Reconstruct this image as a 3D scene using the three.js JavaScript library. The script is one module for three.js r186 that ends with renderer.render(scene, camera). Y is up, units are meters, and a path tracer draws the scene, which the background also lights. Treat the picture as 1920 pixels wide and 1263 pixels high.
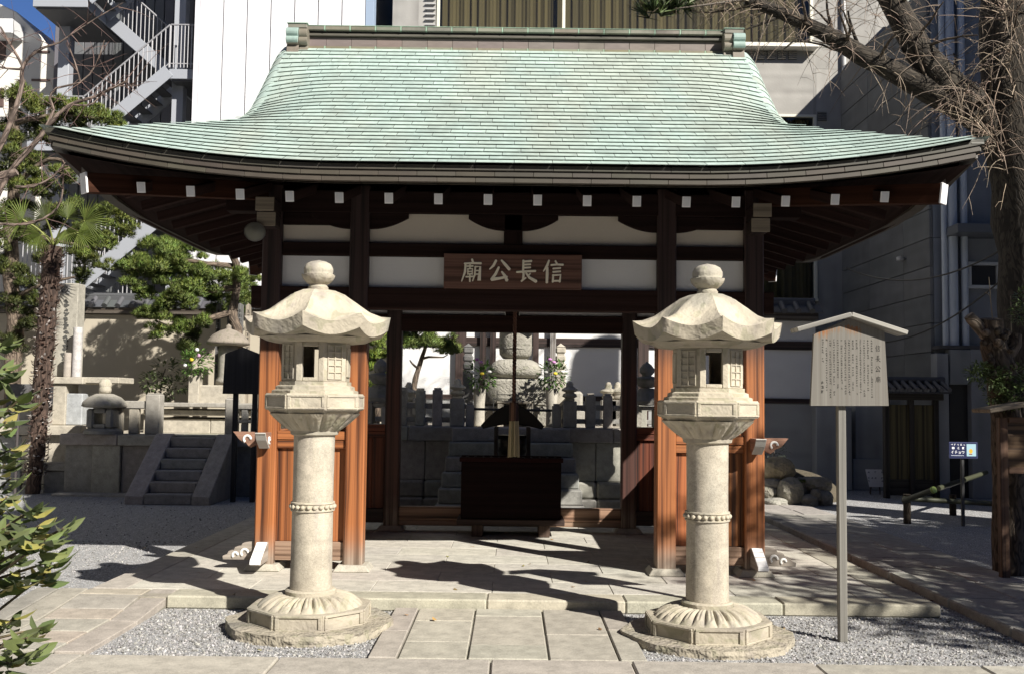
import * as THREE from 'three';
import { mergeGeometries } from 'three/addons/utils/BufferGeometryUtils.js';
import { ImprovedNoise } from 'three/addons/math/ImprovedNoise.js';

// ---------------------------------------------------------------- camera, sky, sun, exposure
const scene = new THREE.Scene();
const EYE = 1.55, PITCH = Math.atan(120.5 / 1900), ROLL = 0.0125, FPX = 1900;
const camera = new THREE.PerspectiveCamera(2 * Math.atan(631.5 / FPX) * 180 / Math.PI, 1920 / 1263, 0.1, 400);
camera.rotation.order = 'YXZ';
camera.position.set(0, EYE, 0);
camera.rotation.set(PITCH, 0, ROLL);
const SUN = new THREE.Vector3(0.96, 1.0, 1.03).normalize();
// clear winter sky: deep blue overhead, paler towards the horizon, a little brighter round the sun
{
  const W = 512, H = 256, d = new Float32Array(W * H * 4);
  for (let j = 0; j < H; j++) for (let i = 0; i < W; i++) {
    const el = ((j + 0.5) / H - 0.5) * Math.PI, az = ((i + 0.5) / W - 0.5) * 2 * Math.PI, x = Math.cos(el) * Math.cos(az), z = Math.cos(el) * Math.sin(az), y = Math.sin(el);
    const h = Math.pow(1 - Math.max(0, y), 3.2) + 0.25 * Math.min(1, Math.max(0, (0.6 - y) / 0.3)), g = Math.pow(Math.max(0, x * SUN.x + y * SUN.y + z * SUN.z), 9), o = (j * W + i) * 4;
    d[o] = 0.009 + 0.08 * h + 0.05 * g; d[o + 1] = 0.025 + 0.165 * h + 0.05 * g; d[o + 2] = 0.075 + 0.40 * h + 0.05 * g; d[o + 3] = 1;
  }
  const t = new THREE.DataTexture(d, W, H, THREE.RGBAFormat, THREE.FloatType); t.mapping = THREE.EquirectangularReflectionMapping; t.magFilter = THREE.LinearFilter; t.needsUpdate = true;
  scene.background = t; scene.environment = t;
}
const sun = new THREE.DirectionalLight(new THREE.Color(1.0, 0.945, 0.855), 5.0);
sun.position.copy(SUN).multiplyScalar(60).add(new THREE.Vector3(0, 0, -12));
sun.target.position.set(0, 0, -12);
sun.castShadow = true; sun.shadow.mapSize.set(4096, 4096);
Object.assign(sun.shadow.camera, { left: -26, right: 26, top: 26, bottom: -26, near: 1, far: 140 });
scene.add(sun, sun.target);
const renderer = new THREE.WebGLRenderer();
renderer.toneMapping = THREE.LinearToneMapping;
renderer.toneMappingExposure = 1.66;
renderer.shadowMap.enabled = true;

// ---------------------------------------------------------------- helpers
function RNG(seed) { let s = seed >>> 0; return () => { s = (s + 0x6d2b79f5) | 0; let t = Math.imul(s ^ (s >>> 15), 1 | s); t = (t + Math.imul(t ^ (t >>> 7), 61 | t)) ^ t; return ((t ^ (t >>> 14)) >>> 0) / 4294967296; }; }
let rnd = RNG(7);
const R = (a, b) => a + (b - a) * rnd();
const V = (x, y, z) => new THREE.Vector3(x, y, z);
const clamp = (x, a = 0, b = 1) => Math.min(b, Math.max(a, x));
const smooth = (x, a, b) => { const t = clamp((x - a) / (b - a)); return t * t * (3 - 2 * t); };
const lerp = (a, b, t) => a + (b - a) * t;
function table(pts, x) { if (x <= pts[0][0]) return pts[0][1]; for (let i = 1; i < pts.length; i++) if (x <= pts[i][0]) return lerp(pts[i - 1][1], pts[i][1], (x - pts[i - 1][0]) / (pts[i][0] - pts[i - 1][0])); return pts[pts.length - 1][1]; }
const PN = new ImprovedNoise();
const noise = (x, y = 0, z = 0) => PN.noise(x + 31.7, y + 17.3, z + 5.1);
const fbm = (x, y, z = 0, o = 4) => { let a = 0, w = 0.5, f = 1; for (let i = 0; i < o; i++) { a += w * noise(x * f, y * f, z * f + i * 9.7); w *= 0.5; f *= 2.03; } return a; };
// a pixel of the 1920 x 1263 view at a given distance -> a place in the scene
const camM = new THREE.Matrix4().makeRotationFromEuler(camera.rotation);
function at(px, py, d) { const v = V((px - 960) / FPX, -(py - 631.5) / FPX, -1).applyMatrix4(camM); return v.multiplyScalar(d / -v.z).add(camera.position); }

// seamless noise for textures: value noise on a wrapped lattice
function tileNoise(seed) {
  const N = 64, r = RNG(seed), g = Float32Array.from({ length: N * N }, () => r());
  return (u, v, fu, fv) => { const x = u * fu, y = v * fv, x0 = Math.floor(x), y0 = Math.floor(y), tx = x - x0, ty = y - y0, sx = tx * tx * (3 - 2 * tx), sy = ty * ty * (3 - 2 * ty);
    const G = (i, j) => g[(((j % fv) + fv) % fv % N) * N + (((i % fu) + fu) % fu % N)];
    return lerp(lerp(G(x0, y0), G(x0 + 1, y0), sx), lerp(G(x0, y0 + 1), G(x0 + 1, y0 + 1), sx), sy); };
}
// fn(u,v) -> value 0..1 (grey) or [r,g,b] linear multiplier; size in metres covered by one tile
function tex(n, fn, metres, metresV) {
  const d = new Uint8Array(n * n * 4);
  for (let j = 0; j < n; j++) for (let i = 0; i < n; i++) { let c = fn(i / n, j / n, i, j); if (!Array.isArray(c)) c = [c, c, c]; const o = (j * n + i) * 4; for (let k = 0; k < 3; k++) d[o + k] = clamp(c[k]) * 255; d[o + 3] = 255; }
  const t = new THREE.DataTexture(d, n, n); t.wrapS = t.wrapT = THREE.RepeatWrapping; t.magFilter = THREE.LinearFilter; t.minFilter = THREE.LinearMipmapLinearFilter; t.generateMipmaps = true;
  t.repeat.set(1 / metres, 1 / (metresV || metres)); t.needsUpdate = true; return t;
}
const tn1 = tileNoise(11), tn2 = tileNoise(23), tn3 = tileNoise(37), tn4 = tileNoise(51);
const wr = RNG(99), white = Float32Array.from({ length: 1 << 18 }, () => wr());
const wn = (i, j, n) => white[((j % n) * n + (i % n)) & 262143];

function mat(o) { const { c, ...rest } = o; const m = new THREE.MeshStandardMaterial({ roughness: 0.8, vertexColors: true, ...rest }); if (c) m.color.setRGB(...c); return m; }
const T = {};
// granite: fine speckle over soft patches
T.granite = tex(512, (u, v, i, j) => { const s = wn(i >> 1, j >> 1, 256), s2 = tn1(u, v, 48, 48), p = tn2(u, v, 6, 6) * 0.6 + tn3(u, v, 13, 13) * 0.4; let g = 0.72 + 0.3 * (p - 0.5) + 0.14 * (s2 - 0.5) + (s > 0.86 ? -0.24 : s < 0.12 ? 0.16 : 0); return [g, g * 0.985, g * 0.96]; }, 0.45);
T.graniteB = tex(256, (u, v, i, j) => 0.5 + 0.3 * (tn1(u, v, 50, 50) - 0.5) + 0.35 * (wn(i, j, 256) - 0.5) * 0.6 + 0.3 * (tn2(u, v, 12, 12) - 0.5), 0.35);
// weathered stone: blotches, lichen
T.stone = tex(512, (u, v, i, j) => { const p = tn1(u, v, 5, 5) * 0.5 + tn2(u, v, 11, 11) * 0.3 + tn3(u, v, 29, 29) * 0.2, s = wn(i, j, 512), l = smooth(tn4(u, v, 17, 17), 0.72, 0.8); const g = 0.74 + 0.36 * (p - 0.5) + 0.12 * (s - 0.5) - 0.1 * l; return [g * (1 - 0.03 * l), g * 0.985, g * (0.94 - 0.06 * l)]; }, 0.9);
T.rough = tex(256, (u, v, i, j) => 0.5 + 0.5 * (tn1(u, v, 9, 9) - 0.5) + 0.4 * (tn2(u, v, 21, 21) - 0.5) + 0.3 * (tn3(u, v, 47, 47) - 0.5), 0.5);
// wood: grain runs along v
const woodAt = (u, v, str) => { const w = u + 0.05 * (tn4(u, v, 4, 3) - 0.5) + 0.015 * (tn1(u, v, 9, 7) - 0.5), a = tn1(w, v, 24, 2), b = tn2(w, v, 60, 3), c = tn3(w, v, 9, 1); return 0.72 + str * (0.55 * (a - 0.5) + 0.4 * (b - 0.5) + 0.5 * (c - 0.5)); };
T.wood = tex(512, (u, v) => { const g = woodAt(u, v, 1.55); return [g, g * (0.8 + 0.2 * g), g * (0.66 + 0.34 * g)]; }, 0.42, 1.9);
T.woodGrey = tex(512, (u, v, i, j) => { const g = woodAt(u, v, 0.55) + 0.08 * (wn(i, j >> 4, 512) - 0.5); return [g, g * 0.99, g * 0.97]; }, 0.4, 1.5);
T.woodB = tex(256, (u, v) => woodAt(u, v, 0.9) - 0.2, 0.42, 1.9);
// copper patina: mottled green with brown runs
T.copper = tex(512, (u, v, i, j) => { const p = tn1(u, v, 7, 4), q = tn2(u, v, 23, 9), s = wn(i, j, 512); const g = 0.82 + 0.12 * (p - 0.5) + 0.14 * (q - 0.5) + 0.06 * (s - 0.5); return [g, g, g]; }, 0.6);
// gravel: pebbles as a worley pattern
const gp = (() => { const r = RNG(5), n = 56, a = []; for (let k = 0; k < n * n; k++) a.push([r(), r(), r(), r()]); return (u, v) => { const x = u * n, y = v * n, xi = Math.floor(x), yi = Math.floor(y); let d1 = 9, d2 = 9, id = 0; for (let j = -1; j < 2; j++) for (let i = -1; i < 2; i++) { const k = ((yi + j + n) % n) * n + ((xi + i + n) % n), dx = xi + i + a[k][0] - x, dy = yi + j + a[k][1] - y, d = Math.sqrt(dx * dx + dy * dy); if (d < d1) { d2 = d1; d1 = d; id = k; } else if (d < d2) d2 = d; } return [d1, d2, a[id][2], a[id][3]]; }; })();
T.gravel = tex(1024, (u, v) => { const [d1, d2, a, b] = gp(u, v), e = smooth(d2 - d1, 0.02, 0.35); const g = (0.27 + 0.5 * Math.pow(a, 1.3)) * (0.6 + 0.4 * e) + (a > 0.93 ? 0.25 : 0); return [g * (1 + 0.05 * (b - 0.5)), g * 1.0, g * (1.01 + 0.08 * (0.5 - b))]; }, 0.55);
T.gravelB = tex(1024, (u, v) => { const [d1, d2, a] = gp(u, v), e = smooth(d2 - d1, 0.0, 0.5); return (0.25 + 0.75 * a) * e * (1 - 0.5 * d1 * d1); }, 0.55);
// plaster and concrete
T.plaster = tex(256, (u, v, i, j) => { const p = tn1(u, v, 4, 4) * 0.5 + tn2(u, v, 10, 10) * 0.5; return 0.9 + 0.08 * (p - 0.5) + 0.03 * (wn(i, j, 256) - 0.5); }, 1.6);
T.concrete = tex(512, (u, v, i, j) => { const p = tn1(u, v, 5, 3) * 0.4 + tn2(u, v, 30, 3) * 0.35 + tn3(u, v, 16, 16) * 0.25, g = 0.76 + 0.5 * (p - 0.5) + 0.05 * (wn(i, j, 512) - 0.5); return [g, g * 0.99, g * 0.96]; }, 3.2);
T.bark = tex(512, (u, v) => { const a = tn1(u + 0.05 * tn4(u, v, 9, 9), v + 0.02 * tn3(u, v, 12, 12), 40, 8), b = tn2(u, v, 60, 40), g = 0.35 + 0.75 * smooth(Math.abs(a - 0.5) * 2, 0.05, 0.6) * (0.6 + 0.5 * b); return [g, g * 0.95, g * 0.88]; }, 0.8);

const M = {
  granite: mat({ map: T.granite, bumpMap: T.graniteB, bumpScale: 0.0025, roughness: 0.9 }),
  stone: mat({ map: T.stone, bumpMap: T.rough, bumpScale: 0.006, roughness: 0.93 }),
  rock: mat({ map: T.stone, bumpMap: T.rough, bumpScale: 0.018, roughness: 0.95 }),
  wood: mat({ map: T.wood, bumpMap: T.woodB, bumpScale: 0.002, roughness: 0.62 }),
  darkWood: new THREE.MeshPhysicalMaterial({ map: T.woodGrey, bumpMap: T.woodB, bumpScale: 0.001, roughness: 0.95, specularIntensity: 0.25, vertexColors: true }),
  woodGrey: mat({ map: T.woodGrey, bumpMap: T.woodB, bumpScale: 0.0015, roughness: 0.85 }),
  copper: mat({ map: T.copper, roughness: 0.55, metalness: 0.0 }),
  gravel: mat({ map: T.gravel, bumpMap: T.gravelB, bumpScale: 0.008, roughness: 0.95 }),
  plaster: mat({ map: T.plaster, roughness: 0.9 }),
  concrete: mat({ map: T.concrete, bumpMap: T.rough, bumpScale: 0.002, roughness: 0.9 }),
  paint: mat({ roughness: 0.5 }),
  matt: mat({ roughness: 0.9 }),
  metal: mat({ roughness: 0.38, metalness: 0.7 }),
  bark: mat({ map: T.bark, bumpMap: T.bark, bumpScale: 0.008, roughness: 0.95 }),
  leaf: new THREE.MeshPhysicalMaterial({ roughness: 0.6, vertexColors: true, transmission: 0.0, side: THREE.DoubleSide }),
  gloss: new THREE.MeshPhysicalMaterial({ roughness: 0.42, vertexColors: true, side: THREE.DoubleSide }),
  leafThin: new THREE.MeshPhysicalMaterial({ roughness: 0.75, transmission: 0.3, thickness: 0, vertexColors: true, side: THREE.DoubleSide }),
  glass: new THREE.MeshPhysicalMaterial({ transmission: 1, thickness: 0, roughness: 0.03, ior: 1.5, color: 0xdfe8ea }),
};
for (const k in M) M[k].name = k;

// every geometry ends as: position, normal, uv in metres (planar by the face's main axis), colour
let uvSeed = 0;
function fin(g, c = [1, 1, 1], grain = null, keepUV = false) {
  g = g.index ? g.toNonIndexed() : g;
  if (!g.attributes.normal) g.computeVertexNormals();
  const p = g.attributes.position, n = p.count;
  if (!(keepUV && g.attributes.uv)) {
    const uv = new Float32Array(n * 2), off = (uvSeed = (uvSeed * 1.37 + 0.731) % 7.3), off2 = (off * 3.7) % 5.1, a = V(), b = V(), d = V();
    for (let i = 0; i < n; i += 3) {
      a.fromBufferAttribute(p, i); b.fromBufferAttribute(p, i + 1).sub(a); d.fromBufferAttribute(p, i + 2).sub(a); b.cross(d);
      const ax = Math.abs(b.x), ay = Math.abs(b.y), az = Math.abs(b.z), m = ax >= ay && ax >= az ? 0 : ay >= az ? 1 : 2;
      for (let k = i; k < i + 3; k++) {
        const q = [p.getX(k), p.getY(k), p.getZ(k)]; let u, v;
        if (grain !== null && m !== grain) { v = q[grain]; u = q[3 - m - grain]; } else if (m === 1) { u = q[0]; v = q[2]; } else { u = q[m === 0 ? 2 : 0]; v = q[1]; }
        uv[k * 2] = u + off; uv[k * 2 + 1] = v + off2;
      }
    }
    g.setAttribute('uv', new THREE.BufferAttribute(uv, 2));
  }
  if (!g.attributes.color || c !== null) {
    const col = new Float32Array(n * 3);
    for (let i = 0; i < n; i++) { const q = typeof c === 'function' ? c(p.getX(i), p.getY(i), p.getZ(i)) : c || [1, 1, 1]; col[i * 3] = q[0]; col[i * 3 + 1] = q[1]; col[i * 3 + 2] = q[2]; }
    g.setAttribute('color', new THREE.BufferAttribute(col, 3));
  }
  for (const k of Object.keys(g.attributes)) if (!['position', 'normal', 'uv', 'color'].includes(k)) g.deleteAttribute(k);
  g.morphAttributes = {}; g.clearGroups();
  return g;
}
// box with chamfered edges, 44 triangles
function cbox(w, h, d, b = 0.006) {
  const x = w / 2, y = h / 2, z = d / 2; b = Math.min(b, x * 0.49, y * 0.49, z * 0.49);
  const pos = [];
  const tri = (p, q, r) => { const e = V().subVectors(q, p), f = V().subVectors(r, p).cross(e).negate(); const c = V().add(p).add(q).add(r); if (f.dot(c) < 0) [q, r] = [r, q]; pos.push(...p.toArray(), ...q.toArray(), ...r.toArray()); };
  const quad = (p, q, r, s) => { tri(p, q, r); tri(p, r, s); };
  const c = (sx, sy, sz, f) => V(sx * (f === 0 ? x : x - b), sy * (f === 1 ? y : y - b), sz * (f === 2 ? z : z - b));
  const S = [-1, 1];
  for (const s of S) { quad(c(s, -1, -1, 0), c(s, 1, -1, 0), c(s, 1, 1, 0), c(s, -1, 1, 0)); quad(c(-1, s, -1, 1), c(1, s, -1, 1), c(1, s, 1, 1), c(-1, s, 1, 1)); quad(c(-1, -1, s, 2), c(1, -1, s, 2), c(1, 1, s, 2), c(-1, 1, s, 2)); }
  for (const s of S) for (const t of S) { quad(c(s, t, -1, 0), c(s, t, 1, 0), c(s, t, 1, 1), c(s, t, -1, 1)); quad(c(s, -1, t, 0), c(s, 1, t, 0), c(s, 1, t, 2), c(s, -1, t, 2)); quad(c(-1, s, t, 1), c(1, s, t, 1), c(1, s, t, 2), c(-1, s, t, 2)); }
  for (const s of S) for (const t of S) for (const u of S) tri(c(s, t, u, 0), c(s, t, u, 1), c(s, t, u, 2));
  const g = new THREE.BufferGeometry(); g.setAttribute('position', new THREE.Float32BufferAttribute(pos, 3)); g.computeVertexNormals(); return g;
}
const longest = (w, h, d) => (w >= h && w >= d ? 0 : h >= d ? 1 : 2);
// box from corner to corner, grain along its longest side
function bx(x0, x1, y0, y1, z0, z1, c, b = 0.006) { const w = Math.abs(x1 - x0), h = Math.abs(y1 - y0), d = Math.abs(z1 - z0); return fin(cbox(w, h, d, b).translate((x0 + x1) / 2, (y0 + y1) / 2, (z0 + z1) / 2), c, longest(w, h, d)); }
function bar(p, q, w, h, c, b = 0.004, up = V(0, 1, 0)) { // box beam between two points
  const d = V().subVectors(q, p), L = d.length(); d.normalize(); let s = V().crossVectors(up, d); if (s.lengthSq() < 1e-6) s.set(1, 0, 0); s.normalize(); const u = V().crossVectors(d, s);
  const g = fin(cbox(w, h, L, b), c, 2); return g.applyMatrix4(new THREE.Matrix4().makeBasis(s, u, d).setPosition(V().addVectors(p, q).multiplyScalar(0.5)));
}
function tube(pts, rad, seg = 7, c = [1, 1, 1], cap = true) { // tapered tube through points
  const P = [], N = [], U = [], I = []; let up = V(0.31, 0.87, 0.38), len = 0;
  for (let i = 0; i < pts.length; i++) {
    const t = V().subVectors(pts[Math.min(i + 1, pts.length - 1)], pts[Math.max(i - 1, 0)]).normalize(); const s = V().crossVectors(t, up).normalize(), w = V().crossVectors(s, t); up = w;
    if (i) len += pts[i].distanceTo(pts[i - 1]); const r = Array.isArray(rad) ? rad[i] : rad;
    for (let k = 0; k <= seg; k++) { const a = k / seg * Math.PI * 2, n = V().addScaledVector(s, Math.cos(a)).addScaledVector(w, Math.sin(a)); P.push(pts[i].x + n.x * r, pts[i].y + n.y * r, pts[i].z + n.z * r); N.push(n.x, n.y, n.z); U.push(k / seg * 6.283 * Math.max(r, 0.02), len); }
  }
  for (let i = 0; i < pts.length - 1; i++) for (let k = 0; k < seg; k++) { const a = i * (seg + 1) + k, b = a + seg + 1; I.push(a, b, a + 1, a + 1, b, b + 1); }
  if (cap) for (const e of [0, pts.length - 1]) { const b = e * (seg + 1), s = P.length / 3; P.push(pts[e].x, pts[e].y, pts[e].z); const t = e ? V().subVectors(pts[e], pts[e - 1]) : V().subVectors(pts[0], pts[1]); t.normalize(); N.push(t.x, t.y, t.z); U.push(0, len); for (let k = 0; k <= seg; k++) { P.push(P[(b + k) * 3], P[(b + k) * 3 + 1], P[(b + k) * 3 + 2]); N.push(t.x, t.y, t.z); U.push(0.01 * k, len); } for (let k = 0; k < seg; k++) e ? I.push(s, s + 2 + k, s + 1 + k) : I.push(s, s + 1 + k, s + 2 + k); }
  const g = new THREE.BufferGeometry(); g.setAttribute('position', new THREE.Float32BufferAttribute(P, 3)); g.setAttribute('normal', new THREE.Float32BufferAttribute(N, 3)); g.setAttribute('uv', new THREE.Float32BufferAttribute(U, 2)); g.setIndex(I); return fin(g, c, null, true);
}
function lathe(prof, seg = 24, c = [1, 1, 1], crease = true) { // prof: [r, y] bottom to top
  const p = []; prof.forEach(([r, y], i) => { p.push(new THREE.Vector2(r, y)); if (crease && i && i < prof.length - 1) p.push(new THREE.Vector2(r, y + 1e-5)); });
  return fin(new THREE.LatheGeometry(p, seg), c);
}
function extrude(pts, depth, c, bevel = 0.004, grain = null) { // outline in x,y; thickness along z, centred
  const s = new THREE.Shape(pts.map(([x, y]) => new THREE.Vector2(x, y)));
  const g = new THREE.ExtrudeGeometry(s, { depth: depth - bevel * 2, bevelEnabled: bevel > 0, bevelSize: bevel, bevelThickness: bevel, bevelOffset: -bevel, bevelSegments: 1, curveSegments: 8 });
  return fin(g.translate(0, 0, -depth / 2 + bevel), c, grain);
}
const mv = (g, x, y, z) => g.translate(x, y, z);
const names = {};
function numbered(n) { const k = names[n] = (names[n] ?? -1) + 1; return k ? `${n}_${String(k).padStart(3, '0')}` : n; }
function add(o, parent) { o.traverse((m) => { if (m.isMesh) m.castShadow = m.receiveShadow = true; }); parent.add(o); return o; }
function tag(o, label, category, group) { o.userData.label = label; o.userData.category = category; if (group) o.userData.group = group; return o; }
function thing(name, label, category, pos = [0, 0, 0], turn = 0, group) { const o = new THREE.Group(); o.name = numbered(name); o.position.set(...pos); o.rotation.y = turn; tag(o, label, category, group); scene.add(o); return o; }
function mk(name, geos, m, parent, label) { // one mesh under its thing (or top-level when parent is the scene)
  const list = Array.isArray(geos) ? geos : [geos]; const g = list.length > 1 ? mergeGeometries(list) : list[0];
  const o = new THREE.Mesh(g, m); o.name = parent === scene ? numbered(name) : name; if (label) o.userData.label = label; return add(o, parent);
}
function solo(name, geos, m, label, category, group, pos) { const o = mk(name, geos, m, scene); if (pos) o.position.set(...pos); return tag(o, label, category, group); }
function struct(name, geos, m) { const o = mk(name, geos, m, scene); o.userData.kind = 'structure'; return o; }
function stuff(o) { o.userData.kind = 'stuff'; return o; }
function dup(o, pos, label, turn, group) { const r = o.clone(); r.name = numbered(o.name.replace(/_\d{3}$/, '')); r.userData = { ...o.userData, label }; if (group) r.userData.group = group; if (pos) r.position.set(...pos); if (turn !== undefined) r.rotation.y = turn; scene.add(r); return r; }
const tint = (c, k, j = 0.04) => c.map((x) => x * k * (1 + R(-j, j)));
// brushed characters as strokes in a unit square: [x, y, width] points
const GLYPH = {
  nobu: [[[.30, 1, .05], [.22, .78, .075], [.04, .52, .03]], [[.22, .66, .07], [.22, .35, .08], [.21, .02, .07]], [[.62, .98, .05], [.70, .86, .05]], [[.42, .80, .05], [.70, .83, .05], [.98, .82, .06]], [[.52, .64, .05], [.86, .67, .05]], [[.52, .49, .05], [.86, .52, .05]], [[.52, .35, .05], [.50, .05, .06]], [[.50, .34, .05], [.88, .36, .06], [.84, .06, .06]], [[.50, .08, .05], [.84, .09, .05]]],
  naga: [[[.36, .98, .06], [.35, .45, .065]], [[.36, .94, .055], [.74, .97, .06]], [[.38, .80, .05], [.70, .82, .045]], [[.38, .66, .05], [.70, .68, .045]], [[.05, .46, .05], [.5, .50, .06], [.94, .52, .06]], [[.38, .48, .06], [.36, .12, .07], [.28, .06, .05]], [[.28, .06, .05], [.48, .20, .04]], [[.70, .40, .04], [.60, .30, .045]], [[.50, .42, .05], [.66, .22, .07], [.97, .06, .09]]],
  ko: [[[.32, .96, .07], [.20, .74, .07], [.02, .58, .03]], [[.60, .98, .05], [.78, .80, .085], [.97, .60, .085]], [[.46, .66, .06], [.32, .38, .075], [.14, .14, .08]], [[.14, .12, .09], [.5, .17, .075], [.86, .24, .06]], [[.62, .46, .05], [.76, .30, .08], [.86, .10, .09]]],
  byo: [[[.52, 1.0, .06], [.56, .90, .06]], [[.16, .82, .05], [.5, .84, .055], [.94, .84, .065]], [[.20, .80, .06], [.18, .45, .065], [.02, .02, .03]], [[.28, .70, .045], [.56, .71, .045]], [[.42, .78, .045], [.42, .60, .045]], [[.32, .58, .04], [.32, .34, .04]], [[.32, .58, .04], [.54, .59, .04], [.53, .34, .04]], [[.32, .46, .03], [.53, .47, .03]], [[.32, .35, .035], [.53, .36, .035]], [[.24, .22, .045], [.60, .24, .045]], [[.42, .34, .045], [.42, .02, .045]], [[.68, .68, .05], [.66, .3, .05], [.56, .04, .03]], [[.68, .68, .05], [.92, .69, .06], [.91, .06, .06], [.82, .08, .04]], [[.69, .50, .035], [.90, .51, .035]], [[.68, .34, .035], [.90, .35, .035]]],
};
function strokeOutline(pts) { // outline of one brushed stroke
  const L = [], Rr = [], n = pts.length;
  pts.forEach((p, i) => { const a = pts[Math.max(0, i - 1)], b = pts[Math.min(n - 1, i + 1)]; let dx = b[0] - a[0], dy = b[1] - a[1]; const l = Math.hypot(dx, dy) || 1; dx /= l; dy /= l; const w = p[2] / 2 * 1.75; const e = i === 0 ? -1 : i === n - 1 ? 1 : 0; const x = p[0] + dx * w * 0.5 * e, y = p[1] + dy * w * 0.5 * e; L.push([x - dy * w, y + dx * w]); Rr.unshift([x + dy * w, y - dx * w]); if (e) (e < 0 ? L.unshift([x + dx * w * 0.6 * e, y + dy * w * 0.6 * e]) : L.push([x + dx * w * 0.6, y + dy * w * 0.6])); });
  return L.concat(Rr);
}

// ---------------------------------------------------------------- ground and paving
const SLAB = 0.095;
rnd = RNG(101);
{
  const g = new THREE.PlaneGeometry(240, 240, 60, 60).rotateX(-Math.PI / 2).translate(0, 0, -60);
  struct('ground', fin(g, [1.0, 1.0, 1.0]), M.gravel);
}
{ // loose pebbles on the nearer gravel, and a few dry leaves
  const g = new THREE.IcosahedronGeometry(1, 0), m = new THREE.MeshStandardMaterial({ roughness: 0.9 }); m.name = 'pebble'; const N = 12000, im = new THREE.InstancedMesh(g, m, N), q = new THREE.Object3D(), c = new THREE.Color(); let n = 0;
  const spots = [[-2.5, -0.85, -7.53, -6.1, 0.34], [0.84, 3.38, -7.53, -6.1, 0.38], [-6, -3.6, -11, -6.5, 0.18], [3.19, 3.39, -12, -6, 0.03], [-8, -3.2, -15, -10, 0.07]];
  for (const [x0, x1, z0, z1, share] of spots) for (let k = 0; k < N * share && n < N; k++) { const s = R(0.004, 0.0105); q.position.set(R(x0, x1), s * 0.35, R(z0, z1)); q.rotation.set(R(0, 6), R(0, 6), R(0, 6)); q.scale.set(s * R(0.8, 1.4), s * R(0.5, 0.8), s); q.updateMatrix(); im.setMatrixAt(n, q.matrix); const v = R(0.16, 0.56) * R(0.65, 1); im.setColorAt(n, c.setRGB(v, v * R(0.95, 1), v * R(0.9, 1))); n++; }
  im.count = n; im.name = 'gravel_pebbles'; im.castShadow = im.receiveShadow = true; scene.add(stuff(tag(im, 'loose grey gravel pebbles strewn over the court', 'gravel')));
  const P = [], C = []; for (let k = 0; k < 46; k++) { const a = R(0, 6.28), d = V(Math.cos(a), R(0.05, 0.3), Math.sin(a)).normalize(), x = R(-4, 3.2), z = R(-11, -5.8); leafTo(P, C, V(x, (x > -3.1 && x < 2.9 && z < -7.6 ? SLAB : Math.abs(x) < 0.8 ? 0.034 : 0.012) + 0.004, z), d, V(-Math.sin(a), 0.1, Math.cos(a)), R(0.03, 0.055), R(0.02, 0.03), tint([0.3, 0.2, 0.09], R(0.6, 1.3), 0.2), R(-0.2, 0.2)); }
  stuff(solo('fallen_leaves', raw(P, null, C), M.leaf, 'few dry brown leaves scattered over paving and gravel', 'leaves'));
}
// a paved area: a joint bed and its stones
function paving(name, bed, bedC, stones, label) {
  const o = struct(name, bx(...bed, bedC, 0.002), M.stone);
  for (const s of stones) mk('paving_stone', s, M.granite, o);
  return o;
}
{
  const st = [], jt = 0.0018, c0 = [0.685, 0.665, 0.60];
  const put = (x0, x1, z0, z1, top = SLAB, c = c0, b = 0.004) => st.push(bx(x0 + jt, x1 - jt, top - 0.06, top + R(-0.0012, 0.0012), z0 + jt, z1 - jt, tint(c, R(0.93, 1.05), 0.015), b));
  // edge stones
  const edge = (a, b, f) => { let x = a; while (x < b - 0.01) { let w = R(0.95, 1.3); if (b - x - w < 0.5) w = b - x; f(x, x + w); x += w; } };
  edge(-2.52, 3.18, (a, b) => st.push(bx(a + jt, b - jt, 0.0, SLAB + R(-0.001, 0.001), -7.83, -7.55, tint([0.56, 0.54, 0.44], R(0.94, 1.05), 0.02), 0.012)));
  edge(-12.95, -7.83, (a, b) => { st.push(bx(-3.18, -2.92, 0.0, SLAB, a + jt, b - jt, tint([0.55, 0.53, 0.47], R(0.94, 1.05), 0.02), 0.008)); st.push(bx(2.92, 3.18, 0.0, SLAB, a + jt, b - jt, tint([0.55, 0.53, 0.46], R(0.94, 1.05), 0.02), 0.01)); });
  for (let r = 0; r < 11; r++) { const z0 = -7.83 - r * 0.465; let x = -2.92 + (r % 2 ? -0.45 : 0); for (; x < 2.92; x += 0.93) { const a = Math.max(x, -2.92), b = Math.min(x + 0.93, 2.92); if (b - a > 0.05) put(a, b, z0 - 0.465, z0); } }
  paving('stone_platform', [-3.17, 3.17, 0.0, SLAB - 0.012, -12.94, -7.57], [0.42, 0.39, 0.34], st);
}
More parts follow.
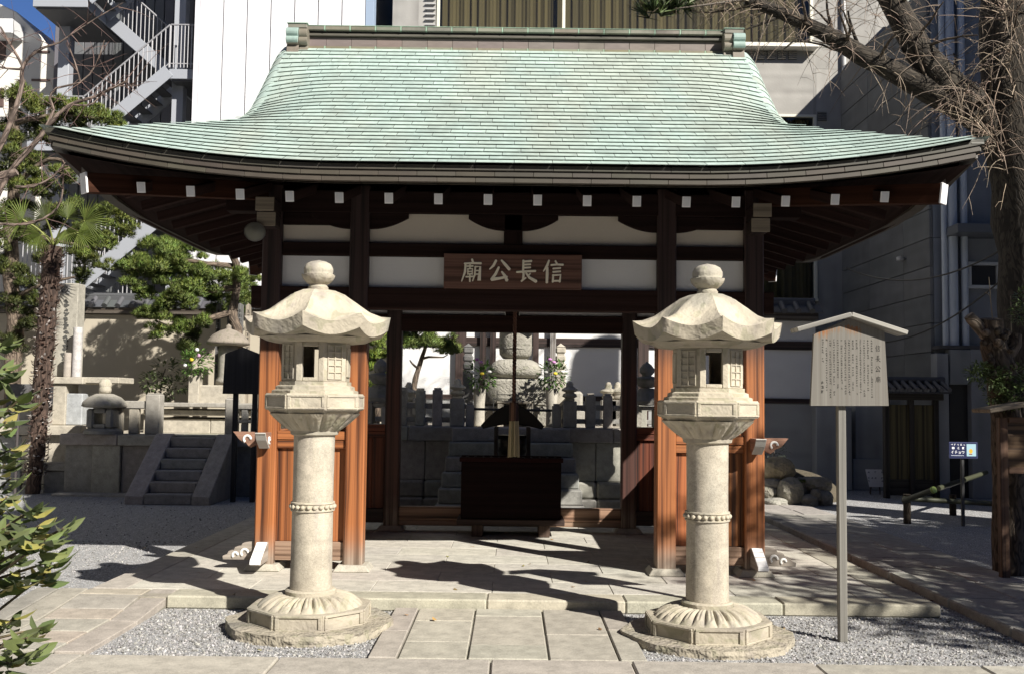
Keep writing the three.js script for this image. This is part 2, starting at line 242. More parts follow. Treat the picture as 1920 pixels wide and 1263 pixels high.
{
  const st = [], jt = 0.0035, top = 0.03;
  const P = (x0, x1, z0, z1, c, h = top) => st.push(bx(x0 + jt, x1 - jt, h - 0.06, h + R(-0.003, 0.003), z0 + jt, z1 - jt, tint(c, R(0.94, 1.06), 0.02), 0.006));
  const c = [0.55, 0.52, 0.455];
  const cols = [[-0.835, -0.66], [-0.655, -0.245], [-0.24, 0.24], [0.245, 0.66], [0.665, 0.83]];
  const cuts = [[-7.54, -6.8, -6.1], [-7.54, -7.13, -6.52, -6.1], [-7.54, -7.3, -6.45, -6.1], [-7.54, -6.75, -6.1], [-7.54, -6.9, -6.1]];
  cols.forEach(([a, b], i) => { for (let k = 0; k < cuts[i].length - 1; k++) P(a, b, cuts[i][k], cuts[i][k + 1], i === 0 || i === 4 ? [0.53, 0.50, 0.44] : c); });
  paving('centre_path', [-0.82, 0.82, -0.02, top - 0.014, -7.53, -6.11], [0.25, 0.235, 0.205], st);
}
{
  const st = [], top = 0.03; let x = -4.6;
  while (x < 5) { const w = R(0.8, 1.25); st.push(bx(x + 0.005, x + w - 0.005, top - 0.08, top + R(-0.003, 0.003), -6.085, -5.3, tint([0.56, 0.53, 0.475], R(0.93, 1.05), 0.015), 0.008)); x += w; }
  paving('front_path', [-4.6, 5.2, -0.02, top - 0.014, -6.07, -4.6], [0.26, 0.24, 0.21], st);
}
{ // side path on the left: kerb lines with cross stones between, ramped up to the platform
  const st = [], ramp = (z) => lerp(0.03, SLAB - 0.003, smooth(z, -7.0, -7.75));
  const quad = (x0, x1, z0, z1, c) => { const g = bx(x0 + 0.005, x1 - 0.005, -0.06, 0, z0 + 0.005, z1 - 0.005, tint(c, R(0.93, 1.06), 0.02), 0.006), p = g.attributes.position; for (let i = 0; i < p.count; i++) p.setY(i, p.getY(i) + ramp(p.getZ(i))); g.computeVertexNormals(); st.push(g); };
  for (let z = -7.83; z < -6.15; z += 0.84) { quad(-2.72, -2.52, z, z + 0.84, [0.5, 0.47, 0.415]); quad(-3.42, -3.2, z, z + 0.84, [0.49, 0.465, 0.41]); quad(-3.6, -3.425, z, z + 0.84, [0.40, 0.385, 0.34]); }
  let z = -7.83, k = 0; while (z < -6.2) { const w = [0.2, 0.34, 0.24, 0.37, 0.3][k++ % 5]; quad(-3.195, -2.725, z, z + w, k % 2 ? [0.54, 0.48, 0.41] : [0.51, 0.48, 0.42]); z += w; }
  paving('left_path', [-3.58, -2.53, -0.05, 0.012, -7.82, -6.1], [0.3, 0.29, 0.25], st);
}
{ // side path on the right: kerb, then broad stones in shade
  const st = []; let z = -17.5;
  while (z < -5.3) { const w = R(0.9, 1.3); st.push(bx(3.40, 3.56, -0.05, 0.07, z + 0.006, z + w - 0.006, tint([0.45, 0.44, 0.41], R(0.92, 1.06), 0.02), 0.012)); z += w; }
  z = -17.5; while (z < -5.3) { const w = R(0.55, 0.8), m = R(3.95, 4.15); for (const [a, b] of [[3.57, m], [m, 4.55]]) st.push(bx(a + 0.006, b - 0.006, -0.05, 0.03 + R(-0.003, 0.003), z + 0.006, z + w - 0.006, tint([0.47, 0.45, 0.42], R(0.9, 1.08), 0.02), 0.008)); z += w; }
  paving('right_path', [3.42, 4.54, -0.06, 0.014, -17.4, -5.3], [0.22, 0.21, 0.2], st);
}

// ---------------------------------------------------------------- the memorial hall
rnd = RNG(202);
const ZC = -10.15, EX = 3.515, ES = 2.75, VX = 2.3;
const HB = [0, SLAB, ZC];
const hall = thing('memorial_hall', 'dark timber hall with pale green copper roof and white plaster panels', 'shrine hall', HB);
const hp = (name, geos, m, parent = hall, label) => { const l = Array.isArray(geos) ? geos : [geos]; l.forEach((g) => g.translate(0, -SLAB, -ZC)); return mk(name, l, m, parent, label); };
const rise = (x, s) => 0.25 * Math.pow(clamp((Math.abs(x) - 1.3) / 2.215), 2) * Math.pow(clamp((Math.abs(s) - 0.9) / 1.85), 1.35);
const prof = (u) => 3.298 + 0.545 * u + 0.051 * u * u;
const droopS = [[0, 0], [0.3, 0], [0.72, 0.075], [1.15, 0.15], [1.5, 0.1], [1.7, 0.05], [2.1, 0]];
const yF = (x, s) => prof(ES - s) + rise(x, s) - table(droopS, s) * Math.pow(clamp((Math.abs(x) - 1.55) / 0.85), 2.2);
const ySide = (x, s) => prof(EX - Math.abs(x)) - 0.13 * smooth(Math.abs(x), 3.1, 2.3) + 0.25 * Math.pow(clamp((Math.abs(s) - 0.9) / 1.85), 2) * Math.pow(clamp((Math.abs(x) - 1.3) / 2.215), 1.35);
const xmax = (s) => (s < VX - 0.765 ? VX : Math.max(VX, 0.765 + s));
// lift above the slope
function onRoof(x, s, l, f = yF) { const e = 0.01, dx = (f(x + e, s) - f(x - e, s)) / (2 * e), ds = (f(x, s + e) - f(x, s - e)) / (2 * e), k = 1 / Math.hypot(dx, 1, ds); return V(x - dx * k * l, f(x, s) + k * l, ZC + s - ds * k * l); }
function grid(nu, nv, f, flip) { const P = [], I = []; for (let j = 0; j <= nv; j++) for (let i = 0; i <= nu; i++) P.push(...f(i / nu, j / nv).toArray()); for (let j = 0; j < nv; j++) for (let i = 0; i < nu; i++) { const a = j * (nu + 1) + i, b = a + nu + 1; flip ? I.push(a, a + 1, b, a + 1, b + 1, b) : I.push(a, b, a + 1, a + 1, b, b + 1); } const g = new THREE.BufferGeometry(); g.setAttribute('position', new THREE.Float32BufferAttribute(P, 3)); g.setIndex(I); g.computeVertexNormals(); return g; }
const patina = (x, s) => { const st = smooth(fbm(x * 2.1, s * 0.3, 3), -0.16, 0.3) * 0.8 + 0.7 * fbm(x * 6.5, s * 0.5, 8) + 0.25 * fbm(x * 17, s * 0.7, 4); const k = (1 + 0.14 * fbm(x * 4, s * 4, 1)) * (1 - 0.12 * smooth(fbm(x * 9, s * 0.6, 12), 0.12, 0.4)); const t = clamp(st); return [lerp(0.51, 0.53, t) * k, lerp(0.64, 0.595, t) * k, lerp(0.59, 0.525, t) * k]; };
function sheet(xa0, xb0, xa1, xb1, s0, s1, c, mirror) {
  const n = Math.max(1, Math.ceil(Math.abs(xb1 - xa1) / 0.15)), ov = 0.035, m = mirror ? -1 : 1;
  const f = (x, s, l) => { const p = onRoof(x, s, l); if (mirror) { p.z = 2 * ZC - p.z; } return p; };
  const top = grid(n, 1, (u, v) => f(lerp(lerp(xa0, xb0, u), lerp(xa1, xb1, u), v), v ? s1 : Math.max(s0 - ov, 0.05), v ? 0.018 : 0.0012), !!mirror);
  const lip = grid(n, 1, (u, v) => f(lerp(xa1, xb1, u), s1, v ? 0.0145 : 0.018), !!mirror);
  return [fin(top, c), fin(lip, c)];
}
const roof = hp('roof', (() => { // under skin of the whole roof
  const c = [0.03, 0.035, 0.03], out = [];
  for (const q of [1, -1]) { out.push(fin(grid(28, 20, (u, v) => { const s = lerp(0.02, ES - 0.02, v), x = lerp(-1, 1, u) * xmax(s); const p = onRoof(x, s, -0.004); if (q < 0) p.z = 2 * ZC - p.z; return p; }, q < 0), c)); }
  for (const q of [1, -1]) out.push(fin(grid(8, 16, (u, v) => { const x = lerp(2.05, EX - 0.02, u), z = lerp(-1, 1, v) * Math.max(0.2, x - 0.80); return V(q * x, ySide(x, z) - 0.03, ZC + z); }, q > 0), c));
  return out;
})(), M.matt);
{
  const rows = 31, s0 = 0.13, rowS = [], L = []; // rows even along the slope
  let acc = 0; for (let k = 0; k <= 400; k++) { const s = lerp(s0, ES + 0.012, k / 400); if (k) acc += Math.hypot((ES + 0.012 - s0) / 400, prof(ES - s) - prof(ES - lerp(s0, ES + 0.012, (k - 1) / 400))); L.push([acc, s]); }
  for (let i = 0; i <= rows; i++) rowS.push(table(L, acc * i / rows));
  let count = 0; const rest = [];
  for (let i = rows - 1; i >= 0; i--) {
    const a = rowS[i], b = rowS[i + 1], W = 0.285, off = [0, 0.5, 0.18, 0.68, 0.34][i % 5] * W;
    const ma = xmax(Math.max(a - 0.03, 0.1)), mb = xmax(b), start = -Math.ceil((mb + W) / W) * W + off;
    for (let x = start; x < mb; x += W) {
      const w = 0.002, xa1 = Math.max(x + w, -mb), xb1 = Math.min(x + W - w, mb); if (xb1 - xa1 < 0.02) continue;
      const xa0 = xa1 <= -mb + 1e-6 ? -ma : Math.max(xa1, -ma), xb0 = xb1 >= mb - 1e-6 ? ma : Math.min(xb1, ma); if (xb0 - xa0 < 0.004) continue;
      const xm = (xa1 + xb1) / 2, k = R(0.88, 1.08), g = sheet(xa0, xb0, xa1, xb1, a, b, (px, py, pz) => patina(px, pz - ZC).map((q) => q * k));
      if (count < 300) { hp('roof_sheet', g, M.copper, roof); count++; } else rest.push(...g);
    }
  }
  stuff(hp('roof_sheet', rest, M.copper, roof));
  const back = []; // rear slope and the two side slopes, turned away from the court
  for (let i = 0; i < rows; i++) { const a = rowS[i], b = rowS[i + 1], ma = xmax(Math.max(a - 0.03, 0.1)), mb = xmax(b); for (let k = 0; k < 12; k++) { const t0 = k / 12, t1 = (k + 1) / 12; back.push(...sheet(lerp(-ma, ma, t0), lerp(-ma, ma, t1), lerp(-mb, mb, t0), lerp(-mb, mb, t1), a, b, patina(lerp(-mb, mb, t0 + 0.04), a + 9), true)); } }
  for (const q of [1, -1]) for (let i = 0; i < 14; i++) { const x0 = lerp(1.95, EX + 0.012, i / 14), x1 = lerp(1.95, EX + 0.012, (i + 1) / 14); const n = Math.max(2, Math.round((x1 - 0.765) * 2 / 0.29));
    for (let k = 0; k < n; k++) { const t0 = lerp(-1, 1, k / n), t1 = lerp(-1, 1, (k + 1) / n), za = Math.max(0.2, x0 - 0.80), zb = Math.max(0.2, x1 - 0.775), y = (x, z, l) => V(q * x, ySide(x, z) + l, ZC + z); const c = patina(q * x1 + k * 0.3, t0 * zb + 20);
      back.push(fin(grid(1, 1, (u, v) => y(v ? x1 : x0 - 0.03, lerp(t0, t1, u) * (v ? zb : za), v ? 0.013 : 0.0), q > 0), c)); back.push(fin(grid(1, 1, (u, v) => y(x1, lerp(t0, t1, u) * zb, v ? 0.009 : 0.013), q > 0), c)); } }
  stuff(hp('rear_roof_sheet', back, M.copper, roof));
  // rolled verge courses at both gable ends
  for (const q of [1, -1]) for (let i = 0; i < 13; i++) for (const f of [1, -1]) {
    const s0 = 0.1 + i * 0.118, s1 = s0 + 0.118, r = 0.13;
    const pt = (t, s, l) => { const a = t * Math.PI * 0.62, y = yF(VX - 0.03, s) + 0.005, cx = VX - 0.03 + Math.sin(a) * (r + l), cy = y - r + Math.cos(a) * (r + l); return V(q * cx, cy, ZC + f * s); };
    const k = R(0.92, 1.06), c = patina(q * (2.3 + i), s0).map((v) => v * k);
    const g = [fin(grid(6, 1, (u, v) => pt(u, v ? s1 : s0 - 0.03, v ? 0.014 : 0.0), q * f < 0), c), fin(grid(6, 1, (u, v) => pt(u, s1, v ? 0.009 : 0.014), q * f < 0), c)];
    hp('verge_sheet', g, M.copper, roof);
  }
}
{ // gable walls and barge boards
  for (const q of [1, -1]) {
    const o = [[-1.3, 4.15], [1.3, 4.15], [0.7, 4.5], [0.1, 4.98], [-0.1, 4.98], [-0.7, 4.5]].map(([z, y]) => [z, y]);
    const g = extrude(o, 0.04, [0.07, 0.04, 0.03], 0.003).rotateY(Math.PI / 2).translate(q * 1.98, 0, ZC); hp('gable_wall', g, M.wood);
    for (const f of [1, -1]) { const pts = [0.02, 0.5, 0.95, 1.5].map((s) => V(q * 2.3, yF(VX, s) - 0.22, ZC + f * s)); for (let i = 0; i < 3; i++) hp('barge_board', bar(pts[i], pts[i + 1], 0.05, 0.2, [0.08, 0.045, 0.035]), M.wood); }
  }
}
{ // the box ridge with its caps, panels and end ornaments
  const brown = [0.20, 0.165, 0.135], grn = [0.30, 0.36, 0.28];
  const hr = (n, geos, m, p) => { const l = Array.isArray(geos) ? geos : [geos]; l.forEach((g) => g.translate(0, -5.085, 0).scale(0.945, 0.777, 1).translate(0, 5.06, 0)); return hp(n, l, m, p); };
  const ridge = hr('ridge', [bx(-2.3, 2.3, 4.96, 5.3, ZC - 0.1, ZC + 0.1, [0.10, 0.08, 0.085], 0.004), bx(-2.3, 2.3, 5.27, 5.305, ZC - 0.145, ZC + 0.145, [0.12, 0.11, 0.09], 0.003), bx(-2.3, 2.3, 5.318, 5.334, ZC - 0.135, ZC + 0.135, [0.03, 0.03, 0.03], 0.002)], M.copper);
  for (let i = 0; i < 17; i++) { const x = -2.3 + i * 0.2706;
    const cc = tint(lerpC(brown, grn, clamp(0.3 + 0.8 * fbm(x * 2, 4))), R(0.9, 1.1));
    hr('ridge_cap', [bx(x + 0.002, x + 0.2686, 5.334, 5.386, ZC - 0.175, ZC + 0.175, cc, 0.004), bx(x + 0.001, x + 0.2696, 5.3865, 5.394, ZC - 0.18, ZC + 0.18, [0.36, 0.5, 0.38], 0.002), bx(x + 0.255, x + 0.271, 5.332, 5.388, ZC - 0.1785, ZC + 0.1785, [0.33, 0.46, 0.35], 0.002)], M.copper, ridge);
    for (const f of [1, -1]) hr('ridge_panel', bx(x + 0.0015, x + 0.2691, 5.135, 5.262, ZC + f * 0.1, ZC + f * 0.112, tint([0.235, 0.195, 0.175], R(0.95, 1.06)), 0.002), M.copper, ridge);
    hr('ridge_base_cap', [bx(x + 0.002, x + 0.2686, 5.085, 5.128, ZC - 0.15, ZC + 0.15, tint(lerpC([0.22, 0.19, 0.12], grn, clamp(0.25 + fbm(x * 2.2, 9))), R(0.9, 1.1)), 0.004), bx(x + 0.255, x + 0.271, 5.083, 5.13, ZC - 0.153, ZC + 0.153, [0.33, 0.45, 0.32], 0.002)], M.copper, ridge); }
  for (const q of [1, -1]) {
    // profile across the ridge: scalloped rolls down the front and back
    const half = []; const arc = (cz, cy, r, a0, a1) => { for (let k = 0; k <= 8; k++) { const a = lerp(a0, a1, k / 8); half.push([cz + r * Math.cos(a), cy + r * Math.sin(a)]); } };
    arc(0.22, 5.26, 0.07, 1.5, -1.1); arc(0.23, 5.165, 0.055, 1.0, -1.35); half.push([0.225, 5.11], [0.235, 5.06], [0.24, 5.0]); arc(0.25, 4.955, 0.03, 1.2, -1.6);
    const right = half.concat([[0.2, 4.925]]), full = right.concat(right.slice().reverse().map(([z, y]) => [-z, y]));
    const body = extrude(full, 0.125, (x, y) => (y > 5.12 ? [0.36, 0.48, 0.44] : y > 4.99 ? [0.235, 0.2, 0.165] : [0.37, 0.48, 0.43]), 0.003).rotateY(Math.PI / 2).translate(q * 2.36, 0, ZC);
    const orn = hr('ridge_end', body, M.copper);
    hr('end_plate', extrude(right.map(([z, y]) => [z * 0.9, y]).concat(right.slice().reverse().map(([z, y]) => [-z * 0.9, y])), 0.09, [0.24, 0.215, 0.17], 0.003).rotateY(Math.PI / 2).translate(q * 2.25, 0, ZC), M.copper, orn);
    hr('end_cap', [bx(q * 2.22, q * 2.42, 5.345, 5.4, ZC - 0.2, ZC + 0.2, [0.26, 0.25, 0.21], 0.004), bx(q * 2.21, q * 2.43, 5.4, 5.412, ZC - 0.21, ZC + 0.21, [0.36, 0.5, 0.4], 0.003)], M.copper, orn);
  }
}
function lerpC(a, b, t) { return a.map((x, i) => lerp(x, b[i], t)); }
{ // stepped copper fascia under the eaves, three courses
  for (let k = 0; k < 3; k++) {
    const ins = 0.02 + k * 0.013, top = 0.005 + k * 0.042, c0 = k === 0 ? [0.068, 0.064, 0.05] : [0.082, 0.071, 0.056];
    for (const f of [1, -1]) {
      const s = ES - ins, xm = EX - ins - k * 0.012, n = 24;
      for (let i = 0; i < n; i++) { const o = k % 2 ? 0.5 : 0, xa = Math.max(-xm, lerp(-xm, xm, (i - o) / n)), xb = i === n - 1 ? xm : Math.min(xm, lerp(-xm, xm, (i + 1 - o) / n)); const y = (x) => prof(0) + rise(x, ES) - top - 0.019;
        hp('eave_board', bar(V(xa + 0.001, y(xa), ZC + f * (s - 0.05)), V(xb - 0.001, y(xb), ZC + f * (s - 0.05)), 0.1, 0.0405, tint(c0, R(0.88, 1.1)), 0.002), M.copper); }
    }
    for (const q of [1, -1]) { const x = EX - ins, zm = ES - ins - k * 0.012, n = 10; for (let i = 0; i < n; i++) { const a = lerp(-zm, zm, i / n), b = lerp(-zm, zm, (i + 1) / n), y = (z) => prof(0) + 0.25 * Math.pow(clamp((Math.abs(z) - 0.9) / 1.85), 2) - top - 0.0195; hp('eave_board', bar(V(q * (x - 0.05), y(a), ZC + a + 0.001), V(q * (x - 0.05), y(b), ZC + b - 0.001), 0.0985, 0.04, tint(c0, R(0.88, 1.1)), 0.002), M.copper); } }
  }
}
const dark = [0.042, 0.023, 0.02], darker = [0.028, 0.016, 0.014], red = [0.36, 0.128, 0.04];
{ // eaves soffit boarding, rafters with white painted ends, hip rafters
  const sy = (x, s) => { const m = Math.min(EX - Math.abs(x), ES - Math.abs(s)); return prof(0) - 0.137 + rise(x, s) * 0.95 + 0.26 * Math.max(0, m - 0.12); };
  const sof = []; const ring = (m, t) => { const X = EX - m, S = ES - m, q = t * 4, k = Math.floor(q) % 4, f = q - Math.floor(q); return k === 0 ? [lerp(-X, X, f), S] : k === 1 ? [X, lerp(S, -S, f)] : k === 2 ? [lerp(X, -X, f), -S] : [-X, lerp(-S, S, f)]; };
  for (const [ma, mb] of [[0.09, 0.5], [0.5, 0.95], [0.95, 1.42]]) sof.push(fin(grid(96, 1, (u, v) => { const [x, s] = ring(v ? mb : ma, u >= 1 ? 0 : u); return V(x, sy(x, s), ZC + s); }, false), darker));
  hp('soffit', sof, M.darkWood);
  const raft = (p, q, cap) => { const r = hp('rafter', bar(p, q, 0.06, 0.078, dark, 0.003), M.darkWood); if (cap) { const d = V().subVectors(p, q).normalize(); const a = p.clone().addScaledVector(d, -0.001), b = p.clone().addScaledVector(d, 0.008), e = p.clone().addScaledVector(d, 0.0095); hp('rafter_cap', [bar(a, b, 0.066, 0.084, [0.93, 0.93, 0.93], 0.003), bar(b.clone().addScaledVector(d, -0.004), e, 0.05, 0.066, [0.78, 0.8, 0.82], 0.0005)], M.paint, r); } };
  for (let k = 0; k < 16; k++) { const x = -0.007 + (k - 7.5) * 0.386, ax = Math.abs(x), si = Math.max(1.3, ax - 0.765), y0 = 3.113 + rise(x, 2.6) * 0.52; for (const f of [1, -1]) raft(V(x, y0, ZC + f * 2.35), V(x, y0 + (2.35 - si) * 0.28, ZC + f * si), true); }
  for (let k = 0; k < 12; k++) { const s = (k - 5.5) * 0.386, as = Math.abs(s), xi = Math.max(2.0, as + 0.765), y0 = 3.113 + 0.25 * Math.pow(clamp((as - 0.9) / 1.85), 2) * 0.5; for (const q of [1, -1]) raft(V(q * 3.115, y0, ZC + s), V(q * xi, y0 + (3.115 - xi) * 0.28, ZC + s), false); }
  for (const q of [1, -1]) for (const f of [1, -1]) { const p = V(q * 3.27, 3.165, ZC + f * 2.52), e = V(q * 2.0, 3.37, ZC + f * 1.25), h = hp('hip_rafter', bar(p, e, 0.1, 0.15, [0.06, 0.025, 0.015], 0.004), M.darkWood); const d = V().subVectors(p, e).normalize(); hp('rafter_cap', bar(p.clone().addScaledVector(d, -0.002), p.clone().addScaledVector(d, 0.014), 0.108, 0.158, [0.8, 0.8, 0.8], 0.003), M.paint, h); }
  hp('ceiling', bx(-2.0, 2.0, 3.36, 3.39, ZC - 1.28, ZC + 1.28, darker, 0.004), M.darkWood);
}
// posts, beams, plaster
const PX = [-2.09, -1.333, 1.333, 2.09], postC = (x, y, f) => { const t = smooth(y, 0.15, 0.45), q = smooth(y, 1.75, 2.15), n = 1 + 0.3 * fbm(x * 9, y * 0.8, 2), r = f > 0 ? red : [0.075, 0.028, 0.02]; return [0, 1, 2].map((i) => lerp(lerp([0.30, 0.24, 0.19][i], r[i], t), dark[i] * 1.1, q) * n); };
for (const f of [1, -1]) {
  const zc = ZC + f * 1.365;
  PX.forEach((x, i) => {
    const hw = 0.084, ch = 0.012; // one octagonal-section prism keeps the chamfer continuous
    const sh = [[-hw, -hw + ch], [-hw + ch, -hw], [hw - ch, -hw], [hw, -hw + ch], [hw, hw - ch], [hw - ch, hw], [-hw + ch, hw], [-hw, hw - ch]]; const P = []; const ys = [0.15, 0.2, 0.27, 0.36, 0.5, 0.8, 1.2, 1.5, 1.75, 1.85, 1.95, 2.05, 2.15, 2.6, 3.4];
    for (let k = 0; k < ys.length - 1; k++) for (let e = 0; e < 8; e++) { const [ax, az] = sh[e], [bx_, bz] = sh[(e + 1) % 8], v = (X, Z, Y) => [x + X, Y, zc - Z]; P.push(...v(ax, az, ys[k]), ...v(bx_, bz, ys[k]), ...v(bx_, bz, ys[k + 1]), ...v(ax, az, ys[k]), ...v(bx_, bz, ys[k + 1]), ...v(ax, az, ys[k + 1])); }
    const pg = new THREE.BufferGeometry(); pg.setAttribute('position', new THREE.Float32BufferAttribute(P, 3)); pg.computeVertexNormals();
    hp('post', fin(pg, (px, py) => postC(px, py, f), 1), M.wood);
    const b = 0.125, t = 0.155; // base stone, tapering upward
    const bg = cbox(2 * t, 0.055, 2 * t, 0.008), bp = bg.attributes.position; for (let k = 0; k < bp.count; k++) if (bp.getY(k) > 0) { bp.setX(k, bp.getX(k) * b / t); bp.setZ(k, bp.getZ(k) * b / t); } bg.computeVertexNormals();
    hp('base_stone', fin(bg.translate(x, SLAB + 0.0277, zc), [0.6, 0.57, 0.49]), M.granite); void i;
  });
  // beams
  hp('tie_beam', bx(-2.26, 2.26, 2.33, 2.518, zc - 0.075, zc + 0.075, dark), M.darkWood);
  hp('rail_beam', bx(-2.0, 2.0, 2.79, 2.906, zc - 0.07, zc + 0.07, darker), M.darkWood);
  hp('eave_beam', bx(-2.5, 2.5, 3.168, 3.36, zc - 0.08, zc + 0.08, darker), M.darkWood);
  for (const [a, b] of [[-2.005, -1.418], [1.418, 2.005]]) hp('bracket_board', bx(a, b, 3.058, 3.167, zc - 0.05, zc + 0.05, darker), M.darkWood);
  hp('centre_strut', bx(-0.08, 0.08, 2.519, 3.166, zc - 0.06, zc + 0.06, darker), M.darkWood);
  // boat-shaped bracket arms over the inner posts and the strut
  for (const [cx, w] of [[-1.333, 0.42], [0, 0.39], [1.333, 0.42]]) { const o = []; for (let k = 0; k <= 10; k++) { const t = k / 10, x = lerp(0.085, w, t); o.push([x, 3.028 + 0.1 * Math.pow(t, 2)]); } const r = o.concat([[w, 3.1665]]), full = r.concat(r.slice().reverse().map(([x, y]) => [-x, y])); hp('bracket_arm', extrude(full, 0.12, darker, 0.003, 0).translate(cx, 0, zc), M.darkWood); }
  // white plaster, one sheet to each opening, set back behind the timber
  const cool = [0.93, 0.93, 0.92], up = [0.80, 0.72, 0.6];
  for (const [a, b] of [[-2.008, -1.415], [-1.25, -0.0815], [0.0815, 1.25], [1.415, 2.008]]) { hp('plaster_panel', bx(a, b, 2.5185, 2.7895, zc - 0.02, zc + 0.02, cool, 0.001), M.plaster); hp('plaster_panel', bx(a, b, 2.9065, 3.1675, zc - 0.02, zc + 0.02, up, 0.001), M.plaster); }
  // low panelled walls in the outer bays
  for (const q of [1, -1]) {
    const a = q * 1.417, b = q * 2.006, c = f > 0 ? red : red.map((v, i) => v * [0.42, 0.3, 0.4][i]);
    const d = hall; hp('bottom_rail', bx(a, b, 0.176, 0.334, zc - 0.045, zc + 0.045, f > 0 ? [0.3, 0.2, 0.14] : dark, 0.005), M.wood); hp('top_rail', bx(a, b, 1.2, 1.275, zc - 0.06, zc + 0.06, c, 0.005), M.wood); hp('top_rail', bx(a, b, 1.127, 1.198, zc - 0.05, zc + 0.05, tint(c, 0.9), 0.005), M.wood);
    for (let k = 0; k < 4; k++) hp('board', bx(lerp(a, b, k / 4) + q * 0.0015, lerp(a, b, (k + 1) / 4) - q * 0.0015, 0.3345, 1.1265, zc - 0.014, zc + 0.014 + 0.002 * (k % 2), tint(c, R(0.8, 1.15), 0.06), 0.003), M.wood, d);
    // carved beam ends: one pointing out along the front, one towards the court, at two heights
    const px = q * 2.174, nose = (low) => (low ? [[0, 0.175], [0.27, 0.175], [0.275, 0.205], [0.235, 0.222], [0.225, 0.245], [0.18, 0.256], [0.17, 0.28], [0.12, 0.29], [0.105, 0.315], [0.05, 0.328], [0, 0.335]] : [[0, 1.262], [0.215, 1.262], [0.2, 1.245], [0.165, 1.2], [0.14, 1.18], [0.1, 1.165], [0.085, 1.145], [0.06, 1.128], [0, 1.16]]);
    for (const low of [false, true]) {
      const o = nose(low), cN = low ? [0.42, 0.37, 0.32] : [0.36, 0.2, 0.14];
      const side = extrude(o.map(([x, y]) => [q * x, y]), 0.09, cN, 0.003, 0).translate(px, 0, zc); const s = hp('beam_nosing', side, M.woodGrey);
      const ey = low ? 0.235 : 1.2, disc = (x, y, r) => fin(new THREE.TorusGeometry(r, 0.011, 6, 14, Math.PI * 1.3), [0.82, 0.81, 0.78]).translate(x, y, 0);
      const ds = [disc(px + q * (low ? 0.085 : 0.09), ey, 0.03).translate(0, 0, zc + 0.046)]; if (low) ds.push(disc(px + q * 0.165, ey - 0.02, 0.022).translate(0, 0, zc + 0.046)); hp('carved_whorl', ds, M.paint, s);
      const front = extrude(o.map(([x, y]) => [-x * f, y]), 0.085, cN, 0.003, 0).rotateY(Math.PI / 2).translate(q * 2.09, 0, zc + f * 0.084), s2 = hp('beam_nosing', front, M.woodGrey);
      const pts = low ? [[0.275, 0.178], [0.27, 0.207], [0.18, 0.258], [0.05, 0.33]] : [[0.217, 1.262], [0.2, 1.245], [0.165, 1.2], [0.085, 1.147], [0.06, 1.13]];
      const lay = []; for (let k = 0; k < pts.length - 1; k++) { const p0 = V(q * 2.09, pts[k][1], zc + f * (0.084 + pts[k][0] + (low ? 0.004 : 0.006))), p1 = V(q * 2.09, pts[k + 1][1], zc + f * (0.084 + pts[k + 1][0] + (low ? 0.004 : 0.006))); if (low) { p0.y += 0.006; p1.y += 0.006; } lay.push(bar(p0, p1, 0.088, 0.01, low ? [0.86, 0.86, 0.86] : [0.5, 0.49, 0.46], 0.002)); } hp('painted_end', lay, M.paint, s2);
      if (!low) hp('carved_whorl', fin(new THREE.TorusGeometry(0.026, 0.01, 6, 14, 5), [0.82, 0.81, 0.78]).rotateY(Math.PI / 2).translate(q * 2.09 + 0.044, 1.195, zc + f * 0.17), M.paint, s2);
    }
    // upper beam ends at the outer posts
    for (const [y0, y1, l] of [[3.12, 3.232, 0.36], [3.003, 3.115, 0.3]]) { const g = bx(q * 2.015, q * 2.165, y0, y1, zc + f * 0.084, zc + f * l, darker, 0.012); const s = hp('beam_nosing', g, M.wood); hp('pale_end', bx(q * 2.012, q * 2.168, y0 - 0.002, y1 + 0.002, zc + f * l, zc + f * (l + 0.012), [0.34, 0.29, 0.22], 0.01), M.woodGrey, s); }
  }
}
for (const q of [1, -1]) { // side walls: middle post, low boarding, ties
  const x = q * 2.09, z0 = ZC - 1.28, z1 = ZC + 1.28;
  hp('tie_beam', bx(x - 0.07, x + 0.07, 2.335, 2.515, z0, z1, dark), M.darkWood); hp('rail_beam', bx(x - 0.065, x + 0.065, 2.79, 2.9, z0, z1, darker), M.darkWood); hp('eave_beam', bx(x - 0.075, x + 0.075, 3.17, 3.36, z0, z1, darker), M.darkWood);
  hp('post', bx(x - 0.08, x + 0.08, 0.15, 3.169, ZC - 0.08, ZC + 0.08, red.map((v) => v * 0.7), 0.01), M.wood); hp('base_stone', bx(x - 0.15, x + 0.15, SLAB, 0.15, ZC - 0.15, ZC + 0.15, [0.58, 0.55, 0.48], 0.01), M.granite);
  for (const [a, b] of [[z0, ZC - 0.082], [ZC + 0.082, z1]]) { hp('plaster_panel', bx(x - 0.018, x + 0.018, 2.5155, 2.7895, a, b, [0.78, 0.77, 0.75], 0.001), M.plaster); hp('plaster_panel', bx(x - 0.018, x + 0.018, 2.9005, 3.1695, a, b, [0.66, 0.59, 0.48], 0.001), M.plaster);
    const d = hall; hp('bottom_rail', bx(x - 0.045, x + 0.045, 0.176, 0.334, a, b, [0.3, 0.2, 0.14], 0.005), M.wood); hp('top_rail', bx(x - 0.06, x + 0.06, 1.127, 1.275, a, b, red, 0.005), M.wood); for (let k = 0; k < 7; k++) hp('board', bx(x - 0.014, x + 0.014 + 0.002 * (k % 2), 0.3345, 1.1265, lerp(a, b, k / 7) + 0.0015, lerp(a, b, (k + 1) / 7) - 0.0015, tint(red, R(0.8, 1.1)), 0.003), M.wood, d); }
}
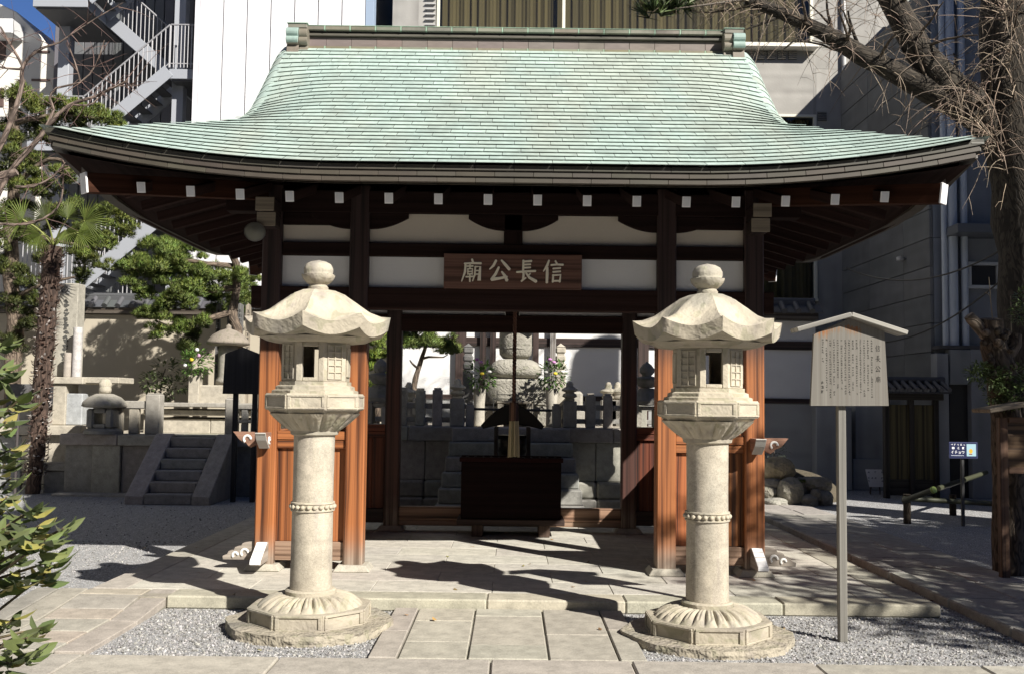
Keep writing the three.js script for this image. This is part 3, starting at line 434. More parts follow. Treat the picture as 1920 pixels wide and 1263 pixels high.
{ // ground sill across the rear opening
  const zc = ZC - 1.365, s = hp('sill', [bx(-1.248, 1.248, 0.21, 0.36, zc - 0.05, zc + 0.05, [0.34, 0.21, 0.14], 0.006), bx(-1.248, 1.248, 0.15, 0.207, zc - 0.04, zc + 0.04, [0.3, 0.2, 0.14], 0.006)], M.wood); void s;
  // name board
  const pl = thing('name_board', 'brown wooden name board with cream brushed characters above the entrance', 'sign board', [0, 2.512, ZC + 1.365 + 0.095]);
  mk('board', fin(cbox(1.19, 0.302, 0.03, 0.004).translate(0, 0.151, 0), [0.17, 0.085, 0.06], 0), M.wood, pl);
  [['byo', -0.355], ['ko', -0.115], ['naga', 0.115], ['nobu', 0.345]].forEach(([k, x]) => { const w = 0.175, h = 0.19; const gs = GLYPH[k].map((st) => extrude(strokeOutline(st.map(([a, b, t]) => [a * w, b * h, t * w])), 0.014, [0.92, 0.86, 0.70], 0.0012)); gs.forEach((g, i) => g.translate(x - w / 2, 0.058, 0.021 + i * 0.0002)); mk('character', gs, M.matt, pl); });
  pl.rotation.x = 0.03;
  // bell rope
  const rope = thing('bell_rope', 'brown twisted bell rope with pale straw tassel hanging over the offering box', 'rope', [0.03, 0.95, ZC - 0.8]);
  const tw = []; for (let q = 0; q < 3; q++) { const p = []; for (let k = 0; k <= 90; k++) { const y = lerp(0.58, 1.62, k / 90), a = k * 0.62 + q * 2.094; p.push(V(Math.cos(a) * 0.011, y, Math.sin(a) * 0.011)); } tw.push(tube(p, 0.0125, 5, [0.16, 0.075, 0.05])); } mk('rope', tw, M.wood, rope);
  mk('wooden_grip', fin(new THREE.CylinderGeometry(0.05, 0.055, 0.2, 10).translate(0, 0.49, 0), [0.16, 0.08, 0.05]), M.wood, rope);
  const ts = []; for (let k = 0; k < 70; k++) { const a = R(0, 6.28), r = R(0.02, 0.058); ts.push(tube([V(Math.cos(a) * r * 0.85, 0.395, Math.sin(a) * r * 0.85), V(Math.cos(a) * r, 0.2, Math.sin(a) * r), V(Math.cos(a) * r * 1.1, R(0, 0.03), Math.sin(a) * r * 1.1)], 0.008, 4, tint([0.5, 0.42, 0.27], R(0.7, 1.1)))); } mk('tassel', ts, M.matt, rope);
  // offering box
  const ob = thing('offering_box', 'dark red wooden offering box on a low stand inside the hall', 'offering box', [0.01, SLAB, ZC - 1.06]);
  const W = 0.54, cR = [0.014, 0.007, 0.007];
  mk('body', [bx(-W, W, 0.19, 0.8, 0.19, 0.215, cR), bx(-W, W, 0.19, 0.8, -0.215, -0.19, cR), bx(-W, -W + 0.03, 0.19, 0.8, -0.189, 0.189, cR), bx(W - 0.03, W, 0.19, 0.8, -0.189, 0.189, cR), bx(-W + 0.031, W - 0.031, 0.2, 0.22, -0.189, 0.189, cR)], M.darkWood, ob);
  mk('rim', [bx(-W - 0.02, W + 0.02, 0.801, 0.85, 0.17, 0.235, [0.028, 0.01, 0.01]), bx(-W - 0.02, W + 0.02, 0.801, 0.85, -0.235, -0.17, [0.028, 0.01, 0.01])], M.darkWood, ob);
  for (let k = 0; k < 12; k++) { const x = lerp(-W + 0.05, W - 0.05, k / 11); mk('slat', bx(x - 0.014, x + 0.014, 0.805, 0.842, -0.168, 0.168, cR), M.darkWood, ob); }
  mk('stand', [bx(-W - 0.04, W + 0.04, 0.13, 0.189, -0.25, 0.25, [0.07, 0.05, 0.045])], M.darkWood, ob); for (const x of [-0.36, 0.36]) mk('foot', bx(x - 0.06, x + 0.06, 0, 0.129, -0.22, 0.22, [0.12, 0.085, 0.07]), M.darkWood, ob);
}
{ // round lamp under the left eave
  const l = thing('round_lamp', 'round glass lamp mounted under the left front eave', 'lamp', [-2.17, 2.935, ZC + 1.72]);
  l.rotation.set(-0.3, 0.25, 0); mk('reflector', lathe([[0.0, -0.05], [0.04, -0.05], [0.085, 0.0], [0.09, 0.012], [0.084, 0.014]], 24, [0.4, 0.38, 0.33]).rotateX(Math.PI / 2), M.metal, l);
  mk('lens', lathe([[0.083, 0.012], [0.05, 0.024], [0.02, 0.034], [0.0, 0.036]], 24, [0.34, 0.33, 0.26]).rotateX(Math.PI / 2), M.gloss, l); mk('bracket', bar(V(0, 0, -0.05), V(0, 0.08, -0.2), 0.03, 0.03, [0.05, 0.05, 0.05]), M.metal, l);
}

// ---------------------------------------------------------------- the two tall stone lanterns
rnd = RNG(303);
function tallLantern(label, pos, sd) {
  const L = thing('stone_lantern', label, 'stone lantern', pos, 0, 'pair of tall stone lanterns before the hall');
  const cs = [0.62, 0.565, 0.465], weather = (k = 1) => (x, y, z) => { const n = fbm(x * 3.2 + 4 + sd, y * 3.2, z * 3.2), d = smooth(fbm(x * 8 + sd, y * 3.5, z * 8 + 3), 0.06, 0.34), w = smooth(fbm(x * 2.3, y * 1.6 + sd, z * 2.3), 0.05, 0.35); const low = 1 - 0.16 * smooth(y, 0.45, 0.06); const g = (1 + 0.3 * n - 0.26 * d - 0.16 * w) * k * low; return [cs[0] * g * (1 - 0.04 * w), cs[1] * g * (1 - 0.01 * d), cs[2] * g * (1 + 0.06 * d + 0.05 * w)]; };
  const oct = (prof, c, seg = 8) => { const g = new THREE.LatheGeometry(prof.map(([r, y]) => new THREE.Vector2(r, y)), seg, Math.PI / 8).toNonIndexed(); g.computeVertexNormals(); return fin(g, c); };
  const rad = (a) => { const h = Math.PI / 8, q = ((a % (2 * h)) + 2 * h) % (2 * h) - h; return { k: Math.cos(h) / Math.cos(q), t: Math.abs(q) / h }; }; // octagon outline and nearness to a corner; faces centred on a = 0
  // rough foot slab
  { const g = new THREE.CylinderGeometry(1, 1, 1, 64, 3, false).toNonIndexed(), p = g.attributes.position; for (let i = 0; i < p.count; i++) { const x = p.getX(i), z = p.getZ(i), y = p.getY(i), a = Math.atan2(x, z), r = Math.hypot(x, z); const n = fbm(Math.cos(a) * 4 + 7, y * 1.5, Math.sin(a) * 4), R0 = 0.565 * (0.5 + 0.5 * rad(a).k) * (1 + 0.09 * fbm(Math.cos(a) * 1.6, Math.sin(a) * 1.6, 5) + (y < 0.4 ? 0.05 * n : 0)); p.setXYZ(i, r > 0.01 ? Math.sin(a) * R0 * r : 0, 0.03 + y * 0.075 + (r > 0.01 && y > 0.4 ? 0.006 * n : 0), r > 0.01 ? Math.cos(a) * R0 * r : 0); } g.computeVertexNormals(); mk('foot_slab', fin(g, weather(0.95)), M.rock, L); }
  // octagonal pedestal with sunk panels
  { const gs = [oct([[0.0, 0.165], [0.40, 0.165], [0.414, 0.165], [0.414, 0.058], [0, 0.058]].reverse(), weather())]; for (let k = 0; k < 8; k++) { const a = k * Math.PI / 4, ap = 0.414 * Math.cos(Math.PI / 8), w = 0.315; const fr = [bx(-w / 2 + 0.008, w / 2 - 0.008, 0.146, 0.163, ap - 0.002, ap + 0.011, null, 0.004), bx(-w / 2 + 0.008, w / 2 - 0.008, 0.06, 0.074, ap - 0.002, ap + 0.011, null, 0.004), bx(-w / 2 + 0.006, -w / 2 + 0.032, 0.0745, 0.1455, ap - 0.002, ap + 0.0105, null, 0.004), bx(w / 2 - 0.032, w / 2 - 0.006, 0.0745, 0.1455, ap - 0.002, ap + 0.0105, null, 0.004)]; fr.forEach((g) => gs.push(fin(g.rotateY(a), weather()))); } mk('pedestal', gs, M.stone, L); }
  // carved lotus: petals as ridges over a dome
  const lotus = (r0, y0, r1, y1, n, amp, shape) => fin(grid(n * 10, 14, (u, v) => { const a = u * Math.PI * 2, q = (u * n) % 1, pet = Math.pow(Math.abs(Math.sin(q * Math.PI)), 0.55), mid = Math.exp(-Math.pow((q - 0.5) / 0.09, 2)), env = Math.sin(Math.PI * clamp(v * 0.95 + 0.03)); let r = lerp(r0, r1, shape[0](v)), y = lerp(y0, y1, shape[1](v)); const d = amp * env * (pet - 0.5 - 0.35 * mid * (v < 0.75 ? 1 : 0)); r += d * 0.6; y += d * 0.8 * shape[2]; return V(Math.sin(a) * r, y, Math.cos(a) * r); }, r1 < r0), weather());
  mk('lotus_base', [lotus(0.172, 0.238, 0.352, 0.163, 26, 0.042, [(v) => v, (v) => v * v * 0.6 + v * 0.4, 1]), lathe([[0.30, 0.16], [0.175, 0.23], [0.17, 0.225], [0.172, 0.262], [0.16, 0.272], [0.0, 0.272]], 32, weather(0.98))], M.stone, L);
  { const gs = [lathe([[0.142, 0.26], [0.1385, 0.5], [0.138, 0.79]], 36, weather(1.02), false), lathe([[0.137, 0.79], [0.1365, 1.0], [0.139, 1.33]], 36, weather(1.02), false)]; mk('column', gs, M.granite, L);
    const ring = [lathe([[0.138, 0.79], [0.148, 0.793], [0.149, 0.802], [0.142, 0.806], [0.142, 0.84], [0.149, 0.844], [0.148, 0.853], [0.137, 0.856]], 36, weather())]; const rg = mk('column_band', ring, M.stone, L); for (let k = 0; k < 22; k++) { const a = k / 22 * Math.PI * 2; mk('bead', fin(new THREE.SphereGeometry(0.0165, 8, 6).translate(Math.sin(a) * 0.145, 0.823, Math.cos(a) * 0.145), cs), M.stone, rg); } }
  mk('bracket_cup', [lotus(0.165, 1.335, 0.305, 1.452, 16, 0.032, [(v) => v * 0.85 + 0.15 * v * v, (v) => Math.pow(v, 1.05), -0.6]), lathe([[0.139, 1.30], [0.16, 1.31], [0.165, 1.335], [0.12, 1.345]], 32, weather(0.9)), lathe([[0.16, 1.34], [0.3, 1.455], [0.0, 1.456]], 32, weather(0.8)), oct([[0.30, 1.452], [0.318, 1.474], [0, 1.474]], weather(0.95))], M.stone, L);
  { const gs = [oct([[0, 1.4745], [0.332, 1.4745], [0.338, 1.482], [0.338, 1.578], [0.332, 1.587], [0, 1.587]], weather(0.97)), oct([[0.30, 1.5865], [0.298, 1.606], [0.275, 1.612], [0.272, 1.634], [0.252, 1.642], [0, 1.642]], weather())]; for (let k = 0; k < 8; k++) { const a = k * Math.PI / 4, ap = 0.338 * Math.cos(Math.PI / 8), w = 0.257; [bx(-w / 2 + 0.006, w / 2 - 0.006, 1.563, 1.577, ap - 0.003, ap + 0.007, null, 0.003), bx(-w / 2 + 0.006, w / 2 - 0.006, 1.483, 1.496, ap - 0.003, ap + 0.007, null, 0.003), bx(-w / 2 + 0.005, -w / 2 + 0.026, 1.4965, 1.5625, ap - 0.003, ap + 0.0065, null, 0.003), bx(w / 2 - 0.026, w / 2 - 0.005, 1.4965, 1.5625, ap - 0.003, ap + 0.0065, null, 0.003)].forEach((g) => gs.push(fin(g.rotateY(a), weather(0.97)))); } mk('platform', gs, M.stone, L); }
  { const ch = mk('fire_chamber', [oct([[0.0, 1.642], [0.248, 1.642], [0.248, 1.668], [0.2, 1.668]], weather()), oct([[0.2, 1.93], [0.248, 1.93], [0.25, 1.965], [0.0, 1.965]], weather(0.9))], M.stone, L); const ap = 0.222, w = 0.186;
    for (let k = 0; k < 8; k++) { const a = k * Math.PI / 4, gs = []; if (k % 4 === 0) { gs.push(bx(-w / 2, -0.052, 1.6685, 1.9295, ap - 0.045, ap, null, 0.004), bx(0.055, w / 2, 1.6685, 1.9295, ap - 0.045, ap, null, 0.004), bx(-0.0515, 0.0545, 1.6685, 1.694, ap - 0.045, ap - 0.002, null, 0.004), bx(-0.0515, 0.0545, 1.9, 1.9295, ap - 0.045, ap - 0.002, null, 0.004)); } else { gs.push(bx(-w / 2, w / 2, 1.6685, 1.9295, ap - 0.045, ap - 0.005, null, 0.003)); if (k % 2) { for (const x of [-0.056, 0, 0.056]) gs.push(bx(x - 0.004, x + 0.004, 1.685, 1.915, ap - 0.006, ap + 0.003, null, 0.001)); for (let j = 0; j < 6; j++) { const y = 1.685 + j * 0.045; gs.push(bx(-0.058, 0.058, y - 0.003, y + 0.003, ap - 0.006, ap + 0.0025, null, 0.001)); } } else gs.push(bx(-0.06, 0.06, 1.7, 1.9, ap - 0.006, ap + 0.004, null, 0.004)); }
      mk('chamber_wall', gs.map((g) => fin(g.rotateY(a), weather())), M.stone, ch); } }
  { // roof cap with scalloped, upturned corners
    const pr = [[0.0, 2.302], [0.07, 2.302], [0.13, 2.29], [0.2, 2.258], [0.28, 2.195], [0.36, 2.122], [0.43, 2.078], [0.49, 2.058]], N = 8 * 10;
    const pt = (a, r, y, up) => { const { k, t } = rad(a), e = Math.pow(clamp(r / 0.49), 3), q = t * t; const rr = 0.915 * r * lerp(1, k * 1.02 / Math.cos(Math.PI / 8) * (1 - 0.035 * (1 - t)), smooth(r, 0.1, 0.46)) * (1 + 0.02 * e * q); return V(Math.sin(a) * rr, y + up * 0.056 * e * q + 0.005 * clamp(r / 0.2) * Math.pow(t, 4) * (1 - e), Math.cos(a) * rr); };
    const top = grid(N, 21, (u, v) => { const q = v * 7, i = Math.min(6, Math.floor(q)); return pt(u * Math.PI * 2, lerp(pr[i][0], pr[i + 1][0], q - i), lerp(pr[i][1], pr[i + 1][1], q - i), 1); }, false);
    const edge = grid(N, 2, (u, v) => pt(u * Math.PI * 2, 0.49 - 0.015 * v, 2.058 - 0.088 * v, 1), false);
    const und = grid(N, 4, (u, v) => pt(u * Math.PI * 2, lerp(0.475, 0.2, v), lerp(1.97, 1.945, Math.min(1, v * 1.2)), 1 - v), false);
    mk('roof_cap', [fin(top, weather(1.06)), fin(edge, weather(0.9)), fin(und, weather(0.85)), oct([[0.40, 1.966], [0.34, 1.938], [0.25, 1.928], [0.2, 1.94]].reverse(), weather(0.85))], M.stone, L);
  }
  mk('finial', [lathe([[0.0, 2.30], [0.07, 2.302], [0.07, 2.318], [0.062, 2.325], [0.062, 2.338]], 28, weather()), fin(grid(48, 8, (u, v) => { const a = u * 6.2832, q = Math.abs(Math.sin(u * 8 * Math.PI)), r = lerp(0.064, 0.112, Math.pow(Math.sin(v * 1.5708), 0.8)) + 0.004 * q * v, y = lerp(2.336, 2.405, v) - 0.006 * (1 - q) * v; return V(Math.sin(a) * r, y, Math.cos(a) * r); }), weather()), lathe([[0.11, 2.402], [0.096, 2.408], [0.101, 2.425], [0.1, 2.45], [0.085, 2.478], [0.055, 2.494], [0.02, 2.502], [0.0, 2.507]], 28, weather(), false)], M.stone, L);
  return L;
}
tallLantern('tall round-columned stone lantern left of the centre path', [-1.345, 0, -6.97], 0);
tallLantern('tall round-columned stone lantern right of the centre path, beside the wooden notice sign', [1.315, -0.015, -6.8], 13.7);

// ---------------------------------------------------------------- builders for the precinct behind and around
rnd = RNG(404);
const GR = [0.46, 0.44, 0.40], GRD = [0.36, 0.355, 0.34], PALE = [0.58, 0.54, 0.46];
function span(px0, py0, px1, py1, d) { const m = at((px0 + px1) / 2, (py0 + py1) / 2, d), a = at(px0, (py0 + py1) / 2, d), b = at(px1, (py0 + py1) / 2, d), t = at((px0 + px1) / 2, py0, d), u = at((px0 + px1) / 2, py1, d); return { x0: a.x, x1: b.x, y0: u.y, y1: t.y, cx: m.x, z: -d }; }
function block(s, depth, c, b = 0.012) { return bx(s.x0, s.x1, s.y0, s.y1, s.z - depth, s.z, c, b); }
// a thing whose base is at (x, y, z): geometry given in scene coordinates is moved to it
function put(name, label, category, base, group) { const t = thing(name, label, category, base, 0, group); t.w = (n, geos, m, parent = t, l) => { const a = Array.isArray(geos) ? geos : [geos]; a.forEach((g) => g.translate(-base[0], -base[1], -base[2])); return mk(n, a, m, parent, l); }; return t; }
const needle = [0.06, 0.105, 0.024];
function tufts(c, r, n, col, len = 0.075, flat = 0.85) { // pine foliage: fans of needles over a clump
  const P = [], C = [], N = []; const up = V(0, 1, 0);
  for (let i = 0; i < n; i++) {
    const a = R(0, 6.283), h = R(-0.55, 1), q = Math.sqrt(1 - h * h * 0.9) * R(0.35, 1), o = V(c.x + Math.cos(a) * q * r, c.y + h * r * flat * R(0.4, 1), c.z + Math.sin(a) * q * r);
    const dir = V(Math.cos(a) * q, 0.55 + 0.5 * h, Math.sin(a) * q).normalize(), k = R(0.65, 1.35) * lerp(0.75, 1.15, (h + 0.55) / 1.55), cc = [col[0] * k * R(0.9, 1.25), col[1] * k, col[2] * k * R(0.8, 1.2)];
    for (let j = 0; j < 9; j++) { const d = V(dir.x + R(-0.75, 0.75), dir.y + R(-0.55, 0.65), dir.z + R(-0.75, 0.75)).normalize(), s = V().crossVectors(d, V(R(-1, 1), R(-1, 1), R(-1, 1))).normalize().multiplyScalar(len * 0.055), L = len * R(0.75, 1.25); P.push(o.x + s.x, o.y + s.y, o.z + s.z, o.x - s.x, o.y - s.y, o.z - s.z, o.x + d.x * L, o.y + d.y * L, o.z + d.z * L); const nn = V().addVectors(dir, d).add(up.clone().multiplyScalar(0.5)).normalize(); for (let k2 = 0; k2 < 3; k2++) { C.push(...cc); N.push(nn.x, nn.y, nn.z); } }
  }
  return raw(P, N, C);
}
function raw(P, N, C) { const g = new THREE.BufferGeometry(); g.setAttribute('position', new THREE.Float32BufferAttribute(P, 3)); if (N) g.setAttribute('normal', new THREE.Float32BufferAttribute(N, 3)); else g.computeVertexNormals(); g.setAttribute('color', new THREE.Float32BufferAttribute(C, 3)); g.setAttribute('uv', new THREE.Float32BufferAttribute(new Float32Array(P.length / 3 * 2), 2)); return g; }
function leafTo(P, C, o, d, side, L, W, c, bend = 0.15) { // one folded, bent leaf: 8 triangles
  const n = V().crossVectors(d, side).normalize(), pt = (t, w) => V().copy(o).addScaledVector(d, L * t).addScaledVector(side, W * w).addScaledVector(n, -bend * L * t * t + Math.abs(w) * W * 0.35);
  const prof = [[0.06, 0.06], [0.3, 0.42], [0.6, 0.5], [0.85, 0.26], [1, 0.0]];
  for (let k = 0; k < 4; k++) for (const s of [1, -1]) { const [t0, w0] = prof[k], [t1, w1] = prof[k + 1], a = pt(t0, 0), b = pt(t0, w0 * s), e = pt(t1, w1 * s), f = pt(t1, 0); P.push(...a.toArray(), ...b.toArray(), ...e.toArray()); P.push(...a.toArray(), ...e.toArray(), ...f.toArray()); for (let q = 0; q < 6; q++) C.push(...c); }
}
function leafCloud(c, r, n, L, col, flat = 0.8, shell = 0.35) { const P = [], C = []; for (let i = 0; i < n; i++) { const u = V(R(-1, 1), R(-1, 1), R(-1, 1)).normalize(), q = lerp(shell, 1, Math.sqrt(rnd())), o = V(c.x + u.x * r * q, c.y + u.y * r * q * flat, c.z + u.z * r * q), d = V(u.x + R(-0.8, 0.8), u.y * 0.6 + R(-0.6, 0.5), u.z + R(-0.8, 0.8)).normalize(), s = V().crossVectors(d, V(R(-0.4, 0.4), 1, R(-0.4, 0.4))).normalize(), k = R(0.65, 1.35); const w = L * R(0.3, 0.45), l = L * R(0.8, 1.2), n2 = V().crossVectors(s, d); const a = o, b = V().copy(o).addScaledVector(d, l * 0.5).addScaledVector(s, w * 0.5).addScaledVector(n2, w * 0.15), e = V().copy(o).addScaledVector(d, l), f = V().copy(o).addScaledVector(d, l * 0.5).addScaledVector(s, -w * 0.5).addScaledVector(n2, w * 0.15); for (const t of [a, b, e, a, e, f]) P.push(t.x, t.y, t.z); for (let j = 0; j < 6; j++) C.push(col[0] * k * 1.05, col[1] * k, col[2] * k); } return raw(P, null, C); }
function limb(pts, r0, r1, seg = 7, c = [0.1, 0.08, 0.065], wob = 0.0) { // smooth tapered limb through points
  const cv = new THREE.CatmullRomCurve3(pts), n = Math.max(4, Math.ceil(cv.getLength() / (0.12 + r0 * 0.8))), p = cv.getPoints(n); if (wob) p.forEach((q, i) => { if (i) q.add(V(R(-wob, wob), R(-wob, wob), R(-wob, wob))); });
  return tube(p, p.map((_, i) => lerp(r0, r1, i / n) * (1 + R(-0.08, 0.08) * (r0 > 0.05 ? 1 : 0))), seg, c);
}
function twigs(pts, n, len, r, c, droop = 0.3, out = [], bias = null) { // thin bare shoots off a limb
  const cv = new THREE.CatmullRomCurve3(pts);
  for (let i = 0; i < n; i++) { const t = R(0.05, 1), o = cv.getPoint(t), d = V(R(-1, 1), R(-0.7, 1), R(-1, 1)); if (bias) d.add(bias); d.normalize(); const L = len * R(0.4, 1.3), p = [o]; let q = o.clone(); const m = 5; for (let k = 1; k <= m; k++) { q = q.clone().addScaledVector(d, L / m); d.add(V(R(-0.13, 0.13), R(-0.13, 0.13) - droop * 0.22, R(-0.13, 0.13))).normalize(); p.push(q); } const cc = tint(c, R(0.7, 1.3)); out.push(tube(p, p.map((_, k) => r * (1 - 0.75 * k / m)), 3, cc, false)); for (let k = 2; k < m; k++) if (rnd() < 0.45) { const e = V(R(-1, 1), R(-1, 0.8), R(-1, 1)).normalize(), l = L * R(0.15, 0.4); out.push(tube([p[k], p[k].clone().addScaledVector(e, l * 0.5), p[k].clone().addScaledVector(e, l).add(V(0, -droop * l * 0.4, 0))], [r * 0.5, r * 0.4, r * 0.25], 3, cc, false)); } }
  return out;
}

// ---------------------------------------------------------------- left: raised grave terrace, steps, fence
{
  const d = 16.1, top = 0.955, x0 = -7.05, x1 = -2.55;
  const t = put('stone_terrace', 'low grey stone terrace with panelled face behind the left gravel court', 'terrace', [-4.8, 0, -d]);
  t.w('core', [bx(x0 + 0.05, x1, 0, 0.8, -20, -d - 0.1, GRD)], M.granite);
  for (let k = 0; k < 5; k++) { const a = lerp(x0 - 0.06, x1, k / 5), b = lerp(x0 - 0.06, x1, (k + 1) / 5); t.w('coping_stone', bx(a + 0.003, b - 0.003, 0.78, top, -d - 0.42, -d + 0.08, tint(GR, R(0.92, 1.05)), 0.014), M.granite); }
  for (let k = 0; k < 10; k++) { const a = lerp(x0, x1, k / 10), b = lerp(x0, x1, (k + 1) / 10); t.w('face_panel', bx(a + 0.004, b - 0.004, 0.0, 0.7795, -d - 0.095, -d + (k === 1 ? 0.05 : 0), tint(k === 1 ? PALE : GR, R(0.8, 1.0)), 0.01), M.granite); }
  for (let k = 0; k < 6; k++) { const a = lerp(x0, x1, k / 6); t.w('paving_stone', bx(a + 0.004, a + 0.746, 0.8005, top - 0.02, -19.9, -d - 0.4215, tint(PALE, R(0.92, 1.05)), 0.008), M.granite); }
  t.w('plinth', bx(x0 - 0.05, x0 + 1.6, -0.02, 0.045, -d + 0.03, -d + 0.32, GR, 0.02), M.granite);
}
{
  const t = put('stone_steps', 'short flight of grey stone steps with sloping side stones up to the left terrace', 'steps', [-4.93, 0, -15.3]);
  const n = 6, xa = -5.28, xb = -4.6, za = -14.72, zb = -16.02, h = 0.155;
  for (let k = 0; k < n; k++) t.w('step', bx(xa, xb, k * h, (k + 1) * h - 0.002, zb, lerp(za, zb, k / n), tint(GRD, R(0.95, 1.1)), 0.012), M.granite);
  for (const [a, b] of [[-5.56, -5.285], [-4.595, -4.33]]) { const o = [[-za + 0.0, 0], [-za, 0.12], [-zb - 0.1, 0.98], [-zb, 0.98], [-zb, 0]]; t.w('side_stone', extrude(o, Math.abs(b - a), tint(GR, 1.0), 0.012).rotateY(Math.PI / 2).translate((a + b) / 2, 0, 0), M.granite); }
}
{ // stone fence along the terrace edge
  const d = 16.35, Y = 0.956, f = put('stone_fence', 'grey stone post and rail fence along the left terrace edge beside the steps', 'fence', [-5.5, Y, -d]);
  const post = (px, w, topY, c = GR) => { const x = at(px, 780, d).x; f.w('newel_post', [bx(x - w / 2, x + w / 2, Y, topY, -d - w / 2, -d + w / 2, c, 0.015), bx(x - w / 2 + 0.02, x + w / 2 - 0.02, topY - 0.001, topY + 0.02, -d - w / 2 + 0.02, -d + w / 2 - 0.02, c, 0.015)], M.granite); };
  post(289, 0.23, 1.59); post(435, 0.19, 1.54);
  const rl = (px0, px1, y0, y1) => f.w('rail', bx(at(px0, 780, d).x, at(px1, 780, d).x, y0, y1, -d - 0.07, -d + 0.07, GR, 0.012), M.granite);
  rl(192, 275.5, 1.36, 1.485); rl(446, 520, 1.37, 1.46); rl(446, 520, 1.15, 1.2);
  for (const px of [221, 252]) { const x = at(px, 780, d).x; f.w('picket', bx(x - 0.08, x + 0.08, Y, 1.3595, -d - 0.05, -d + 0.05, PALE, 0.01), M.granite); }
  for (const px of [459, 477, 500]) { const x = at(px, 780, d).x; f.w('picket', bx(x - 0.05, x + 0.05, Y, 1.1495, -d - 0.05, -d + 0.05, GRD, 0.01), M.granite); f.w('picket', bx(x - 0.05, x + 0.05, 1.2005, 1.3695, -d - 0.05, -d + 0.05, GRD, 0.01), M.granite); }
}
{ // little mushroom lantern on the terrace corner
  const c = at(185, 780, 16.0), t = put('small_stone_lantern', 'small squat stone lantern with mushroom roof on the left terrace corner', 'stone lantern', [c.x, 0.956, -16.2]), X = c.x, Z = -16.2, Y = 0.956;
  t.w('base', [lathe([[0.0, 0], [0.3, 0], [0.3, 0.05], [0.24, 0.09], [0, 0.09]], 20, GRD).translate(X, Y, Z)], M.stone);
  const bxs = [bx(X - 0.21, X - 0.09, Y + 0.09, Y + 0.4, Z - 0.2, Z + 0.2, GRD, 0.03), bx(X + 0.09, X + 0.21, Y + 0.09, Y + 0.4, Z - 0.2, Z + 0.2, GRD, 0.03), bx(X - 0.0895, X + 0.0895, Y + 0.091, Y + 0.16, Z - 0.19, Z + 0.19, GRD, 0.01), bx(X - 0.0895, X + 0.0895, Y + 0.33, Y + 0.399, Z - 0.19, Z + 0.19, GRD, 0.01)];
  t.w('fire_box', bxs, M.stone);
  t.w('roof_cap', lathe([[0.0, 0.40], [0.3, 0.42], [0.345, 0.44], [0.33, 0.5], [0.25, 0.58], [0.13, 0.635], [0.0, 0.645]], 28, GR, false).translate(X, Y, Z), M.stone);
  t.w('finial', lathe([[0.0, 0.64], [0.085, 0.64], [0.1, 0.7], [0.09, 0.74], [0.095, 0.75], [0.1, 0.8], [0.07, 0.86], [0.0, 0.885]], 20, PALE, false).translate(X, Y, Z), M.stone);
}
{ // raised plinth behind the fence, with the lit stone ledges
  const d = 17.6, s = span(268, 757, 520, 822, d), t = put('grave_plinth', 'pale low stone plinth with two ledges behind the gap in the left fence', 'plinth', [s.cx, 0.93, -d]);
  t.w('wall_stone', [block({ ...s, y1: span(0, 783, 520, 800, d).y1, y0: 0.93, x1: lerp(s.x0, s.x1, 0.5) - 0.003 }, 1.8, PALE), block({ ...s, y1: span(0, 783, 520, 800, d).y1, y0: 0.93, x0: lerp(s.x0, s.x1, 0.5) + 0.003 }, 1.8, tint(PALE, 0.95))], M.granite);
  const q = span(268, 768, 520, 779, d - 0.1); t.w('ledge', block(q, 1.9, PALE), M.granite);
  const q2 = span(268, 755, 520, 763, d - 0.25); t.w('ledge', block(q2, 2.0, GR), M.granite);
}
{ // flower block with cut flowers
  const d = 17.75, s = span(352, 703, 372, 757, d), t = put('flower_stand', 'square stone flower stand with leafy cut flowers beside the mushroom roofed lantern', 'flower stand', [s.cx, s.y0, -d]);
  t.w('stone_vase', block(s, 0.19, PALE, 0.01), M.granite);
  const c = V(s.cx + 0.02, s.y1 + 0.22, -d - 0.1); t.w('foliage', leafCloud(c, 0.28, 330, 0.1, [0.07, 0.15, 0.025], 0.9, 0.1), M.leaf);
  for (const [dx, dy, col] of [[0.06, 0.22, [0.75, 0.72, 0.75]], [-0.03, 0.05, [0.75, 0.6, 0.06]], [0.09, 0.12, [0.5, 0.3, 0.45]], [-0.14, -0.05, [0.7, 0.7, 0.68]]]) t.w('blossom', fin(new THREE.DodecahedronGeometry(0.035, 1).translate(c.x + dx, c.y + dy, c.z + 0.22), col), M.leaf);
}
{ // round-roofed lantern
  const d = 18.1, c = at(424, 757, d), X = c.x, Y = c.y, t = put('round_roof_lantern', 'broad umbrella roofed stone lantern behind the dark board on the left terrace', 'stone lantern', [X, Y, -d]);
  const h = (py) => at(424, py, d).y - Y, f = (prof, cc, s = 24) => lathe(prof, s, cc, false).translate(X, Y, -d);
  t.w('base', [bx(X - 0.5, X + 0.25, Y, Y + h(722), -d - 0.3, -d + 0.3, PALE, 0.02)], M.granite);
  t.w('stem', f([[0.0, h(722)], [0.2, h(721)], [0.2, h(712)], [0.16, h(705)], [0.17, h(660)], [0.16, h(648)], [0.0, h(648)]], GR), M.stone);
  t.w('roof_cap', f([[0.0, h(647)], [0.3, h(648)], [0.38, h(645)], [0.37, h(640)], [0.28, h(628)], [0.15, h(620)], [0.04, h(616)], [0.05, h(611)], [0.0, h(607)]], [0.34, 0.3, 0.26]), M.stone);
}
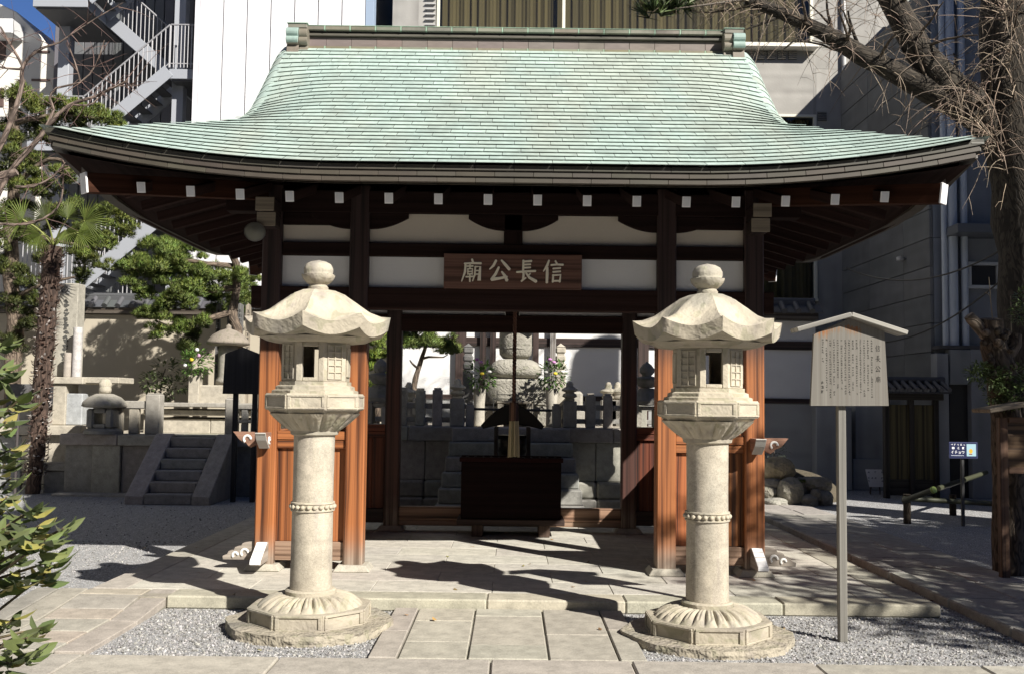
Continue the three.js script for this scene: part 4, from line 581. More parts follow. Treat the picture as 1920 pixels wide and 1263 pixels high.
{ // dark notice board seen in shade
  const d = 15.2, s = span(421, 663, 487, 738, d), t = put('dark_notice_board', 'dark gable topped wooden notice board on two posts at the left hall corner', 'notice board', [s.cx, 0, -d]);
  t.w('board', extrude([[s.x0 - 0.02, s.y0], [s.x1 + 0.02, s.y0], [s.x1, s.y1], [s.cx, s.y1 + 0.1], [s.x0, s.y1]], 0.05, [0.025, 0.025, 0.03], 0.004).translate(0, 0, -d), M.woodGrey);
  for (const k of [0.3, 0.85]) t.w('post', bx(lerp(s.x0, s.x1, k) - 0.035, lerp(s.x0, s.x1, k) + 0.035, 0, s.y0 + 0.1, -d - 0.1, -d - 0.03, [0.03, 0.03, 0.035]), M.woodGrey);
}
{ // grave tablets of weathered wood with brushed writing
  const d = 18.7; [[407, 569, 9], [428, 571, 9], [447, 568, 14], [463, 569, 10]].forEach(([px, py, w], i) => { const s = span(px - w / 2, py, px + w / 2, 757, d), t = put('wooden_grave_tablet', ['leftmost tall narrow grey wooden grave tablet above the round roofed lantern', 'second tall grey wooden grave tablet from the left above the round roofed lantern', 'widest tall grey wooden grave tablet above the round roofed lantern', 'rightmost pale written wooden grave tablet beside the hall corner'][i], 'grave tablet', [s.cx, s.y0, -d], 'wooden grave tablets on the left terrace');
    const w2 = (s.x1 - s.x0) / 2, H = s.y1; const o = [[s.cx - w2, s.y0], [s.cx + w2, s.y0], [s.cx + w2, H - 0.06], [s.cx + w2 * 0.7, H - 0.08], [s.cx + w2, H - 0.1], [s.cx, H], [s.cx - w2, H - 0.1], [s.cx - w2 * 0.7, H - 0.08], [s.cx - w2, H - 0.06]]; void o;
    t.w('plank', extrude([[s.cx - w2, s.y0], [s.cx + w2, s.y0], [s.cx + w2, H - 0.04], [s.cx, H], [s.cx - w2, H - 0.04]], 0.02, i === 3 ? [0.42, 0.37, 0.3] : [0.2, 0.2, 0.2], 0.002).translate(0, 0, -d), M.woodGrey);
    const ink = []; for (let k = 0; k < 14; k++) { const y = H - 0.12 - k * 0.085; for (let j = 0; j < 3; j++) ink.push(bx(s.cx - w2 * R(0.2, 0.7), s.cx + w2 * R(0.2, 0.7), y - j * 0.022 - 0.008, y - j * 0.022, -d + 0.009, -d + 0.0115, [0.02, 0.02, 0.02], 0.0005)); ink.push(bx(s.cx - 0.006, s.cx + 0.006, y - 0.06, y, -d + 0.009, -d + 0.0118, [0.02, 0.02, 0.02], 0.0005)); } stuff(t.w('brush_writing', ink, M.matt)); });
}
function wallCoping(t, x0, x1, y, z, w = 0.55) { // tile capping: two slopes of round-ended tiles and a ridge
  const n = Math.round((x1 - x0) / 0.26), cT = [0.085, 0.088, 0.095];
  t.w('coping_base', bx(x0, x1, y - 0.12, y, z - w * 0.42, z + w * 0.42, [0.10, 0.085, 0.07], 0.006), M.wood);
  for (let k = 0; k < n; k++) { const x = lerp(x0, x1, (k + 0.5) / n), g = []; for (const f of [1, -1]) { g.push(tube([V(x, y + 0.03, z + f * w / 2), V(x, y + 0.2, z + f * 0.05)], 0.055, 8, tint(cT, R(0.85, 1.2)))); g.push(bar(V(x + 0.13, y + 0.0, z + f * w / 2), V(x + 0.13, y + 0.17, z + f * 0.05), 0.17, 0.02, tint(cT, R(0.8, 1.1)))); } t.w('roof_tile', g, M.paint); }
  t.w('ridge_tile', [bx(x0, x1, y + 0.15, y + 0.23, z - 0.08, z + 0.08, cT, 0.01), tube([V(x0, y + 0.25, z), V(x1, y + 0.25, z)], 0.06, 8, cT)], M.paint);
}
{ // plaster boundary wall with tile coping
  const d = 19.9, x0 = -14.4, x1 = -2.1, yT = at(250, 578, d).y, t = put('plaster_wall', 'beige plaster boundary wall with dark tiled coping behind the left graves', 'wall', [(x0 + x1) / 2, 0, -d]);
  t.w('plaster', bx(x0, x1, 0.6, yT - 0.13, -d - 0.24, -d, [0.50, 0.45, 0.36], 0.004), M.plaster); t.w('footing', bx(x0, x1, 0, 0.598, -d - 0.27, -d + 0.03, GR, 0.01), M.granite);
  wallCoping(t, x0, x1, yT, -d - 0.12);
}
{ // the tall inscribed stele with its plinth
  const d = 17.3, s = span(101, 531, 143, 706, d), t = put('inscribed_stele', 'tall grey stone stele with brushed inscription and small crest, behind the palm', 'stele', [s.cx, s.y0, -d]);
  t.w('slab', block(s, 0.3, [0.50, 0.48, 0.42], 0.012), M.granite);
  const e = span(111, 533, 131, 552, d); t.w('crest_panel', [block({ ...e, z: -d + 0.012 }, 0.02, [0.33, 0.33, 0.32], 0.006), fin(new THREE.TorusGeometry(0.055, 0.012, 6, 18), [0.12, 0.12, 0.12]).translate(e.cx, (e.y0 + e.y1) / 2, -d + 0.016), fin(new THREE.CircleGeometry(0.025, 12), [0.12, 0.12, 0.12]).translate(e.cx, (e.y0 + e.y1) / 2, -d + 0.0165)], M.granite);
  const ink = []; for (let k = 0; k < 15; k++) { const y = e.y0 - 0.12 - k * 0.075, x = s.cx - 0.0 + R(-0.02, 0.02); for (let j = 0; j < 3; j++) { const pts = [[x + R(-0.045, 0), y + R(-0.03, 0.03), 0.012], [x + R(-0.02, 0.02), y + R(-0.03, 0.03), 0.02], [x + R(0, 0.045), y + R(-0.03, 0.03), 0.01]]; ink.push(extrude(strokeOutline(pts), 0.008, [0.07, 0.07, 0.065], 0).translate(0, 0, -d + 0.003 + j * 0.0004)); } } stuff(t.w('inscription', ink, M.matt));
}
{
  const d = 17.2, Y = at(125, 706, d).y;
  for (const [a, b, py, r, label, c] of [[117, 132, 661, 0.066, 'short thick pale stone cylinder before the inscribed stele', [0.55, 0.5, 0.45]], [133, 150, 614, 0.075, 'tall white stone cylinder right of the inscribed stele', [0.72, 0.7, 0.7]]]) { const x = at((a + b) / 2, 700, d - 0.1).x, h = at(125, py, d).y - Y; solo('stone_cylinder', lathe([[0, 0], [r, 0], [r, h - 0.01], [r - 0.012, h], [0, h]], 20, c), M.granite, label, 'stone cylinder', null, [x, Y, -d + 0.08]); }
  const t = put('monument_base', 'stepped pale stone monument base with block courses behind the palm trunk', 'monument base', [-7.9, 0, -16.7]);
  const S = (a, b, c2, e, dd, dep, c, m = M.granite, n = 'stone_block') => t.w(n, block(span(a, b, c2, e, dd), dep, c, 0.012), m);
  S(60, 706, 155, 719, 17.0, 0.8, PALE); S(150, 706.5, 222, 718, 17.1, 0.7, PALE); S(97, 719.3, 122, 796, 17.05, 0.5, PALE); S(122.6, 737, 153, 796, 17.1, 0.5, [0.5, 0.53, 0.56]); S(20, 742, 58, 762, 17.0, 0.5, PALE); S(10, 719.3, 96, 796, 17.4, 0.3, [0.16, 0.16, 0.17]);
  S(-40, 796.5, 150, 815, 16.75, 1.4, PALE); S(-40, 770, 90, 796, 16.9, 0.6, GR); S(-60, 815.5, 38, 930, 16.9, 1.2, [0.42, 0.43, 0.44]); S(88, 815.5, 152, 930, 16.9, 1.2, PALE);
  for (let r = 0; r < 5; r++) S(39, 816 + r * 23, 87.5, 816 + r * 23 + 21.5, 16.88 + 0.02 * (r % 2), 0.5, tint(PALE, R(0.85, 1.0)), M.stone);
  S(75, 868, 141, 882, 16.25, 0.5, GR); S(80, 882.5, 137, 928, 16.3, 0.45, GRD); S(89, 724, 98.5, 756, 16.98, 0.02, [0.03, 0.03, 0.035], M.paint, 'dark_plaque');
}
solo('iron_post', tube([V(0, 0, 0), V(0, 1.32, 0)], 0.022, 8, [0.07, 0.06, 0.06]), M.paint, 'thin dark metal post left of the palm trunk', 'post', null, [at(28, 900, 15.6).x, 0, -15.6]);

// ---------------------------------------------------------------- palm
rnd = RNG(505);
{
  const d = 16.15, b = at(62, 925, d), t = put('fan_palm', 'fan palm with shaggy brown trunk on the left, its fronds below the roof corner', 'palm tree', [b.x, 0, -d]);
  const ax = [[60, 925], [70, 840], [76, 740], [84, 640], [92, 540], [100, 462]].map(([x, y]) => at(x, y, d)); ax[0].y = 0; const cv = new THREE.CatmullRomCurve3(ax), pts = cv.getPoints(40);
  t.w('trunk', tube(pts, pts.map((_, i) => 0.112 + 0.008 * Math.sin(i * 1.9) + 0.025 * smooth(i / 40, 0.1, 0.6)), 14, (x, y, z) => { const n = 1 + 0.6 * fbm(x * 9, y * 11, z * 9); return [0.11 * n, 0.075 * n, 0.062 * n]; }), M.bark);
  const P = [], C = []; for (let i = 0; i < 950; i++) { const u = R(0.08, 1), o = cv.getPoint(u), a = R(0, 6.283), r = 0.125, dir = V(Math.cos(a), R(-0.7, 0.5), Math.sin(a)).normalize(); o.add(V(Math.cos(a) * r, 0, Math.sin(a) * r)); const pale = rnd() < 0.26 && u < 0.8; leafTo(P, C, o, dir, V(-Math.sin(a), 0, Math.cos(a)), pale ? R(0.05, 0.075) : R(0.04, 0.1), R(0.03, 0.06), pale ? [0.62, 0.58, 0.55] : tint([0.15, 0.1, 0.08], R(0.4, 1.6)), 0.5); } t.w('leaf_bases', raw(P, null, C), M.leaf); 
  const top = cv.getPoint(1);
  // fans: hub pixel, hub depth offset, pointing (screen angle), size, tilt
  const fans = [[86, 412, 0.2, 108, 0.44, 0.3], [126, 410, 0.3, 72, 0.45, 0.2], [158, 414, 0.4, 22, 0.5, 0.35], [42, 412, 0.2, 158, 0.5, 0.3], [70, 432, -0.3, 200, 0.4, 0.4], [146, 436, -0.3, -18, 0.42, 0.4], [122, 432, 0.55, -48, 0.34, 0.6], [76, 440, 0.5, 222, 0.34, 0.6]];
  for (const [px, py, dz, ang, L, tilt] of fans) {
    const hub = at(px, py, d - dz), a0 = ang * Math.PI / 180, X = V(Math.cos(a0), Math.sin(a0), R(0.0, 0.5) * Math.sign(dz || 1) * tilt).normalize(), Y = V(-Math.sin(a0), Math.cos(a0), R(-0.4, 0.4)).normalize(), Z = V().crossVectors(X, Y).normalize(); const n = 22, P2 = [], C2 = [], base = R(0.85, 1.2);
    for (let k = 0; k < n; k++) { const s = (k / (n - 1) - 0.5) * 2.9, dir = (q) => V().addScaledVector(X, Math.cos(s + q)).addScaledVector(Y, Math.sin(s + q)), l = L * (1 - 0.16 * Math.abs(s) / 1.45) * R(0.9, 1.05), w = 2.9 / n * 0.42, m = 0.5; const o = hub, a = hub.clone().addScaledVector(dir(-w), l * m).addScaledVector(Z, 0.01), b2 = hub.clone().addScaledVector(dir(w), l * m).addScaledVector(Z, 0.01), mid = hub.clone().addScaledVector(dir(0), l * m).addScaledVector(Z, -0.012), e = hub.clone().addScaledVector(dir(0), l); e.y -= L * 0.12 * R(0.2, 1.4); const c1 = tint([0.12, 0.155, 0.035], base * R(0.7, 1.25)); const tri = (...q) => { for (const v of q) { P2.push(v.x, v.y, v.z); C2.push(...c1); } }; tri(o, a, mid); tri(o, mid, b2); tri(a, e, mid); tri(mid, e, b2); }
    const f = t.w('frond', raw(P2, null, C2), M.leaf); const mid = top.clone().lerp(hub, 0.5); mid.y += 0.06; t.w('leaf_stalk', tube(new THREE.CatmullRomCurve3([top, mid, hub]).getPoints(6), 0.014, 5, [0.2, 0.22, 0.06]), M.leaf, f);
  }
}
// ---------------------------------------------------------------- pines
function pine(name, label, base, trunks, clumps, d, dens, col) {
  const t = put(name, label, 'pine tree', base); t.w('trunk', trunks.map(([pts, r0, r1]) => limb(pts.map(([x, y, dz]) => at(x, y, d - (dz || 0))), r0, r1, 8, [0.2, 0.16, 0.13], r0 * 0.15)), M.bark);
  const gs = []; for (const [x, y, r, dz, k] of clumps) { const c = at(x, y, d - (dz || 0)), rr = r * d / FPX; for (let q = 0; q < 6; q++) gs.push(tufts(V(c.x + R(-0.7, 0.7) * rr, c.y + R(-0.5, 0.5) * rr, c.z + R(-0.7, 0.7) * rr), rr * R(0.35, 0.65), Math.round(dens * rr * rr * 620), tint(col, (k || 1) * R(0.8, 1.2)))); } t.w('crown', gs, M.leaf); return t;
}
pine('garden_pine', 'bright green cloud pruned pine growing against the left plaster wall', [at(430, 757, 18.4).x, 0.95, -18.4], [[[[443, 757, 0], [438, 690, 0], [447, 640, 0.1], [436, 585, 0], [443, 520, 0], [432, 470, 0.2], [395, 452, 0.3]], 0.13, 0.05], [[[436, 585, 0], [380, 600, 0.3], [320, 612, 0.3], [290, 600, 0.4]], 0.06, 0.02], [[[440, 540, 0], [370, 545, 0.2], [290, 520, 0.3], [240, 500, 0.5]], 0.06, 0.02], [[[440, 500, 0], [360, 490, 0.4], [300, 470, 0.2]], 0.06, 0.02], [[[443, 520, 0], [470, 505, 0.2], [488, 520, 0.4]], 0.05, 0.02]],
  [[300, 462, 38, 0.2], [330, 452, 30, 0], [262, 505, 32, 0.4], [345, 498, 36, 0.3], [300, 520, 38, 0.4], [235, 498, 22, 0.5], [385, 530, 34, 0.3], [425, 548, 32, -0.7], [350, 545, 34, 0.5], [272, 548, 26, 0.3], [455, 545, 28, -0.8], [300, 585, 32, 0.4], [340, 575, 32, 0.4], [395, 588, 26, -0.6, 0.8], [330, 612, 26, 0.3], [275, 588, 20, 0.4], [470, 520, 20, 0.5], [360, 640, 24, 0.2, 0.55], [400, 560, 26, -0.7], [365, 470, 26, 0.2], [320, 480, 30, 0.4], [250, 535, 22, 0.5], [320, 555, 30, 0.5], [370, 515, 28, 0.4], [415, 515, 26, 0.2], [440, 575, 24, -0.9, 0.8], [470, 560, 22, -0.9], [370, 610, 24, 0.4], [300, 625, 22, 0.3], [345, 660, 20, 0.2, 0.6], [385, 605, 18, 0.0, 0.8], [450, 510, 20, 0.3]], 18.4, 2.2, [0.135, 0.20, 0.035]);
pine('tall_pine', 'tall dark pine with layered foliage behind the fan palm', [at(20, 800, 19.4).x, 0, -19.4], [[[[22, 850, 0], [26, 600, 0], [18, 440, 0], [28, 300, 0], [24, 190, 0], [40, 150, 0]], 0.17, 0.07], [[[22, 350, 0], [90, 300, 0.2], [150, 310, 0.4]], 0.06, 0.02], [[[26, 230, 0], [110, 215, 0.2], [200, 225, 0.3]], 0.06, 0.02], [[[20, 440, 0], [100, 450, 0.3], [190, 470, 0.3]], 0.07, 0.02], [[[24, 560, 0], [90, 530, 0.3], [140, 520, 0.3]], 0.05, 0.02]],
  [[40, 195, 36, 0], [85, 195, 36, 0.2], [125, 205, 32, 0.3], [165, 215, 32, 0.2], [205, 222, 26, 0.3], [150, 235, 24, 0], [30, 245, 30, -0.3, 0.7], [75, 250, 30, -0.2, 0.6], [40, 300, 34, 0.3, 0.8], [70, 335, 30, 0.3, 0.8], [10, 340, 30, 0.2, 0.7], [125, 332, 26, 0.5, 0.9], [60, 300, 24, 0, 0.5], [130, 385, 22, 0.4], [200, 385, 28, 0.2], [215, 410, 26, 0.3], [170, 405, 24, 0.0, 0.7], [180, 440, 28, 0.2], [140, 450, 24, 0, 0.6], [200, 460, 24, 0.3], [60, 440, 32, 0.2, 0.6], [20, 430, 32, 0, 0.6], [10, 500, 34, 0, 0.6], [50, 520, 30, 0.2, 0.6], [140, 480, 28, 0.2, 0.7], [190, 495, 20, 0.4, 0.8], [30, 570, 34, 0, 0.5], [60, 610, 30, 0.2, 0.45], [20, 640, 34, 0, 0.4], [110, 420, 24, 0, 0.6], [50, 390, 24, 0, 0.5], [150, 520, 22, 0.2, 0.7], [100, 270, 28, 0.1, 0.7], [90, 360, 26, 0.3, 0.8], [15, 260, 28, 0.1, 0.7], [45, 350, 28, 0.3, 0.8], [105, 400, 24, 0.3, 0.8], [235, 430, 22, 0.2], [170, 470, 26, 0.3, 0.9], [90, 480, 28, 0.2, 0.7], [80, 560, 26, 0.2, 0.6], [215, 240, 20, 0.3], [155, 430, 22, 0.3, 0.9], [5, 400, 28, 0.2, 0.7], [-10, 460, 30, 0.2, 0.7], [100, 235, 26, 0.2, 0.8]], 19.4, 1.9, [0.14, 0.19, 0.03]);
{ // understorey on the terrace
  const d = 18.6; solo('terrace_shrub', (() => { const g = []; for (const [x, y, r] of [[285, 715, 24], [310, 695, 26], [300, 735, 22], [330, 720, 20]]) { const c = at(x, y, d); g.push(leafCloud(c, r * d / FPX, 110, 0.12, [0.06, 0.085, 0.03])); } g.push(limb([at(300, 757, d), at(302, 715, d), at(310, 690, d)], 0.02, 0.01, 5)); return g; })(), M.leaf, 'dusty low shrub in front of the beige plaster wall below the pine', 'shrub');
}
// bare cherry boughs upper left
{
  const d = 12.5, t = put('bare_cherry_tree', 'leafless cherry tree reaching in from the upper left corner', 'tree', [at(-90, 800, d).x, 0, -d]);
  const A = (l) => l.map(([x, y, z]) => at(x, y, d - (z || 0))), L = [];
  const br = [[[[-90, 960], [-70, 700], [-50, 480], [-15, 345], [30, 320]], 0.14, 0.07], [[[-60, 560], [0, 352], [70, 262], [125, 200], [180, 180], [240, 150]], 0.07, 0.014], [[[-30, 330], [15, 240], [40, 160], [42, 125], [70, 95], [110, 80]], 0.065, 0.014], [[[42, 125], [20, 85], [0, 50]], 0.03, 0.012], [[[42, 130], [10, 128], [-20, 120]], 0.025, 0.01], [[[75, 255], [100, 205], [92, 185], [105, 165], [150, 155], [180, 120], [195, 75]], 0.035, 0.008], [[[130, 196], [170, 196], [205, 165], [260, 160]], 0.025, 0.007], [[[150, 153], [140, 118], [128, 85]], 0.02, 0.008], [[[110, 80], [170, 40], [230, 5]], 0.018, 0.006], [[[-15, 420], [60, 418], [110, 385], [118, 300]], 0.03, 0.01], [[[30, 350], [60, 350], [100, 330], [125, 300]], 0.03, 0.01]];
  const g = [], tw = []; for (const [p, a, b] of br) { const q = A(p); g.push(limb(q, a * 0.62, b * 0.8, 7, [0.24, 0.19, 0.17], a * 0.04)); if (a < 0.08) twigs(q, Math.round(8 + a * 60), 0.55, 0.0065, [0.17, 0.11, 0.095], 0.1, tw); }
  t.w('bough', g, M.bark); t.w('twigs', tw, M.matt); void L;
}
// near shrub at the left edge
{
  const t = put('broadleaf_shrub', 'glossy broad leaved evergreen shrub close at the left edge of the picture', 'shrub', [-2.35, 0, -3.9]);
  const tips = [[118, 990, 0.1], [72, 985, 0.2], [40, 965, 0], [100, 1050, 0.1], [30, 1045, -0.1], [62, 1000, -0.1], [85, 1010, 0.25], [12, 930, 0], [8, 990, 0.2], [10, 690, 0.1], [38, 745, 0.0], [10, 790, 0.2], [20, 840, 0], [8, 870, 0.1], [82, 1175, 0.1], [50, 1195, 0.2], [22, 1160, 0], [28, 1235, 0.1], [62, 1225, 0.0], [6, 1095, 0.1], [6, 1205, -0.1], [8, 640, 0], [25, 1010, 0.3], [-10, 1050, 0], [-15, 950, 0], [-15, 720, 0], [-20, 1180, 0], [20, 895, -0.15], [85, 1075, 0.0], [45, 1080, 0.15], [18, 760, -0.2], [66, 952, 0.1]];
  const P = [], C = [], st = [];
  for (const [px, py, dz] of tips) { const d = 3.75 - dz, o = at(px, py, d), root = V(-2.36 + R(-0.1, 0.1), clamp(o.y - R(0.15, 0.5), 0.1, 3), -3.9 + R(-0.1, 0.1)), mid = root.clone().lerp(o, 0.6).add(V(0, -0.02, 0)); st.push(tube([root, mid, o], [0.01, 0.006, 0.004], 5, [0.24, 0.2, 0.12])); const ax = o.clone().sub(mid).normalize().add(V(0, 0.5, 0)).normalize();
    const n = 9 + Math.floor(R(0, 5)); for (let k = 0; k < n; k++) { const a = k * 2.4 + R(-0.3, 0.3), h = V(Math.cos(a), 0, Math.sin(a)), d2 = h.addScaledVector(ax, R(-0.1, 0.9)); d2.y -= R(0, 0.5); d2.normalize(); const side = V().crossVectors(d2, ax).normalize(); const oo = o.clone().addScaledVector(ax, -k * 0.007), yl = rnd() < 0.12; const sz = R(0.6, 1.25); leafTo(P, C, oo, d2, side, 0.085 * sz * R(0.9, 1.1), 0.036 * sz * R(0.85, 1.15), yl ? tint([0.3, 0.27, 0.06], R(0.7, 1.2)) : tint([0.12, 0.16, 0.038], R(0.45, 1.35), 0.1), R(0.05, 0.6)); } }
  t.w('stem', st.concat([tube([V(-2.42, 0, -3.95), V(-2.38, 0.8, -3.92), V(-2.36, 1.9, -3.9)], [0.03, 0.022, 0.01], 7, [0.2, 0.16, 0.11]), tube([V(-2.45, 0, -3.85), V(-2.4, 0.9, -3.85), V(-2.5, 2.0, -3.8)], [0.025, 0.02, 0.01], 7, [0.2, 0.16, 0.11])]), M.bark); t.w('foliage', raw(P, null, C), M.leafThin);
}

// ---------------------------------------------------------------- middle: the grave behind the hall
rnd = RNG(606);
{
  const d = 14.6, Y = 1.18, x0 = -2.45, x1 = 2.45, t = put('grave_platform', 'raised grey stone grave platform with panelled sides seen through the hall', 'platform', [0, 0, -d]);
  t.w('core', bx(x0 + 0.06, x1 - 0.06, 0, 0.98, -18.2, -d - 0.12, GRD), M.granite);
  for (let k = 0; k < 5; k++) { const a = lerp(x0, x1, k / 5), b = lerp(x0, x1, (k + 1) / 5); t.w('coping_stone', bx(a + 0.003, b - 0.003, 0.975, Y, -d - 0.5, -d + 0.06, tint(GR, R(0.92, 1.05)), 0.014), M.granite); }
  for (let k = 0; k < 8; k++) { const a = lerp(x0, x1, k / 8), b = lerp(x0, x1, (k + 1) / 8); t.w('face_panel', bx(a + 0.004, b - 0.004, 0.42, 0.9745, -d - 0.115, -d - 0.02, tint(GR, R(0.95, 1.1)), 0.01), M.granite); }
  for (let k = 0; k < 4; k++) { const a = lerp(x0, x1, k / 4), b = lerp(x0, x1, (k + 1) / 4); t.w('plinth_stone', bx(a - 0.03 * (k === 0) + 0.003, b - 0.003, 0.18, 0.4195, -d - 0.11, -d + 0.14, tint(GR, R(0.9, 1.0)), 0.03), M.granite); t.w('plinth_stone', bx(a + 0.003, b - 0.003, 0.0, 0.1795, -d - 0.11, -d + 0.24, tint(GR, R(0.9, 1.0)), 0.02), M.granite); }
  for (let k = 0; k < 5; k++) { const a = lerp(x0 + 0.06, x1 - 0.06, k / 5), b = lerp(x0 + 0.06, x1 - 0.06, (k + 1) / 5); t.w('paving_stone', bx(a + 0.004, b - 0.004, 0.981, Y - 0.02, -18.15, -d - 0.501, tint(PALE, R(0.95, 1.05)), 0.008), M.granite); }
  const s = put('grave_steps', 'broad grey stone steps rising to the grave behind the offering box', 'steps', [0, 0, -13.9]);
  for (let k = 0; k < 6; k++) s.w('step', bx(-0.98 + 0.03 * k, 0.98 - 0.03 * k, k * 0.196, (k + 1) * 0.196 - 0.002, -d + 0.061 - 0.0005 * k, -13.2 - k * 0.22, tint(GRD, R(0.95, 1.08)), 0.014), M.granite);
}
{ // balustrade round the grave
  const d = 14.78, Y = 1.181, t = put('grave_balustrade', 'low stone balustrade with finialed posts round the grave behind the hall', 'balustrade', [0, Y, -d]);
  const X = (px) => at(px, 770, d).x, H = (py) => at(960, py, d).y;
  const post = (a, b, py, fin2) => { const xa = X(a), xb = X(b), w = (xb - xa) / 2, cx = (xa + xb) / 2, y = H(py); const p = t.w(fin2 ? 'newel_post' : 'picket', fin2 ? bx(xa, xb, Y, y, -d - w, -d + w, GR, 0.012) : [bx(xa, xb, Y, y - 0.03, -d - w, -d + w, tint(GR, R(0.95, 1.1)), 0.01), bx(xa + 0.018, xb - 0.018, y - 0.0305, y, -d - w + 0.018, -d + w - 0.018, PALE, 0.012)], M.granite); if (fin2) t.w('finial', [bx(xa + 0.03, xb - 0.03, y - 0.001, y + 0.04, -d - w + 0.03, -d + w - 0.03, PALE, 0.01), lathe([[0, 0.04], [0.06, 0.04], [0.11, 0.065], [0.1, 0.1], [0.06, 0.125], [0.12, 0.15], [0.115, 0.175], [0.05, 0.215], [0.055, 0.25], [0.035, 0.28], [0, 0.29]], 18, PALE, false).translate(cx, y, -d)], M.stone, p); };
  post(779, 797, 729); post(811, 829, 728); post(844, 871, 748, true); post(873.5, 889, 755); post(1035, 1052, 755); post(1055, 1081, 750, true); post(1098, 1116, 735); post(1131, 1148, 735); post(748, 764, 728); post(716, 733, 728); post(1163, 1180, 735); post(1196, 1212, 735); post(1228, 1244, 735); post(684, 700, 728);
  for (const [a, b] of [[670, 873], [1053, 1262]]) for (const [p, q] of [[757, 767], [783, 792]]) t.w('rail', bx(X(a), X(b), H(q), H(p), -d - 0.04, -d + 0.04, GRD, 0.008), M.granite);
  t.w('iron_bar', tube([V(X(888), H(767), -d), V(X(1036), H(768), -d)], 0.02, 8, [0.05, 0.05, 0.05]), M.paint);
}
{ // the grave monument: stacked stone pagoda
  const d = 16.2, Y = 1.16, t = put('grave_monument', 'large stacked stone grave monument with rounded body between two flower vases', 'grave monument', [0.07, Y, -d]), X = at(966, 700, d).x, H = (py) => at(960, py, d).y, f = (p, c = GR, n = 32) => lathe(p.map(([r, y]) => [r, H(y)]), n, c, false).translate(X, 0, -d);
  const mot = (x, y, z) => { const n = fbm(x * 2.5, y * 2.5, z * 2.5), k = 1 + 0.5 * n; return [0.42 * k, 0.405 * k, 0.365 * k]; };
  t.w('base_block', [bx(X - 0.56, X + 0.56, Y, H(760), -d - 0.56, -d + 0.56, mot, 0.03), bx(X - 0.5, X + 0.5, H(760) - 0.001, H(711), -d - 0.5, -d + 0.5, mot, 0.03)], M.rock);
  { const w = 0.42, y0 = H(710.5), y1 = H(673); const g = new THREE.SphereGeometry(1, 24, 12), p = g.attributes.position; for (let i = 0; i < p.count; i++) { const x = p.getX(i), y = p.getY(i), z = p.getZ(i), m = Math.pow(Math.pow(Math.abs(x), 4) + Math.pow(Math.abs(z), 4) + Math.pow(Math.abs(y), 4), -0.25); p.setXYZ(i, X + x * m * (y > 0 ? lerp(w, w * 0.75, y) : w), lerp(y0, y1, (y * m + 1) / 2), -d + z * m * w); } g.computeVertexNormals(); t.w('body_block', fin(g, mot), M.rock); }
  t.w('drum', f([[0, 672.5], [0.2, 672], [0.255, 664], [0.265, 650], [0.26, 625], [0.26, 610], [0, 609]], mot), M.rock); t.w('carved_band', fin(new THREE.TorusGeometry(0.2, 0.02, 6, 28, Math.PI).rotateX(1.4).translate(X, H(657), -d + 0.06), mot), M.rock);
  t.w('roof_cap', [bx(X - 0.44, X + 0.44, H(608), H(598), -d - 0.44, -d + 0.44, mot, 0.02), fin(new THREE.ConeGeometry(0.55, 0.34, 4, 1).rotateY(Math.PI / 4).translate(X, H(598) + 0.17, -d), mot)], M.rock); t.w('spire', f([[0, 562], [0.12, 560], [0.14, 552], [0.08, 545], [0.09, 520], [0.07, 505], [0.1, 495], [0.06, 482], [0, 478]], mot, 16), M.rock);
  // low iron rack and incense table in front
  const r = put('incense_rack', 'thin iron rack and stone incense table before the grave monument', 'rack', [X, Y, -15.4]), z = -15.4, Q = (px, py) => at(px, py, 15.4); const rod = (a, b) => tube([Q(...a), Q(...b)], 0.007, 5, [0.04, 0.04, 0.04]);
  r.w('frame', [rod([925, 745], [925, 790]), rod([1000, 745], [1000, 790]), rod([925, 747], [1000, 747]), rod([932, 732], [932, 747]), rod([996, 732], [996, 747]), rod([932, 739], [996, 739])], M.paint); const s = span(931, 750, 1000, 756, 15.4); r.w('table_top', block({ ...s, z: -15.42 }, 0.3, PALE, 0.01), M.granite); for (const px of [938, 993]) { const q = span(px - 6, 756.2, px + 6, 800, 15.42); r.w('table_leg', block({ ...q, y0: Y }, 0.25, PALE, 0.01), M.granite); } void z;
}
for (const [px, top, lab] of [[898, 700, 'pale stone vase of green cut flowers left of the grave monument'], [1034, 702, 'pale stone vase of green cut flowers right of the grave monument']]) {
  const d = 15.3, b = at(px, 800, d), t = put('flower_vase', lab, 'flower vase', [b.x, 1.161, -d], 'pair of flower vases at the grave'), y = at(px, 728, d).y - 1.161;
  t.w('vase', lathe([[0, 0], [0.075, 0], [0.085, 0.03], [0.082, y * 0.6], [0.1, y], [0.085, y], [0.07, y * 0.8], [0, y * 0.8]], 20, [0.6, 0.57, 0.5], false).translate(b.x, 1.161, -d), M.granite);
  const c = V(b.x + 0.02, 1.161 + y + 0.2, -d); t.w('foliage', [leafCloud(c, 0.23, 260, 0.1, [0.055, 0.12, 0.02], 1.05, 0.1)], M.leaf); for (const [dx, dy, col] of [[0.0, 0.19, [0.55, 0.25, 0.5]], [0.02, 0.02, [0.8, 0.62, 0.05]], [-0.06, 0.23, [0.5, 0.2, 0.45]], [0.13, 0.05, [0.75, 0.75, 0.72]], [-0.12, 0.04, [0.7, 0.7, 0.66]]]) t.w('blossom', fin(new THREE.DodecahedronGeometry(0.034, 1).scale(1, 0.7, 1).translate(c.x + dx, c.y + dy, c.z + 0.2), col), M.leaf); void top;
}
